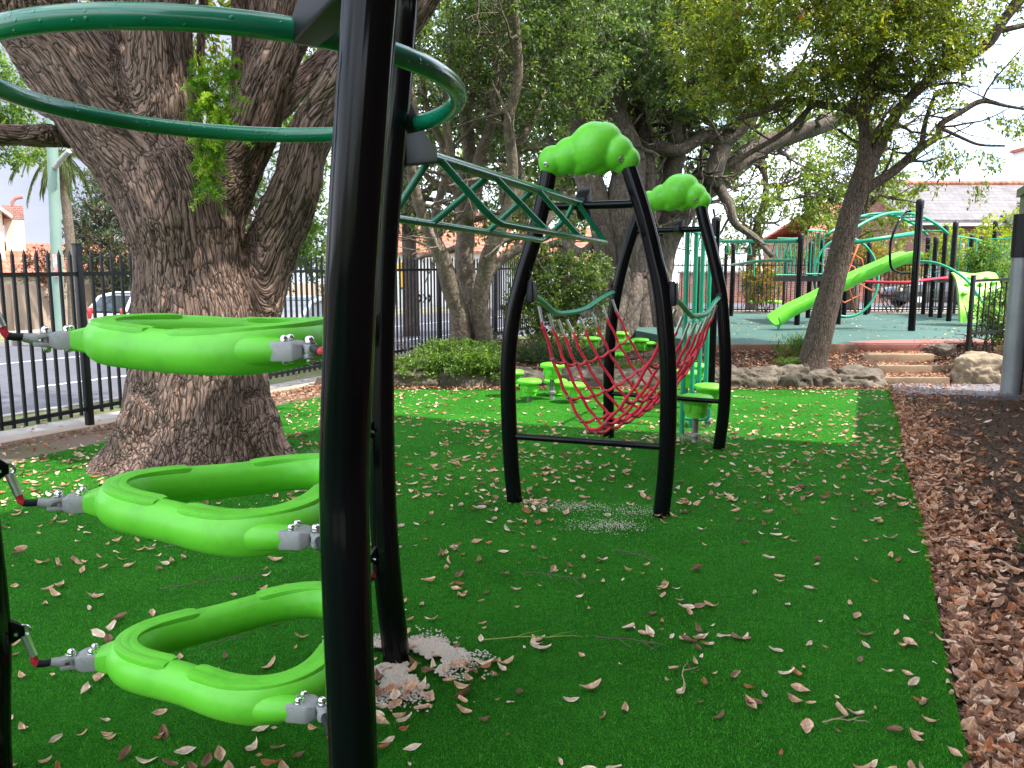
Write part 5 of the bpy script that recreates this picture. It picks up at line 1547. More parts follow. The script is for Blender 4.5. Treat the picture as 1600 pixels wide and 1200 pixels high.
far_tree('street_tree', 'bushy grey green street tree behind the pale green pole', (-15.6, 30.5, -.2), 5.0, .18,
         [(B_(165, 330, 31), (1.3, 1.2, 1.2)), (B_(170, 400, 31), (1.5, 1.3, 1.2)), (B_(140, 380, 31), (1.0, 1.1, .9)), (B_(210, 370, 31), (1.2, 1.2, 1.1)), (B_(150, 290, 31), (.7, .8, .5)), (B_(190, 450, 31), (1.1, 1, .7))], PAL_BLUE, 20, 17, .13, 67, thr=.42)
far_tree('street_tree', 'green street tree seen between the big trunk and its right hand stem', (-9.5, 29, -.2), 6, .2,
         [(B_(450, 340, 29), (1.6, 1.2, 1.8)), (B_(475, 250, 29), (1.3, 1.2, 1.4)), (B_(420, 420, 29), (1.2, 1.0, .9)), (B_(500, 390, 29), (1.4, 1.2, 1.4)), (B_(440, 160, 30), (1.7, 1.2, 1.6))], PAL_FRESH, 13, 17, .15, 68, thr=.42)
far_tree('roadside_tree', 'green roadside tree glimpsed at the left edge behind the heavy limb', (-19.5, 24, -.2), 7, .2,
         [(B_(-20, 130, 24), (1.4, 1.2, 1.2)), (B_(10, 190, 24), (1.0, 1.0, .5)), (B_(-60, 190, 24), (1.6, 1.2, .8)), (B_(60, 235, 24), (.9, .7, .28)), (B_(15, 240, 24), (.8, .7, .25))], PAL_FRESH, 24, 17, .13, 69, thr=.42)

# palm fronds
def palm():
    c = P(95, 236, 27)
    t = thing('palm_tree', (c.x, c.y, -.2), 'palm with drooping fronds just behind the pale green street pole', 'palm')
    MB().tube([Vector((c.x, c.y, -.5)), Vector((c.x + .1, c.y, 2.5)), Vector((c.x, c.y, c.z))], [.2, .16, .15], 10).build('trunk', M['bark_pale'], t)
    for k in range(15):
        a = 2 * math.pi * k / 15 + random.uniform(-.2, .2); ln = random.uniform(1.4, 2.1); el = random.uniform(-.5, .9)
        P0 = Vector(c); pts = [P0]; d = Vector((math.cos(a) * math.cos(el), math.sin(a) * math.cos(el), math.sin(el)))
        for i in range(14):
            d = (d + Vector((0, 0, -.13))).normalized(); pts.append(pts[-1] + d * ln / 14)
        fr = MB().tube(pts, [.02 - .001 * i for i in range(15)], 4, False).build('frond', M['bark_pale'], t)
        pp_ = []; ax = []; 
        for i in range(1, 15):
            for s_ in (-1, 1):
                for q in range(3):
                    pp_.append(pts[i].lerp(pts[i - 1], q / 3)); tg = (pts[i] - pts[i - 1]).normalized(); sd_ = tg.cross(Vector((0, 0, 1)))
                    ax.append(tg * .7 + sd_ * s_ * .8 + Vector((0, 0, -.45)))
        n = len(pp_); cc = np.array([(.12, .16, .05)]) * RNG.uniform(.7, 1.5, (n, 1))
        leaf_cloud('leaflets', np.array([q[:] for q in pp_]), np.tile([0, 0, 1.0], (n, 1)) + RNG.normal(0, .2, (n, 3)), np.array([q[:] for q in ax]), RNG.uniform(.35, .55, n), .035, cc, M['leaf'], fr)
palm()

# ------------------------------------------------------------------ shrubs and ground plants
def shrub(name, label, base, ells, pal, dens, per, leaf, seed, thr=.40, ns=2.0, cat='shrub', m='leaf', droop=.05, wid=.5, stems=5, ext=.14, twig=.004):
    t = thing(name, base, label, cat)
    mb = MB(); b = Vector(base)
    for k in range(stems):
        c, r = random.choice(ells)
        branch(mb, b + Vector((random.gauss(0, .12), random.gauss(0, .08), -.05)), (Vector(c) - b) + Vector((random.gauss(0, .2), random.gauss(0, .2), .1)), (Vector(c) - b).length * 1.1 + .1, .018, 1, .25, .05, None, 5, 3, .004)
    if stems: mb.build('stems', M['bark_dark'], t, 180)
    crown(t, ells, dens * 4.5, per, leaf, pal, thr, ns, seed, m=m, twigs=('bark_dark', .08, twig) if stems else None, ext=ext, droop=droop, wid=wid, name='foliage', centre=b)
    return t
shrub('clipped_shrub', 'bright green low shrub spilling over boulders by the street fence', (-.7, 11.5, .3),
      [(P(700, 572, 11.0), (.55, .35, .17)), (P(745, 566, 11.05), (.45, .35, .20)), (P(660, 578, 11.0), (.35, .3, .14)), (P(778, 580, 10.95), (.22, .25, .14)), (P(720, 552, 11.5), (.75, .4, .17)), (P(640, 570, 11.3), (.3, .3, .12))], PAL_FRESH, 900, 9, .046, 71, thr=.38, ns=4, ext=.07, stems=8)
shrub('pale_shrub', 'small straw and green shrub at the corner by the black post', (-1.65, 11.55, .25),
      [(P(632, 580, 11.4), (.26, .25, .16)), (P(650, 590, 11.2), (.2, .2, .1))], [((.10, .15, .04), 3), ((.2, .2, .09), 2), ((.26, .2, .12), 1)], 1500, 9, .04, 72, ns=4, ext=.08)
shrub('dark_shrub', 'tall dark evergreen shrub behind the left leg of the nearer arch', (1.05, 14.6, .4),
      [(P(870, 440, 14.4), (.85, .6, .55)), (P(840, 480, 14.2), (.6, .5, .45)), (P(905, 480, 14.6), (.6, .5, .5)), (P(880, 530, 14.2), (.85, .5, .3)), (P(925, 430, 14.8), (.4, .4, .4)), (P(830, 410, 14.6), (.45, .4, .35))], PAL_DARK, 75, 15, .07, 73, thr=.42)
shrub('dark_shrub', 'dark shrub hugging the foot of the multi-trunked tree', (-.35, 13.0, .35),
      [(P(775, 545, 12.9), (.5, .4, .22)), (P(722, 545, 12.8), (.32, .3, .18)), (P(800, 560, 12.4), (.4, .3, .18))], PAL_DARK, 300, 12, .05, 74, thr=.40, ns=3, ext=.1)
shrub('fern_clump', 'low dark green strappy clump between boulders and the dark shrub', (1.1, 12.0, .4),
      [(P(850, 560, 12.0), (.5, .35, .16)), (P(910, 562, 12.0), (.4, .35, .13))], [((.035, .065, .02), 3), ((.06, .10, .03), 2)], 300, 14, .12, 75, wid=.12, ext=.1, droop=-.3, ns=3)
shrub('ground_cover', 'patch of low green weeds on the bed behind the red net', (2.05, 11.9, .4),
      [(P(965, 570, 11.6), (.5, .3, .05)), (P(1000, 575, 11.5), (.4, .25, .05))], PAL_FRESH, 1600, 9, .035, 76, ns=5, ext=.05, wid=.3, stems=2, cat='plant')
shrub('grass_tuft', 'tuft of green strappy grass left of the leaning tree on the bed', (3.45, 11.4, .4),
      [(P(1240, 545, 11.55), (.22, .12, .12)), (P(1225, 550, 11.5), (.15, .1, .08))], PAL_FRESH, 1500, 10, .13, 77, wid=.06, droop=-.9, ns=4, ext=.04, stems=0, cat='plant')
shrub('grass_tuft', 'small green weed patch at the left foot of the leaning tree', (3.6, 11.15, .3),
      [(P(1228, 566, 11.2), (.2, .12, .04))], PAL_FRESH, 3000, 10, .05, 78, wid=.16, droop=-.6, ns=5, ext=.03, stems=0, cat='plant')
shrub('leafy_bush', 'mid green bush behind the short black railing', (7.35, 11.8, .5),
      [(P(1560, 490, 11.9), (.26, .3, .34)), (P(1548, 510, 11.7), (.2, .25, .25)), (P(1575, 520, 11.6), (.22, .25, .3))], PAL_FRESH, 500, 12, .05, 79, ns=3.5, ext=.1)
shrub('leafy_bush', 'airy bush growing against the green bars behind the climbing wall', (11.8, 19.6, .54),
      [(P(1545, 415, 19.4), (.6, .5, .6)), (P(1560, 450, 19.2), (.5, .5, .5)), (P(1535, 400, 19.4), (.35, .4, .4))], PAL_FRESH, 60, 14, .08, 80)
shrub('flowering_bush', 'yellow flecked bush behind the playground fence, under the rope swing beam', (8.1, 24.9, .5),
      [(P(1190, 450, 24.6), (.6, .5, .55)), (P(1175, 425, 24.6), (.4, .4, .35)), (P(1210, 420, 24.6), (.4, .4, .35))], [((.10, .14, .03), 3), ((.40, .27, .02), 2), ((.18, .22, .03), 2), ((.35, .12, .05), 1)], 90, 14, .07, 81)
shrub('flowering_bush', 'orange tinged bush behind the playground fence, right of the slide', (12.4, 25, .5),
      [(P(1380, 410, 24.8), (.9, .5, .45)), (P(1350, 395, 24.8), (.6, .5, .35)), (P(1410, 430, 24.8), (.6, .5, .5))], [((.14, .17, .03), 3), ((.30, .26, .04), 2), ((.40, .14, .05), 1.2)], 60, 14, .08, 82)
shrub('reddish_shrub', 'dark red leaved shrub across the road, left of the pale green pole', (-17.2, 29.5, -.2),
      [(P(58, 420, 29), (.75, .5, .8)), (P(70, 455, 29), (.8, .5, .6)), (P(45, 460, 29), (.7, .5, .6))], [((.10, .045, .03), 3), ((.16, .07, .04), 2), ((.09, .09, .03), 1)], 22, 13, .10, 84)
shrub('weed_tuft', 'green weed tuft among the brown leaves at the right edge', (2.93, 3.95, 0.0),
      [((2.93, 3.95, .05), (.13, .15, .05))], [((.07, .12, .03), 3), ((.13, .15, .06), 2)], 9000, 10, .09, 83, wid=.05, droop=-.8, ns=6, ext=.02, stems=0, cat='plant')
# ================================================================== UPPER PLAYGROUND
def upx(u, v):        # foot of something on the upper level
    return G(u, v, UP)
def pole(parent, u, vt, vb, r=0.06, name='post', m='black', cap=True):
    b = upx(u, vb); top = P(u, vt, b.y).z
    mb = MB().tube([b - Vector((0, 0, .15)), Vector((b.x, b.y, top - .05))], r, 20)
    o = mb.build(name, M[m], parent, 60)
    if cap:
        c = MB(); c.lathe([(r * 1.12, -.13), (r * 1.12, -.04), (r * .85, -.01), (r * .4, .01), (.001, .014)], 20, (b.x, b.y, top))
        c.lathe([(r * 1.14, -.17), (r * 1.14, -.15)], 20, (b.x, b.y, top))
        c.build('post_cap', M['black_matt'], o)
    return Vector((b.x, b.y, top))
tw = thing('play_tower', upx(1290, 505), 'upper playground tower of black posts with decks and green barred panels', 'play structure')
p1 = pole(tw, 1245, 365, 508); p2 = pole(tw, 1309, 352, 507); p2b = pole(tw, 1318, 331, 497); p3 = pole(tw, 1352, 378, 492)
p4 = pole(tw, 1442, 370, 491); p5 = pole(tw, 1454, 370, 495); p6 = pole(tw, 1468, 352, 497); p7 = pole(tw, 1482, 346, 502)
p8 = pole(tw, 1509, 367, 496); p9 = pole(tw, 1524, 369, 494); p10 = pole(tw, 1544, 345, 494); pole(tw, 1262, 378, 497); pole(tw, 1278, 374, 499)
def deck(pts, z, th=0.12):
    MB().prism([Vector((p.x, p.y, z)) for p in pts], (0, 0, -th), (0, 0, 0)).build('deck', M['fence'], tw, 0)
z1 = P(1280, 431, p1.y).z
deck([p1, p2, p2 + Vector((.15, 2.6, 0)), p1 + Vector((.3, 2.6, 0))], z1)
z2 = P(1460, 433, p6.y).z
deck([p7 + Vector((0, -.05, 0)), p4, p4 + Vector((1.6, 1.2, 0)), p8 + Vector((.2, 0, 0))], z2, .14)
def bars(parent, a, b, z0, z1, n, name='barred_panel', r=.014):
    mb = MB()
    for k in range(n):
        q = a.lerp(b, k / (n - 1)); mb.tube([Vector((q.x, q.y, z0)), Vector((q.x, q.y, z1))], r, 8)
    for z in (z0, z1): mb.tube([Vector((a.x, a.y, z)), Vector((b.x, b.y, z))], r * 1.25, 8)
    return mb.build(name, M['green_far'], parent, 60)
bars(tw, p1 + Vector((.12, -.05, 0)), p1.lerp(p2, .52) + Vector((0, -.05, 0)), z1 + .04, z1 + .98, 5)
bars(tw, p1 + Vector((.3, 2.4, 0)), p2 + Vector((0, 2.4, 0)), z1 + .04, z1 + .95, 8)
bars(tw, p7 + Vector((.1, .3, 0)), p8 + Vector((0, -.2, 0)), z2 + .05, z2 + 1.0, 4)
bars(tw, p4, p5, z2 + .05, z2 + .95, 3)
bars(tw, p8, p9, z2 + .0, z2 + 1.0, 3, r=.03)
bars(tw, p9 + Vector((.2, 0, 0)), p10 + Vector((.35, -.3, 0)), z2 + .1, z2 + 1.05, 7)
# low rung ladder below the second deck
mb = MB()
for k in range(5):
    z = UP + .25 + k * .24
    mb.tube([Vector((p5.x, p5.y - .02, z)), Vector((p6.x, p6.y - .02, z))], .016, 8)
mb.build('rung_ladder', M['green_far'], tw)
# overhead arch joining the two towers
oa = thing('arch_bridge', (p2.x, p2.y, UP), 'arched green double rail monkey bridge high above the slide', 'monkey bars')
A0 = P(1322, 367, 17.0); A1 = P(1482, 366, 18.6)
arcs = []
for off, dz in ((0, 0), (.75, 0.02)):
    pts = [A0 + (A1 - A0) * t + Vector((-.25 * off, .8 * off, .62 * 4 * t * (1 - t) * .8 + dz)) for t in np.linspace(0, 1, 25)]
    arcs.append(pts)
    MB().tube(pts, .032, 10).build('arch_rail', M['green_far'], oa, 180)
for k in range(1, 24, 2):
    MB().tube([arcs[0][k], arcs[1][k]], .02, 8).build('rung', M['green_far'], oa, 180)
MB().tube([P(1322, 381, 17.3), P(1380, 372, 17.4), P(1432, 364, 17.6)], .045, 10).build('lower_beam', M['green_far'], oa, 180)
# ring net
rn = thing('ring_net', upx(1322, 500), 'upright green ring strung with orange rope beside the slide', 'rope net')
c = P(1322, 433, 18.2); rr = 0.92
MB().tube([c + Vector((math.cos(a) * rr * .82, math.sin(a) * .15, math.sin(a) * rr)) for a in np.linspace(0, 2 * math.pi, 49)[:-1]], .03, 10, closed=True, up=(0, 1, 0.1)).build('ring', M['green_far'], rn, 180)
for k in range(4):
    a = math.pi * k / 4 + .4
    MB().tube([c + Vector((math.cos(a) * rr * .8, 0, math.sin(a) * rr)), c - Vector((math.cos(a) * rr * .8, 0, math.sin(a) * rr))], .02, 6).build('rope', M['orange_rope'], rn, 180)
for f in (.35, .65):
    MB().tube([c + Vector((math.cos(a) * rr * .8 * f, 0, math.sin(a) * rr * f)) for a in np.linspace(0, 2 * math.pi, 9)[:-1]], .018, 6, closed=True, up=(0, 1, .1)).build('rope', M['orange_rope'], rn, 180)
# slide
sl = thing('slide', upx(1218, 512), 'lime green wave slide running down to the left behind the leaning tree', 'slide')
Ys = 15.3
path = [(1210, 501), (1228, 488), (1250, 477), (1275, 465), (1305, 449), (1335, 434), (1365, 421), (1395, 408), (1415, 401), (1430, 401)]
pts = [Vector(p) for p in spline([tuple(P(u, v, Ys + .15 * k * .3)) for k, (u, v) in enumerate(path)], 5)]
mb = MB()
_in = [(.18 * math.cos(R(a)), .17 * math.sin(R(a)) + .06) for a in range(190, 351, 20)]
_out = [(.235 * math.cos(R(a)), .21 * math.sin(R(a)) + .06) for a in range(355, 184, -19)]
prof2 = [(-.235, .09), (-.205, .105)] + _in + [(.205, .105), (.235, .09)] + _out
vs = []; k_ = len(prof2)
for i, p in enumerate(pts):
    tg = (pts[min(i + 1, len(pts) - 1)] - pts[max(i - 1, 0)]).normalized()
    sd_ = tg.cross(Vector((0, 0, 1))).normalized(); un = sd_.cross(tg)
    e_ = i / (len(pts) - 1)
    kf = 1.0
    for a, b in prof2:
        bb = b * kf
        if e_ > .93: bb = b * (1 - (e_ - .93) * 5)
        vs.append(p + sd_ * a + un * bb)
fs = [(i * k_ + j, i * k_ + (j + 1) % k_, (i + 1) * k_ + (j + 1) % k_, (i + 1) * k_ + j) for i in range(len(pts) - 1) for j in range(k_)]
fs += [tuple(range(k_)), tuple((len(pts) - 1) * k_ + j for j in range(k_ - 1, -1, -1))]
mb.add(vs, fs)
mb.build('chute', M['lime'], sl, 50)
e0 = pts[1]
MB().tube([Vector((e0.x + .05, e0.y, UP - .1)), Vector((e0.x + .05, e0.y, e0.z - .1))], .03, 12).build('support_leg', M['green_far'], sl)
q = P(1297, 455, Ys + .2)
MB().tube([Vector((q.x, q.y, UP - .1)), Vector((q.x, q.y, q.z - .1))], .03, 12).build('support_leg', M['green_far'], sl)
# fire pole with bent handle
fp = thing('climbing_pole', upx(1423, 517), 'tall black mast with a bent black handle tube in front of the slide top', 'pole')
pt = pole(fp, 1424, 311, 517, .068, 'mast', cap=True)
y_ = upx(1423, 517).y
hp = [P(1424, 330, y_), P(1416, 331, y_), P(1405, 345, y_ - .25), P(1394, 370, y_ - .35), P(1391, 385, y_ - .35), P(1391, 410, y_ - .35), P(1395, 421, y_ - .3), P(1405, 426, y_ - .1), P(1422, 427, y_)]
MB().tube([Vector(p) for p in spline([tuple(q) for q in hp], 5)], .024, 12).build('handle', M['black'], fp, 180)
# arched ladder
al = thing('arched_ladder', upx(1540, 506), 'curved green arch ladder reaching down in front of the lime climbing wall', 'ladder')
arcL = [(1434, 409, 17.0), (1460, 411, 16.6), (1485, 420, 16.2), (1510, 437, 15.8), (1528, 460, 15.4), (1538, 480, 15.1), (1541, 503, 14.9)]
ra = [Vector(p) for p in spline([tuple(P(*q)) for q in arcL], 5)]
off = Vector((-.33, -.55, 0)) * 0.9
rb2 = [p + off for p in ra]
for rr_ in (ra, rb2): MB().tube([p for p in rr_ if p.z > UP - .1], .026, 10).build('side_rail', M['green_far'], al, 180)
for k in range(5, len(ra) - 2, 3):
    MB().tube([ra[k], rb2[k]], .019, 8).build('rung', M['green_far'], al, 180)
# climbing wall
cw = thing('climbing_wall', upx(1525, 504), 'curved lime green climbing wall dotted with darker holds', 'climbing wall')
wc = [(1489, 427, 17.3), (1494, 437, 17.0), (1498, 455, 16.75), (1500, 480, 16.6), (1501, 504, 16.55)]
Lp = [Vector(p) for p in spline([tuple(P(*q)) for q in wc], 6)]
wd = Vector((1.02, .12, 0))
th_ = Vector((0.10, .26, 0.02))
mb = MB()
for fo in (Vector((0, 0, 0)),):
    n_ = len(Lp); W_ = 10
    F_ = [[p + wd * (j / W_) + Vector((0, 0, .02 * math.sin(j * .9) * (i / n_ < .12))) + Vector((0, -.035 * math.sin(j * 1.3) * math.sin(i * .7), 0)) for j in range(W_ + 1)] for i, p in enumerate(Lp)]
    vs = [q for r_ in F_ for q in r_] + [q + th_ for r_ in F_ for q in r_]
    def ix(i, j, b): return b * n_ * (W_ + 1) + i * (W_ + 1) + j
    fs = []
    for i in range(n_ - 1):
        for j in range(W_):
            fs.append((ix(i, j, 0), ix(i, j + 1, 0), ix(i + 1, j + 1, 0), ix(i + 1, j, 0)))
            fs.append((ix(i, j, 1), ix(i + 1, j, 1), ix(i + 1, j + 1, 1), ix(i, j + 1, 1)))
        for j in (0, W_): fs.append((ix(i, j, 0), ix(i + 1, j, 0), ix(i + 1, j, 1), ix(i, j, 1)))
    for j in range(W_):
        for i in (0, n_ - 1): fs.append((ix(i, j, 0), ix(i, j + 1, 0), ix(i, j + 1, 1), ix(i, j, 1)))
    mb.add(vs, fs)
M['lime_pale'] = mat('lime_panel', (0.30, 0.72, 0.075), 0.42, var=(4, (0.20, 0.62, .04), .4, .7))
mb.build('panel', M['lime_pale'], cw, 60)
M['hold'] = mat('hold_plastic', (0.13, 0.46, 0.02), .45)
for (i, j) in ((5, 3), (5, 7), (9, 2), (9, 5), (8, 8), (13, 1), (13, 4), (14, 7), (17, 3), (18, 6), (20, 2), (21, 8), (12, 9)):
    MB().ball(F_[i][j] + Vector((0, -.03, 0)), .055, 2, (1.25, .7, .8)).build('hold', M['hold'], cw, 180)
# rope swing beam at the left
sb = thing('trapeze_beam', upx(1142, 493), 'long green overhead beam on black posts with hanging trapeze handles', 'monkey bars')
q0 = pole(sb, 1142, 380, 494, .06); q1 = pole(sb, 1131, 384, 490, .05)
b0_, b1_ = P(1120, 377, q0.y), P(1245, 377, p1.y + .05)
MB().tube([b0_ - (b1_ - b0_) * .25, b1_], .04, 12).build('beam', M['green_far'], sb)
for k in range(7):
    q = b0_.lerp(b1_, .02 + k * .15)
    w_ = (b1_ - b0_).normalized() * .10
    MB().tube([q - Vector((0, 0, .03)), q - Vector((0, 0, .22)) - w_, q - Vector((0, 0, .33)) - w_ * 1.1, q - Vector((0, 0, .33)) + w_ * 1.1, q - Vector((0, 0, .22)) + w_, q - Vector((0, 0, .03))], .014, 8).build('trapeze_handle', M['green_far'], sb)
lo = [P(1143, 414, q0.y), P(1170, 410, 19.4), P(1200, 407, 18.4), P(1238, 407, p1.y)]
MB().tube([Vector(p) for p in spline([tuple(q) for q in lo], 5)], .035, 10).build('balance_rail', M['green_far'], sb, 180)
MB().tube([P(1178, 412, 19.6), P(1178, 432, 19.6)], .02, 8).build('hanger', M['green_far'], sb)
# red slack rope and orange nets farther off
rl = thing('slack_rope', P(1400, 440, 16.5), 'red tension rope stretched behind the mast under the slide top', 'rope')
MB().tube([Vector(p) for p in spline([tuple(P(*q)) for q in ((1345, 440, 17.6), (1380, 441, 17.4), (1420, 441, 17.2), (1450, 437, 17.4), (1480, 434, 18.0))], 5)], .03, 8).build('rope', M['red_rope'], rl, 180)
for u0, lb in ((1188, 'left of two red rope pyramids beyond the playground fence'), (1214, 'right of two red rope pyramids beyond the playground fence')):
    Yn = 27.4; t = thing('rope_pyramid', (P(u0, 480, Yn).x, Yn, .5), lb, 'rope net')
    ap = P(u0, 400, Yn); zb = .6
    for k in range(6):
        a = 2 * math.pi * k / 6
        ft = Vector((ap.x + .55 * math.cos(a), Yn + .55 * math.sin(a), zb))
        MB().tube([ap, ft], .016, 5).build('rope', M['orange_rope'], t, 180)
    for f in (.3, .5, .7, .9):
        MB().tube([ap.lerp(Vector((ap.x + .55 * math.cos(2 * math.pi * k / 6), Yn + .55 * math.sin(2 * math.pi * k / 6), zb)), f) for k in range(6)], .014, 5, closed=True, up=(0, 0, 1)).build('rope', M['orange_rope'], t, 180)
    MB().tube([Vector((ap.x, Yn, .4)), ap + Vector((0, 0, .1))], .03, 8).build('pole', M['alu'], t)
for u0, lb in ((1183, 'flat lime seat pad beyond the playground fence, left of a pair'), (1210, 'flat lime seat pad beyond the playground fence, right of a pair')):
    q = P(u0, 473, 25.3)
    t = thing('seat_pad', (q.x, q.y, .5), lb, 'seat')
    MB().lathe([(.24, -.02), (.26, 0), (.26, .05), (.2, .07), (.001, .075)], 20, q).build('seat', M['lime_pale'], t)
    MB().tube([Vector((q.x, q.y, .4)), q], .04, 8).build('stem', M['galv'], t)

# ================================================================== BUILDINGS
M['brick_dark'] = tile_mat('brown_brick', (0.17, 0.085, 0.06), (0.12, 0.06, 0.045), (0.20, 0.17, 0.14), 1.0, .24, .086, .85, .010, 'ALL')
M['brick_red'] = tile_mat('red_brick', (0.34, 0.12, 0.08), (0.25, 0.085, 0.06), (0.40, 0.34, 0.3), 1.0, .24, .086, .85, .010, 'ALL')
M['slate'] = tile_mat('grey_pink_slate', (0.185, 0.165, 0.16), (0.14, 0.125, 0.122), (0.085, .08, .08), 1.0, .30, .20, .6, .012, 'XZ')
M['terracotta'] = tile_mat('terracotta_tiles', (0.52, 0.19, 0.10), (0.40, 0.13, 0.07), (0.22, .08, .05), 1.0, .33, .30, .75, .03, 'ALL', .04)
M['cream'] = mat('cream_render', (0.62, 0.53, 0.43), .85, var=(.6, (.54, .45, .36), .4, .7), bump=(30, .2, .005))
M['white'] = mat('white_paint', (0.76, 0.75, 0.72), .6, var=(1, (.66, .65, .62), .45, .7))
M['glass'] = mat('window_glass', (0.03, 0.04, 0.05), .05, spec=.8)
M['green_paint'] = mat('olive_green_paint', (0.13, 0.155, 0.075), .5, var=(2, (.10, .12, .06), .4, .7))
M['grey_paint'] = mat('grey_pipe', (0.27, 0.29, 0.30), .45, .3, var=(3, (.20, .22, .23), .4, .7), bump=(20, .1, .004))
M['pole_green'] = mat('pale_green_pole', (0.20, 0.30, 0.24), .6, var=(2, (.16, .25, .20), .4, .7))
M['tan_fence'] = mat('tan_panel', (0.40, 0.30, 0.23), .8, var=(.5, (.34, .25, .19), .4, .7))

def rect_part(name, parent, c, w, h, d, m, ax=(1, 0, 0), bevel=0, az=None):
    return MB().box(c, (w, d, h), ax=ax, bevel=bevel, az=az).build(name, m, parent, 30)

# school building along the right, just out of the frame but for its end corner
def school():
    t = thing('school_building', (6.6, 9.9, 0), 'brown brick building with olive green eave and grey corner downpipe at the right edge', 'building')
    C0 = Vector((6.66, 10.02, 0))            # far corner of the wall
    AR = -AL
    def B(s, o, z): return C0 + AX * s + AR * o + Vector((0, 0, z))
    # low wing
    MB().prism([B(0, 0, -.4), B(-14, 0, -.4), B(-14, 7, -.4), B(0, 7, -.4)], (0, 0, 0), (0, 0, 2.90)).build('wall', M['brick_dark'], t, 0)
    # eave and fascia
    MB().prism([B(.02, -.06, 2.52), B(-9, -.06, 2.52), B(-9, 7.2, 2.52), B(.02, 7.2, 2.52)], (0, 0, 0), (0, 0, .05)).build('soffit', M['white'], t, 0)
    rf = MB().prism([B(.03, -.08, 2.58), B(-9.0, -.08, 2.58), B(-9.0, 7.3, 2.58), B(.03, 7.3, 2.58)], (0, 0, 0), (0, 0, .10)).build('roof', M['green_paint'], t, 0)
    g = MB()
    g.prism([B(.09, -.14, 2.34), B(-9, -.14, 2.34), B(-9, -.085, 2.34), B(.09, -.085, 2.34)], (0, 0, 0), (0, 0, .30))
    g.prism([B(.035, -.085, 2.34), B(.035, 7.3, 2.34), B(.09, 7.3, 2.34), B(.09, -.085, 2.34)], (0, 0, 0), (0, 0, .30))
    g.prism([B(.12, -.18, 2.58), B(-9, -.18, 2.58), B(-9, -.143, 2.58), B(.12, -.143, 2.58)], (0, 0, 0), (0, 0, .10))
    g.build('fascia', M['green_paint'], rf, 0)
    # corner downpipe: grey below, black collar above
    pc_ = P(1583, 560, 9.85); px_, py_ = pc_.x, pc_.y
    MB().tube([Vector((px_, py_, -.1)), Vector((px_, py_, 1.82))], .115, 28).build('downpipe', M['grey_paint'], t, 60)
    MB().tube([Vector((px_, py_, 1.80)), Vector((px_, py_, 2.32)), Vector((px_, py_, 2.34))], .128, 28).build('downpipe_collar', M['black_matt'], t, 60)
    x2, y2 = px_ + .17, py_ - .03
    MB().tube([Vector((x2, y2, -.1)), Vector((x2, y2, 1.62))], .022, 12).build('conduit', M['grey_paint'], t, 60)
    mb = MB(); mb.box((x2, y2, .72), (.12, .07, .03)); mb.box((x2 - .05, y2, 1.2), (.06, .06, .02)); mb.build('pipe_clip', M['black_matt'], t, 0)
    # tall rear block whose corner throws the shade line across the turf
    K = 3.95
    MB().prism([B(-K, .02, 2.96), B(-22, .02, 2.96), B(-22, 9, 2.96), B(-K, 9, 2.96)], (0, 0, 0), (0, 0, 7.4)).build('upper_wall', M['brick_dark'], t, 0)
    MB().prism([B(-K + .1, -.1, 10.36), B(-22.1, -.1, 10.36), B(-22.1, 9.1, 10.36), B(-K + .1, 9.1, 10.36)], (0, 0, 0), (0, 0, .25)).build('parapet', M['concrete'], t, 0)
    for k in range(6):
        for z in (4.3, 7.6):
            w_ = MB().prism([B(-5.6 - k * 2.6, -.015, z), B(-7.0 - k * 2.6, -.015, z), B(-7.0 - k * 2.6, .03, z), B(-5.6 - k * 2.6, .03, z)], (0, 0, 0), (0, 0, 1.7)).build('window', M['glass'], t, 0)
            MB().prism([B(-5.5 - k * 2.6, -.06, z - .12), B(-7.1 - k * 2.6, -.06, z - .12), B(-7.1 - k * 2.6, .02, z - .12), B(-5.5 - k * 2.6, .02, z - .12)], (0, 0, 0), (0, 0, .1)).build('sill', M['concrete'], w_, 0)
school()

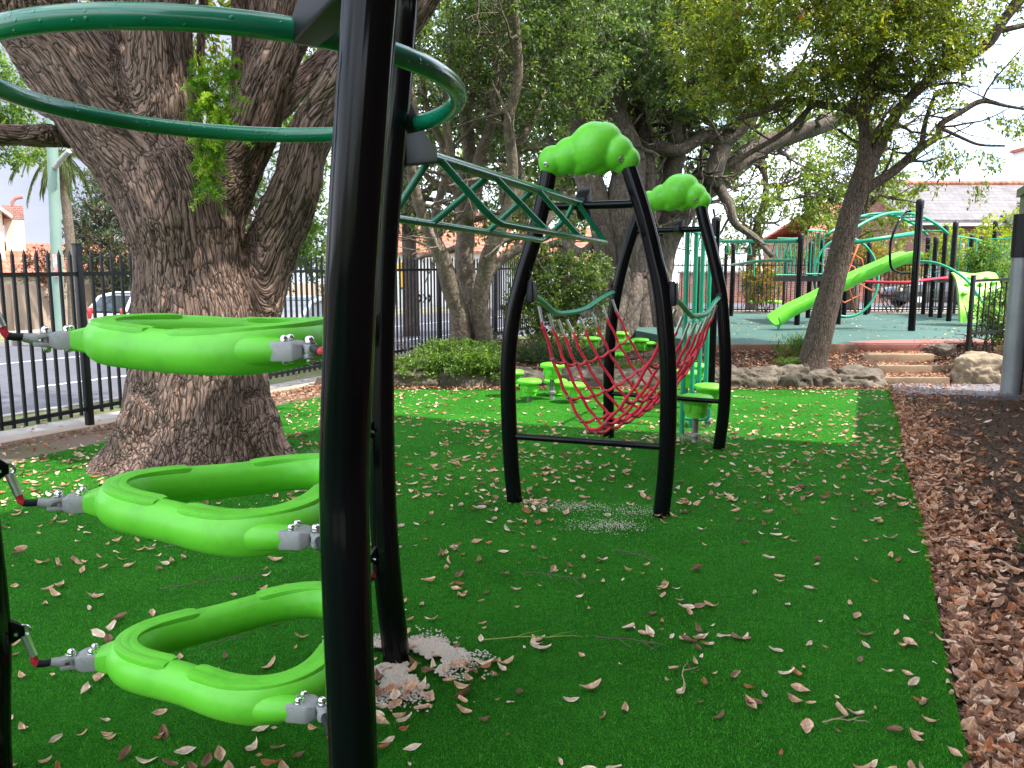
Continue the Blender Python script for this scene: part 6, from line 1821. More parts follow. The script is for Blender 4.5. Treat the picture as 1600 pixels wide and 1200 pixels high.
def gable_house(name, label, c, w, d, zb, he, hr, wall, roof, yaw=0.0, over=.4, ridge='x', extras=None, hip=0.0):
    """c: middle of the front wall on plan; front faces -y before turning by yaw"""
    t = thing(name, (c[0], c[1], zb), label, 'house')
    Rm = Matrix.Rotation(yaw, 3, 'Z'); c = Vector((c[0], c[1], 0))
    def W(x, y, z): return c + Rm @ Vector((x, y, 0)) + Vector((0, 0, z))
    if ridge == 'x':
        MB().prism([W(-w / 2, 0, zb), W(w / 2, 0, zb), W(w / 2, d, zb), W(-w / 2, d, zb)], (0, 0, 0), (0, 0, he - zb)).build('wall', M[wall], t, 0)
        e, f = w / 2 + over, -over
        k = over * (hr - he) / (d / 2)
        A = [W(-e, f, he - k), W(e, f, he - k), W(e - hip, d / 2, hr), W(-e + hip, d / 2, hr)]
        Bk = [W(-e, d - f, he - k), W(e, d - f, he - k)]
        mb = MB(); up = Vector((0, 0, .14))
        vs = A + Bk + [v + up for v in A + Bk]
        mb.add(vs, [(0, 1, 2, 3), (3, 2, 5, 4), (6, 9, 8, 7), (9, 10, 11, 8), (0, 6, 7, 1), (4, 5, 11, 10), (0, 3, 9, 6), (3, 4, 10, 9), (1, 7, 8, 2), (2, 8, 11, 5)])
        rf = mb.build('roof', M[roof], t, 0)
        if hip == 0:
            for sx in (-1, 1):
                g = MB()
                g.prism([W(sx * (w / 2 - .01), .02, he - .02), W(sx * (w / 2 - .01), d - .02, he - .02), W(sx * (w / 2 - .01), d / 2, hr - .06)], Rm @ Vector((-.05 * sx, 0, 0)), (0, 0, 0))
                g.build('gable', M[wall], t, 0)
    else:
        MB().prism([W(-w / 2, 0, zb), W(w / 2, 0, zb), W(w / 2, d, zb), W(-w / 2, d, zb)], (0, 0, 0), (0, 0, he - zb)).build('wall', M[wall], t, 0)
        e = w / 2 + over; k = over * (hr - he) / (w / 2); up = Vector((0, 0, .14)); f = -over
        vs = [W(-e, f, he - k), W(0, f, hr), W(e, f, he - k), W(-e, d - f, he - k), W(0, d - f, hr), W(e, d - f, he - k)]
        vs = vs + [v + up for v in vs]
        rf = MB().add(vs, [(0, 1, 4, 3), (1, 2, 5, 4), (6, 9, 10, 7), (7, 10, 11, 8), (0, 6, 7, 1), (1, 7, 8, 2), (3, 4, 10, 9), (4, 5, 11, 10), (0, 3, 9, 6), (2, 8, 11, 5)]).build('roof', M[roof], t, 0)
        MB().prism([W(-w / 2 + .02, .01, he - .02), W(w / 2 - .02, .01, he - .02), W(0, .01, hr - .06)], (0, 0, 0), Rm @ Vector((0, d - .1, 0))).build('gable', M[wall], t, 0)
    return t, W, rf
def window(t, W, x, z, w, h, y=-.02, frame='white'):
    f = MB()
    f.prism([W(x - w / 2, y - .05, z), W(x + w / 2, y - .05, z), W(x + w / 2, y + .04, z), W(x - w / 2, y + .04, z)], (0, 0, 0), (0, 0, h))
    o = f.build('window', M[frame], t, 0)
    MB().prism([W(x - w / 2 + .07, y - .062, z + .07), W(x + w / 2 - .07, y - .062, z + .07), W(x + w / 2 - .07, y - .052, z + .07), W(x - w / 2 + .07, y - .052, z + .07)], (0, 0, 0), (0, 0, h - .14)).build('pane', M['glass'], o, 0)
def chimney(t, W, x, y, z0, z1, w, m, capm='terracotta', rf=None):
    o = MB().prism([W(x - w / 2, y - w / 2, z0), W(x + w / 2, y - w / 2, z0), W(x + w / 2, y + w / 2, z0), W(x - w / 2, y + w / 2, z0)], (0, 0, 0), (0, 0, z1 - z0)).build('chimney', M[m], rf or t, 0)
    return o
# slate roofed house at the right
hR, WR, rfR = gable_house('slate_house', 'brick house with long grey pink slate roof and white chimney beyond the playground', (28.2, 37, 0), 18.4, 9, .5, 4.45, 6.45, 'brick_red', 'slate', 0, .5)
rt = MB()
for k in range(60):
    x = -9.6 + k * .325
    rt.tube([WR(x, 4.5, 6.62), WR(x + .31, 4.5, 6.64)], .14, 8)
rt.build('ridge_tiles', M['terracotta'], rfR, 60)
MB().box(WR(0, -.52, 4.14), (19.4, .12, .14)).build('gutter', M['white'], rfR, 0)
ch = chimney(hR, WR, -.85, 5.0, 6.0, 8.35, .95, 'white', rf=rfR)
MB().box(WR(-.85, 5.0, 8.40), (1.15, 1.15, .16)).build('chimney_cap', M['terracotta'], rfR, 0)
MB().lathe([(.2, 0), (.17, .35), (.22, .4)], 14, WR(-.85, 5.0, 8.48)).build('chimney_pot', M['terracotta'], rfR, 60)
for x in (-7.4, -4.6, -1.2): window(hR, WR, x, 1.7, 1.3, 1.6)
MB().prism([WR(-5.6, -1.6, 3.95), WR(-1.5, -1.6, 3.95), WR(-2.6, -.1, 4.5), WR(-5.2, -.1, 4.5)], (0, 0, 0), (0, 0, .12)).build('porch_roof', M['fence'], hR, 0)
# terracotta roofs and red brick wall behind
hT, WT, rfT = gable_house('terracotta_house', 'brick house with orange tiled roof partly hidden by the bright tree', (19.4, 42, 0), 6.5, 8, .5, 4.0, 6.0, 'brick_red', 'terracotta', 0.0, .5, hip=2.5)
for x in (-2, 1.5): window(hT, WT, x, 1.8, 1.2, 1.5)
bw = thing('brick_wall', (14, 37.5, .5), 'long low red brick wall across the back street behind the playground', 'wall')
MB().box((19, 37.0, 1.15), (22, .24, 1.5)).build('brickwork', M['brick_red'], bw, 0)
MB().box((19, 37.0, 1.94), (22.1, .32, .09)).build('coping', M['concrete'], bw, 0)
# houses over the road on the left
FY = math.atan2(AX.y, AX.x)      # street direction
hL, WL, rfL = gable_house('gabled_house', 'cream rendered house with white gable roof and red brick chimney across the road', (-26.7, 34.6, 0), 7.0, 10, -.3, 4.75, 7.5, 'cream', 'white', R(33), .4, ridge='y')
chL = chimney(hL, WL, 3.96, 1.5, -.3, 4.50, .80, 'cream')
MB().box(WL(3.96, 1.5, 4.80), (.86, .86, .62), ax=(math.cos(R(33)), math.sin(R(33)), 0)).build('chimney_brick', M['brick_red'], chL, 0)
MB().tube([WL(3.96, 1.5, 5.0), WL(3.96, 1.5, 5.3), WL(4.1, 1.5, 5.5), WL(4.4, 1.5, 5.58)], .08, 8).build('chimney_cowl', M['rubber_red'], chL, 60)
for x in (-1.6, 1.4): window(hL, WL, x, 1.2, 1.2, 1.4)
hM, WM, rfM = gable_house('tiled_house', 'house with low red tiled roof behind the grey green street tree', (-19.6, 37, 0), 9, 8, -.3, 1.9, 3.3, 'cream', 'terracotta', R(28), .4)
window(hM, WM, 1, .8, 1.4, 1.2)
hN, WN, rfN = gable_house('white_house', 'white rendered house with orange tiled roof beyond the yellow warning sign', (-6.4, 52, 0), 11, 9, -.3, 3.6, 6.2, 'white', 'terracotta', R(-20), .5)
for x in (-3.5, -.5, 3): window(hN, WN, x, .9, 1.5, 1.5)
hO, WO, rfO = gable_house('orange_roof_house', 'house with bright orange tiled roof glimpsed between the pale trunks and the dark shrub', (4.2, 50, 0), 10, 9, 0, 3.0, 5.1, 'white', 'terracotta', R(-8), .5)
for x in (-3.5, -.5, 3): window(hO, WO, x, 1.0, 1.4, 1.4)
hP, WP, rfP = gable_house('white_house', 'white walled house glimpsed behind the car and the trees across the road', (-17.5, 43, 0), 9, 9, -.3, 3.8, 6.0, 'white', 'slate', R(30), .5)
for x in (-2.5, 1.5): window(hP, WP, x, .9, 1.5, 1.5)
# tan garden wall across the road
gw = thing('garden_wall', S(14, 20.6), 'plain tan boundary wall across the road below the gabled house', 'wall')
mb = MB()
for k in range(16):
    s_ = -6 + k * 2.4
    mb.prism([S(s_, 20.5, -.3), S(s_ + 2.37, 20.5, -.3), S(s_ + 2.37, 20.62, -.3), S(s_, 20.62, -.3)], (0, 0, 0), (0, 0, 1.72))
mb.build('panels', M['tan_fence'], gw, 0)
mb = MB()
for k in range(17):
    s_ = -6 + k * 2.4 - .06
    mb.prism([S(s_, 20.44, -.3), S(s_ + .1, 20.44, -.3), S(s_ + .1, 20.66, -.3), S(s_, 20.66, -.3)], (0, 0, 0), (0, 0, 1.80))
mb.build('piers', M['tan_fence'], gw, 0)

# ================================================================== STREET FURNITURE AND CARS
sp_ = P(91, 500, 21.5)
t = thing('street_pole', (sp_.x, sp_.y, -.3), 'pale green street light pole standing behind the picket fence', 'street pole')
tp2 = P(83, 180, 21.5)
MB().tube([Vector((sp_.x, sp_.y, -.35)), Vector((tp2.x, tp2.y, tp2.z + 1.5))], [.155, .13], 20).build('pole', M['pole_green'], t, 60)
MB().tube([P(86, 262, 21.4), P(96, 248, 21.3), P(108, 236, 21.2)], .07, 8).build('pole_bracket', M['galv'], t, 60)
MB().box(P(88, 415, 21.33), (.16, .02, .62)).build('sticker', mat('sticker', (.62, .50, .46), .6, fine=(14, (.5, .2, .16), .5, .56)), t, 0)
# yellow school sign
q = P(634, 480, 38)
t = thing('warning_sign', (q.x, q.y, -.2), 'yellow warning sign on a white post across the road', 'sign')
M['sign_yellow'] = mat('sign_yellow', (.80, .42, .02), .5)
MB().tube([Vector((q.x, q.y, -.3)), Vector((q.x, q.y, 2.9))], .10, 12).build('sign_post', M['white'], t, 60)
c = P(633, 417, 37.9)
MB().prism([c + Vector((math.cos(a) * .42, 0, math.sin(a) * .42)) for a in [math.pi / 2 + k * math.pi / 2 for k in range(4)]], (0, -.02, 0), (0, .02, 0)).build('sign_face', M['sign_yellow'], t, 0)
MB().box(c + Vector((0, 0, -.62)), (.52, .04, .72)).build('sign_plate', M['sign_yellow'], t, 0)
mb = MB(); 
for dx in (-.12, .12): mb.box(c + Vector((dx, -.03, -.02)), (.07, .012, .26)); mb.ball(c + Vector((dx, -.03, .17)), .055, 1, (1, .3, 1))
mb.build('sign_symbol', M['fence'], t, 0)
# chevron board
q = P(664, 470, 36)
t = thing('chevron_board', (q.x, q.y, -.2), 'black and white chevron board low beside the far kerb', 'sign')
c = P(664, 466, 36)
MB().box(c, (.72, .04, .42)).build('board', M['white'], t, 0)
mb = MB()
for k in range(3):
    x = -.24 + k * .22
    for s_ in (-1, 1):
        mb.prism([c + Vector((x - .08, -.03, s_ * .19)), c + Vector((x + .02, -.03, s_ * .19)), c + Vector((x + .12, -.03, 0)), c + Vector((x + .02, -.03, 0))], (0, -.004, 0), (0, .004, 0))
mb.build('chevrons', M['fence'], t, 0)
for dx in (-.25, .25): MB().tube([Vector((c.x + dx, c.y + .05, -.3)), Vector((c.x + dx, c.y + .05, c.z))], .03, 8).build('leg', M['galv'], t)

M['tyre'] = mat('tyre_rubber', (.02, .02, .02), .8)
M['car_glass'] = mat('car_glass', (.035, .045, .05), .04, spec=.9, coat=.5)
M['tail'] = mat('tail_light', (.5, .02, .02), .25, coat=.6)
M['head'] = mat('head_light', (.75, .75, .72), .1, coat=.6)
def car(label, loc, yaw, colr, L=4.1, Wd=1.72, H=1.47, group=None):
    t = thing('parked_car', loc, label, 'car', group)
    Rm = Matrix.Rotation(yaw, 3, 'Z'); o = Vector(loc)
    def W(x, y, z): return o + Rm @ Vector((x, y, 0)) + Vector((0, 0, z))
    paint = mat('car_paint', colr, .25, .2, coat=.8)
    # body as lofted sections: (x, z low, z shoulder, half width)
    secs = [(-.5, .34, .62, .70), (-.485, .26, .86, .80), (-.44, .22, .92, .84), (-.2, .2, .95, .86), (.1, .2, .95, .86), (.26, .2, .93, .86), (.40, .22, .86, .82), (.47, .26, .76, .76), (.5, .34, .6, .66)]
    vs = []; n = 10
    for x, zl, zs, hw in secs:
        hw *= Wd / 1.72
        ring = [(-hw * .92, zl), (-hw, zl + .12), (-hw, zs - .18), (-hw * .95, zs - .03), (-hw * .8, zs), (hw * .8, zs), (hw * .95, zs - .03), (hw, zs - .18), (hw, zl + .12), (hw * .92, zl)]
        vs += [W(x * L, y, z) for y, z in ring]
    fs = [(i * n + j, i * n + (j + 1) % n, (i + 1) * n + (j + 1) % n, (i + 1) * n + j) for i in range(len(secs) - 1) for j in range(n)]
    fs += [tuple(range(n)), tuple((len(secs) - 1) * n + j for j in range(n - 1, -1, -1))]
    MB().add(vs, fs).build('body', paint, t, 35)
    # greenhouse
    rs = [(-.485, .92, .78), (-.40, H - .12, .66), (-.28, H, .62), (.02, H, .62), (.10, H - .06, .64), (.27, .92, .78)]
    vs = []
    for x, z, hw in rs: vs += [W(x * L, -hw, z), W(x * L, hw, z)]
    base = [W(-.485 * L, -.79, .9), W(.27 * L, -.79, .9), W(.27 * L, .79, .9), W(-.485 * L, .79, .9)]
    gl = MB()
    k = len(rs)
    fs = [(2 * i, 2 * i + 1, 2 * i + 3, 2 * i + 2) for i in range(k - 1)]
    side1 = tuple(2 * i for i in range(k)); side2 = tuple(2 * i + 1 for i in range(k - 1, -1, -1))
    gl.add(vs, fs + [side1, side2])
    gl.build('window', M['car_glass'], t, 30)
    rfm = MB()
    def pill(x0, z0, x1, z1, hw0, hw1, w_=.045):
        for s_ in (-1, 1):
            rfm.tube([W(x0 * L, s_ * hw0, z0), W(x1 * L, s_ * hw1, z1)], w_, 6)
    pill(-.485, .92, -.40, H - .12, .77, .67); pill(-.40, H - .12, -.28, H - .01, .67, .63); pill(-.28, H - .01, .02, H - .01, .63, .63); pill(.02, H - .01, .10, H - .06, .63, .65); pill(.10, H - .06, .27, .92, .65, .77)
    pill(-.10, .92, -.09, H - .02, .78, .64, .04); pill(-.33, .92, -.30, H - .02, .78, .64, .06)
    rfm.prism([W(-.30 * L, -.62, H - .01), W(.03 * L, -.62, H - .01), W(.03 * L, .62, H - .01), W(-.30 * L, .62, H - .01)], (0, 0, 0), (0, 0, .035))
    rfm.build('roof', paint, t, 30)
    for x in (-.32, .31):
        for s_ in (-1, 1):
            c = W(x * L, s_ * (Wd / 2 - .09), .31); ax = Rm @ Vector((0, s_, 0))
            w_ = MB().lathe([(.20, -.10), (.31, -.10), (.315, -.06), (.315, .06), (.30, .10), (.20, .10)], 24, c, ax).build('wheel', M['tyre'], t)
            MB().lathe([(.19, .085), (.19, .095), (.05, .105), (.001, .105)], 20, c, ax).build('rim', M['alu'], w_)
    for s_ in (-1, 1):
        MB().box(W(-.487 * L, s_ * .68, .86), (.10, .16, .34), ax=Rm @ Vector((1, 0, 0)), bevel=.02).build('tail_light', M['tail'], t)
        MB().box(W(.472 * L, s_ * .60, .68), (.12, .30, .13), ax=Rm @ Vector((1, 0, 0)), bevel=.02).build('headlight', M['head'], t)
        MB().box(W(.20 * L, s_ * .92, .98), (.1, .16, .12), ax=Rm @ Vector((1, 0, 0)), bevel=.02).build('mirror', paint, t)
    return t
yaw = math.atan2(AX.y, AX.x)
def kerbside(u, o, ahead=0):     # point on the street at pixel column u and offset o
    k = (u - 800) / FPX
    b = F0 + AL * o
    s = (k * b.y - b.x) / (AX.x - k * AX.y)
    return S(s + ahead, o, -.32)
car('white hatchback parked by the far kerb behind the pale green pole', kerbside(250, 13.8), yaw + .05, (.74, .75, .76), group='parked cars')
car('silver blue car parked by the near kerb, seen beside the big trunk', kerbside(470, 3.65), yaw + math.pi, (.50, .58, .66), group='parked cars')
car('bright blue car far down the road behind the pale trunks', (-5.3, 60, -.32), yaw, (.05, .36, .70), group='parked cars')
car('dark car in the back street behind the right end of the playground fence', (16.8, 30.3, .51), math.pi, (.05, .055, .06), group='parked cars')
# ================================================================== FALLEN LEAVES, TWIGS, SAND
M['dry_leaf'] = leaf_mat('dry_leaf', .7, .18, .14)
def dry_leaf_mesh(k, curl, twist, L, Wd, colr):
    rnd = random.Random(k)
    nx, ny = 9, 5
    vs = []
    wob = rnd.uniform(-.25, .25)
    for i in range(nx):
        f = i / (nx - 1)
        w = Wd * (math.sin(math.pi * min(1, f * .94 + .03)) ** .8) * (1 - .25 * f) + .0012
        for j in range(ny):
            g = (j / (ny - 1) - .5) * 2
            x = (f - .5) * L
            y = g * w / 2 * (1 + .10 * math.sin(f * 9 + k) + .06 * math.sin(f * 23 + 2 * k))
            z = curl * L * ((f - .5) ** 2 * 1.6) + abs(g) ** 1.4 * w * twist + .05 * L * math.sin(f * 5 + k + g * 1.5)
            a = wob * (f - .5) * 3
            y, z = y * math.cos(a) - z * math.sin(a), y * math.sin(a) + z * math.cos(a)
            vs.append((x, y + wob * .3 * L * (f - .5) ** 2, z))
    zm = min(v[2] for v in vs)
    vs = [(a, b, c - zm) for a, b, c in vs]
    fs = [(i * ny + j, (i + 1) * ny + j, (i + 1) * ny + j + 1, i * ny + j + 1) for i in range(nx - 1) for j in range(ny - 1)]
    b = len(vs)        # stalk
    e = Vector(vs[(ny // 2)]); s = Vector((-.16 * L, rnd.uniform(-.05, .05) * L, .02 * L))
    vs += [tuple(e + Vector((0, .0012, 0))), tuple(e - Vector((0, .0012, 0))), tuple(e + s)]
    fs.append((b, b + 1, b + 2))
    me = bpy.data.meshes.new('dry_leaf'); me.from_pydata(vs, [], fs); me.update()
    at = me.attributes.new('col', 'FLOAT_COLOR', 'FACE')
    cols = []
    for q in range(len(fs)):
        j = q % (ny - 1)
        k_ = (.78 if j in (1, 2) else 1.0) * rnd.uniform(.8, 1.15)
        cols += [colr[0] * k_, colr[1] * k_, colr[2] * k_, 1]
    at.data.foreach_set('color', cols)
    me.materials.append(M['dry_leaf'])
    me.polygons.foreach_set('use_smooth', [True] * len(me.polygons))
    return me
TONES = {'tan': [(.70, .45, .30), (.64, .39, .24)], 'brown': [(.34, .195, .125), (.25, .135, .088)], 'rust': [(.42, .16, .075), (.50, .23, .11)], 'pale': [(.80, .61, .46), (.75, .57, .44)]}
variants = []
for ti, (tone, cs) in enumerate(TONES.items()):
    for k in range(5):
        variants.append((tone, dry_leaf_mesh(ti * 17 + k * 5 + 1, random.uniform(.1, .75), random.uniform(-.1, .5), 1.0, random.uniform(.40, .62), random.choice(cs))))
by_tone = {}
for i, (tone, me) in enumerate(variants): by_tone.setdefault(tone, []).append(me)

# where they lie
spots = []       # x, y, z, size, surface, tone
def tone_pick(w): return random.choices(['tan', 'brown', 'rust', 'pale'], w)[0]
def add_spot(x, y, z, size, surf, w): spots.append((x, y, z, size, surf, tone_pick(w)))
# loose on the turf, drifting thicker in places
cnt = 0
while cnt < 3400:
    y = random.uniform(1.75, TURF_FAR - .05) if random.random() < .5 else random.uniform(5.0, TURF_FAR - .05); x = random.uniform(-.72, .72) * y
    if not in_turf(x, y): continue
    d = fbm(np.array([[x * .8, y * .8, 3.0]]), 91)[0] + .35 * fbm(np.array([[x * 3, y * 3, 1.0]]), 92)[0]
    if random.random() > min(1, max(.22, (d - .48) * 3.2)): continue
    add_spot(x, y, .004, random.choice((.026, .036, .045, .052, .06, .068, .078)) * random.uniform(.8, 1.15), 'turf', (5, 2.2, 1, 3)); cnt += 1
# piles: by the far foreground post and under the lowest pod
for (cx, cy, sx, sy, n) in ((-.30, 2.72, .13, .12, 34), (-.42, 2.45, .12, .10, 14), (-1.0, 2.1, .22, .07, 22), (-.75, 1.95, .3, .08, 16), (.06, 4.98, .12, .08, 10), (.95, 4.85, .12, .08, 8)):
    for _ in range(n):
        x, y = random.gauss(cx, sx), random.gauss(cy, sy)
        if in_turf(x, y): add_spot(x, y, .01 + random.uniform(0, .015), random.uniform(.045, .08), 'turf', (4, 2, 2, 3))
# litter on the soil bed at the right, deep along the turf edge and thin over the dark soil
cnt = 0
while cnt < 9000:
    y = 1.7 * (10.2 / 1.7) ** (random.random() ** .95); 
    dx = abs(random.gauss(0, .26 + .025 * y)) if random.random() < .55 else random.uniform(0, 2.6)
    x = turf_rx(y) + dx + .01
    if y > 9.5 and dx > .15: continue
    p = fbm(np.array([[x * 1.6, y * 1.1, 7.0]]), 95)[0]
    keepp = 1.0 if dx < .2 else (0.9 if (y < 3.3) else (.62 if p > .5 else .2))
    if y > 4.6 and dx > .5: keepp *= .5
    if random.random() > keepp: continue
    z = float(soil_z(np.array([x]), np.array([y]))[0])
    add_spot(x, y, z + random.uniform(.002, .03), random.choice((.03, .04, .05, .06, .07, .085)) * random.uniform(.85, 1.15), 'soil', (3.0, 5.2, 1.7, .5)); cnt += 1
vis = []
for i, s_ in enumerate(spots):
    p = Vector(s_[:3]) - EYE; zc = p.dot(FWD); u = 800 + FPX * p.x / zc; v = 600 - FPX * p.dot(UPV) / zc
    hid = False
    if 500 < u < 592 or u < 0 or u > 1600 or v > 1200: hid = True
    if v < 1140 and u < 500 and v > 925 and (v > 1010): hid = hid or (180 < u < 500 and not (240 < u < 500 and 985 < v < 1060))
    if 'turf' == s_[4] and u < 30: hid = True
    vis.append(-1 if hid else s_[3] / zc)
order = sorted(range(len(spots)), key=lambda i: -vis[i])
single = set(order[:300])
LBL = {('turf', 'tan'): ('curled tan dry leaf lying loose on the green turf', 'tan leaves on the turf'),
       ('turf', 'brown'): ('dark brown dry leaf lying loose on the green turf', 'dark brown leaves on the turf'),
       ('turf', 'rust'): ('rust red dry leaf lying loose on the green turf', 'rust red leaves on the turf'),
       ('turf', 'pale'): ('pale pinkish dry leaf lying loose on the green turf', 'pale leaves on the turf'),
       ('soil', 'tan'): ('tan dry leaf in the litter beside the turf edge', 'tan leaves in the litter bed'),
       ('soil', 'brown'): ('dark brown dry leaf in the litter beside the turf edge', 'dark brown leaves in the litter bed'),
       ('soil', 'rust'): ('rust red dry leaf in the litter beside the turf edge', 'rust red leaves in the litter bed'),
       ('soil', 'pale'): ('pale pinkish dry leaf in the litter beside the turf edge', 'pale leaves in the litter bed')}
rest = {'turf': [], 'soil': []}
for i, (x, y, z, size, surf, tone) in enumerate(spots):
    me = random.choice(by_tone[tone])
    rot = (random.gauss(0, .16), random.gauss(0, .16), random.uniform(0, 6.28))
    if surf == 'soil': rot = (random.gauss(0, .38), random.gauss(0, .38), rot[2])
    if random.random() < .12: rot = (rot[0] + random.choice((-.9, .9)), rot[1], rot[2])
    if i in single:
        o = bpy.data.objects.new('fallen_leaf', me); SC.collection.objects.link(o)
        o.location = (x, y, z + .004); o.rotation_euler = rot; o.scale = (size, size * random.uniform(.85, 1.2), size)
        lb, gr = LBL[(surf, tone)]
        tag(o, lb, 'leaf', gr)
    else:
        rest[surf].append((x, y, z + .004, size, rot, me))
def merge(name, items, step=1):
    from mathutils import Euler
    cache = {}
    Vs = []; Fs = []; Cs = []; base = 0
    for x, y, z, size, rot, me in items:
        if me.name not in cache:
            co = np.empty(len(me.vertices) * 3); me.vertices.foreach_get('co', co)
            fs = [tuple(p.vertices) for p in me.polygons]
            c = np.empty(len(fs) * 4); me.attributes['col'].data.foreach_get('color', c)
            cache[me.name] = (co.reshape(-1, 3), fs, c.reshape(-1, 4))
        co, fs, c = cache[me.name]
        Rm = np.array(Euler(rot).to_matrix())
        Vs.append((co * size) @ Rm.T + np.array([x, y, z]))
        Fs += [tuple(i + base for i in f) for f in fs]
        Cs.append(c * np.array([1, 1, 1, 1]) * random.uniform(.8, 1.15)); base += len(co)
    me = bpy.data.meshes.new(name); me.from_pydata(np.concatenate(Vs).tolist(), [], Fs); me.update()
    at = me.attributes.new('col', 'FLOAT_COLOR', 'FACE'); at.data.foreach_set('color', np.concatenate(Cs).ravel())
    o = link_mesh(name, me, M['dry_leaf'], None, 180)
    return tag(o, kind='stuff')
merge('fallen_leaves', rest['turf']); merge('leaf_litter', rest['soil'])
# small leaf scatter on the bed, steps, boulder feet, rubber, dirt strip (one blade each: far and small)
def small_litter(name, pts, size, pal):
    n = len(pts); p = np.array(pts)
    ax = RNG.normal(size=(n, 3)); ax[:, 2] *= .25
    nr = RNG.normal(0, .35, (n, 3)); nr[:, 2] += 1
    cc = np.array([c for c, w in pal]); w = np.array([w for c, w in pal], float); w /= w.sum()
    cols = cc[RNG.choice(len(pal), n, p=w)] * RNG.uniform(.75, 1.25, (n, 1))
    o = leaf_cloud(name, p, nr, ax, RNG.uniform(.7, 1.3, n) * size, .5 * size, cols, M['dry_leaf'], None, .5)
    return tag(o, kind='stuff')
PAL_DRY = [((.46, .26, .17), 4), ((.30, .14, .085), 3), ((.40, .16, .07), 1), ((.56, .38, .27), 2), ((.16, .08, .05), 2)]
pts = []
for _ in range(9000):       # bed
    x, y = random.uniform(-3, 5.3), random.uniform(11.05, 12.0) if random.random() < .8 else random.uniform(12, 15)
    if x < fence_x(y) + .2 or (x > 2.5 and y > RUB_Y - .05): continue
    if x < 2.6 and random.random() < .4: continue
    pts.append((x, y, float(bed_z(np.array([x]), np.array([y]))[0]) + random.uniform(.004, .03)))
for _ in range(3200):       # foot of the boulders
    x = random.uniform(-2.3, 6.4); y = TURF_FAR + random.gauss(.02, .09)
    pts.append((x, y, .012 + random.uniform(0, .02)))
for _ in range(900):        # steps
    k = random.choice((0, 0, 0, 1, 1, 2)); y0, z0 = e[k]
    f = random.random() ** (.5 if k else .8)
    x = 5.36 + (1.0) * (f if k else random.random()); y = y0 + random.uniform(.06, .34)
    pts.append((x, y, z0 + .012 + random.uniform(0, .012)))
for _ in range(900):        # bank right of the steps
    x = random.uniform(6.4, 8.0); y = random.uniform(10.95, 12.2)
    pts.append((x, y, max(0.0, (y - 10.95) * .47) + random.uniform(.01, .06)))
for _ in range(1500):       # path and corner by the downpipe
    y = random.uniform(9.3, 10.85); x = turf_rx(y) + abs(random.gauss(0, .8))
    if random.random() < .35: pts.append((x, y, .062 + random.uniform(0, .015)))
small_litter('bed_litter', pts, .055, PAL_DRY)
pts = []
for _ in range(420):
    y = random.uniform(11.9, 21); x = random.uniform(3.2, 13)
    if y < 12.3 and x < 5: continue
    pts.append((x, y, UP + .012))
small_litter('rubber_litter', pts, .06, [((.55, .42, .22), 3), ((.4, .25, .13), 2), ((.6, .55, .2), 1)])
pts = []
for _ in range(2600):
    y = random.uniform(4.5, 11.2); x = fence_x(y) + abs(random.gauss(.12, .38)) + .12
    if y < 9 and random.random() < .75: continue
    pts.append((x, y, .02 + random.uniform(0, .02)))
for _ in range(500):
    s_ = random.uniform(-1, 12); pts.append(tuple(S(s_, random.uniform(.2, 2.4), -.14)))
small_litter('fence_litter', pts, .055, PAL_DRY)
# dark mulch crumbs on the soil
n = 16000
y = 1.7 * (10.3 / 1.7) ** RNG.random(n); x = turf_rx(y) + RNG.random(n) * 2.8
z = soil_z(x, y) + RNG.uniform(.0, .012, n)
cr = RNG.uniform(.6, 1.5, (n, 1)) * np.array([[.060, .040, .030]])
ax = RNG.normal(size=(n, 3)); ax[:, 2] *= .4
sz = RNG.uniform(.012, .045, n)
tag(leaf_cloud('mulch', np.stack([x, y, z], 1), RNG.normal(size=(n, 3)) * .6 + np.array([0, 0, .8]), ax, sz, sz * .35, cr, M['dry_leaf'], None, .6), kind='stuff')
# twigs
tw_ = [(-.12, 3.02, .42, .2, 'thin green stalk lying on the turf right of the far foreground post', 'fern'), (.62, 2.62, .22, 1.2, 'short pale twig curled on the turf, lower middle', 0), (-1.95, 4.15, .35, .1, 'straight grey twig on the turf beside the lower pods', 0),
       (.05, 3.75, .40, .15, 'long thin dark twig on the turf between the two sets of posts', 0), (.55, 4.1, .30, -.1, 'dark twig on the turf in front of the nearer arch', 0), (2.15, 4.9, .45, .05, 'dark twig on the turf toward the soil bed', 0), (-1.7, 3.55, .5, .45, 'forked thin twig on the turf behind the lowest pod', 0),
       (-1.25, 2.95, .35, .9, 'thin black twig seen through the lowest pod ring', 0), (1.05, 2.42, .16, .4, 'curved tan twig in the bottom right lawn', 0), (.35, 3.05, .3, -.3, 'small dark branching twig, middle of the lawn', 0)]
M['twig'] = mat('twig', (.10, .075, .055), .85); M['twig_pale'] = mat('twig_pale', (.36, .27, .17), .85); M['stalk'] = mat('green_stalk', (.26, .33, .07), .7)
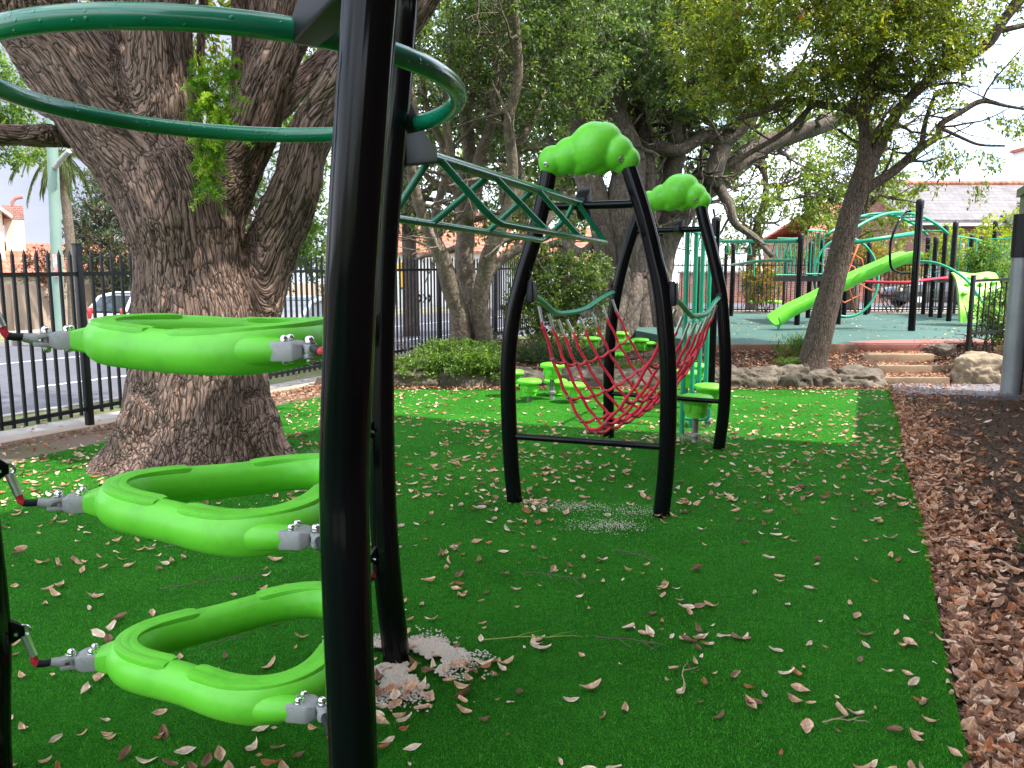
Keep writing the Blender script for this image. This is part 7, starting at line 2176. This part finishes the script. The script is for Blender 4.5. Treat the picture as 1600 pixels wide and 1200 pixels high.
for i, (x, y, L, a, lb, k) in enumerate(tw_):
    pts = [Vector((x, y, .026))]; d = Vector((math.cos(a), math.sin(a), 0))
    for j in range(9):
        d = (d + Vector((random.gauss(0, .14), random.gauss(0, .14), 0))).normalized(); pts.append(pts[-1] + d * (L / 9)); pts[-1].z = .024 + random.uniform(0, .008)
    mb = MB().tube(pts, [.0032 - .00022 * j for j in range(10)], 6)
    for j in (3, 6):
        q = d.cross(Vector((0, 0, random.choice((-1, 1))))); mb.tube([pts[j], pts[j] + (d * .6 + q * .5) * (L * .16), pts[j] + (d + q * .6) * (L * .26)], [.0022, .0018, .0012], 5)
    o = mb.build('twig', M['stalk'] if k else (M['twig_pale'] if 'tan' in lb or 'pale' in lb else M['twig']), None, 180)
    tag(o, lb, 'twig', 'twigs on the lawn')
# spilled white sand round the post feet
M['sand'] = mat('white_sand', (.66, .58, .50), .95, fine=(300, (.45, .38, .32), .45, .7))
def sand(name, spots_, n, gr):
    p = []
    for cx, cy, sx, sy, w, hole in spots_:
        k = int(n * w)
        q = RNG.normal(0, 1, (k * 3, 3)) * np.array([sx, sy, 0]) + np.array([cx, cy, 0])
        m_ = (fbm(q * 9, 17) > .46 + .1 * hole) if hole < 1 else (RNG.random(len(q)) < .4)
        q = q[m_][:k]; p.append(q)
    p = np.concatenate(p); n = len(p)
    d_ = fbm(p * 6, 23)
    p[:, 2] = .012 + .012 * d_ + RNG.uniform(0, .006, n)
    s_ = RNG.uniform(*gr, n)[:, None]
    a = RNG.uniform(0, 6.28, n)
    V = np.stack([p + np.stack([np.cos(a + k * 2.09), np.sin(a + k * 2.09), 0 * a], 1) * s_ for k in range(3)] + [p + np.array([0, 0, 1.0]) * s_ * .6], 1).reshape(-1, 3)
    b = (np.arange(n) * 4)[:, None, None]
    F = (b + np.array([[0, 1, 3], [1, 2, 3], [2, 0, 3]])[None]).reshape(-1, 3)
    me = bpy.data.meshes.new(name); me.from_pydata(V.tolist(), [], F.tolist()); me.update()
    tag(link_mesh(name, me, M['sand'], None, 0), kind='stuff')
sand('spilled_sand', [(-.50, 2.86, .10, .09, .5, 0), (-.34, 2.92, .09, .06, .3, 0), (-.45, 2.74, .10, .08, .3, .4)], 15000, (.0025, .0075))
sand('sand_patch', [(.38, 4.95, .16, .06, .30, 1.2), (.58, 4.55, .12, .07, .30, 1.2), (.80, 4.85, .14, .08, .15, 1.4), (1.72, 7.25, .22, .16, .5, 1.0), (-1.62, 6.6, .12, .10, .3, 1)], 2200, (.002, .0048))
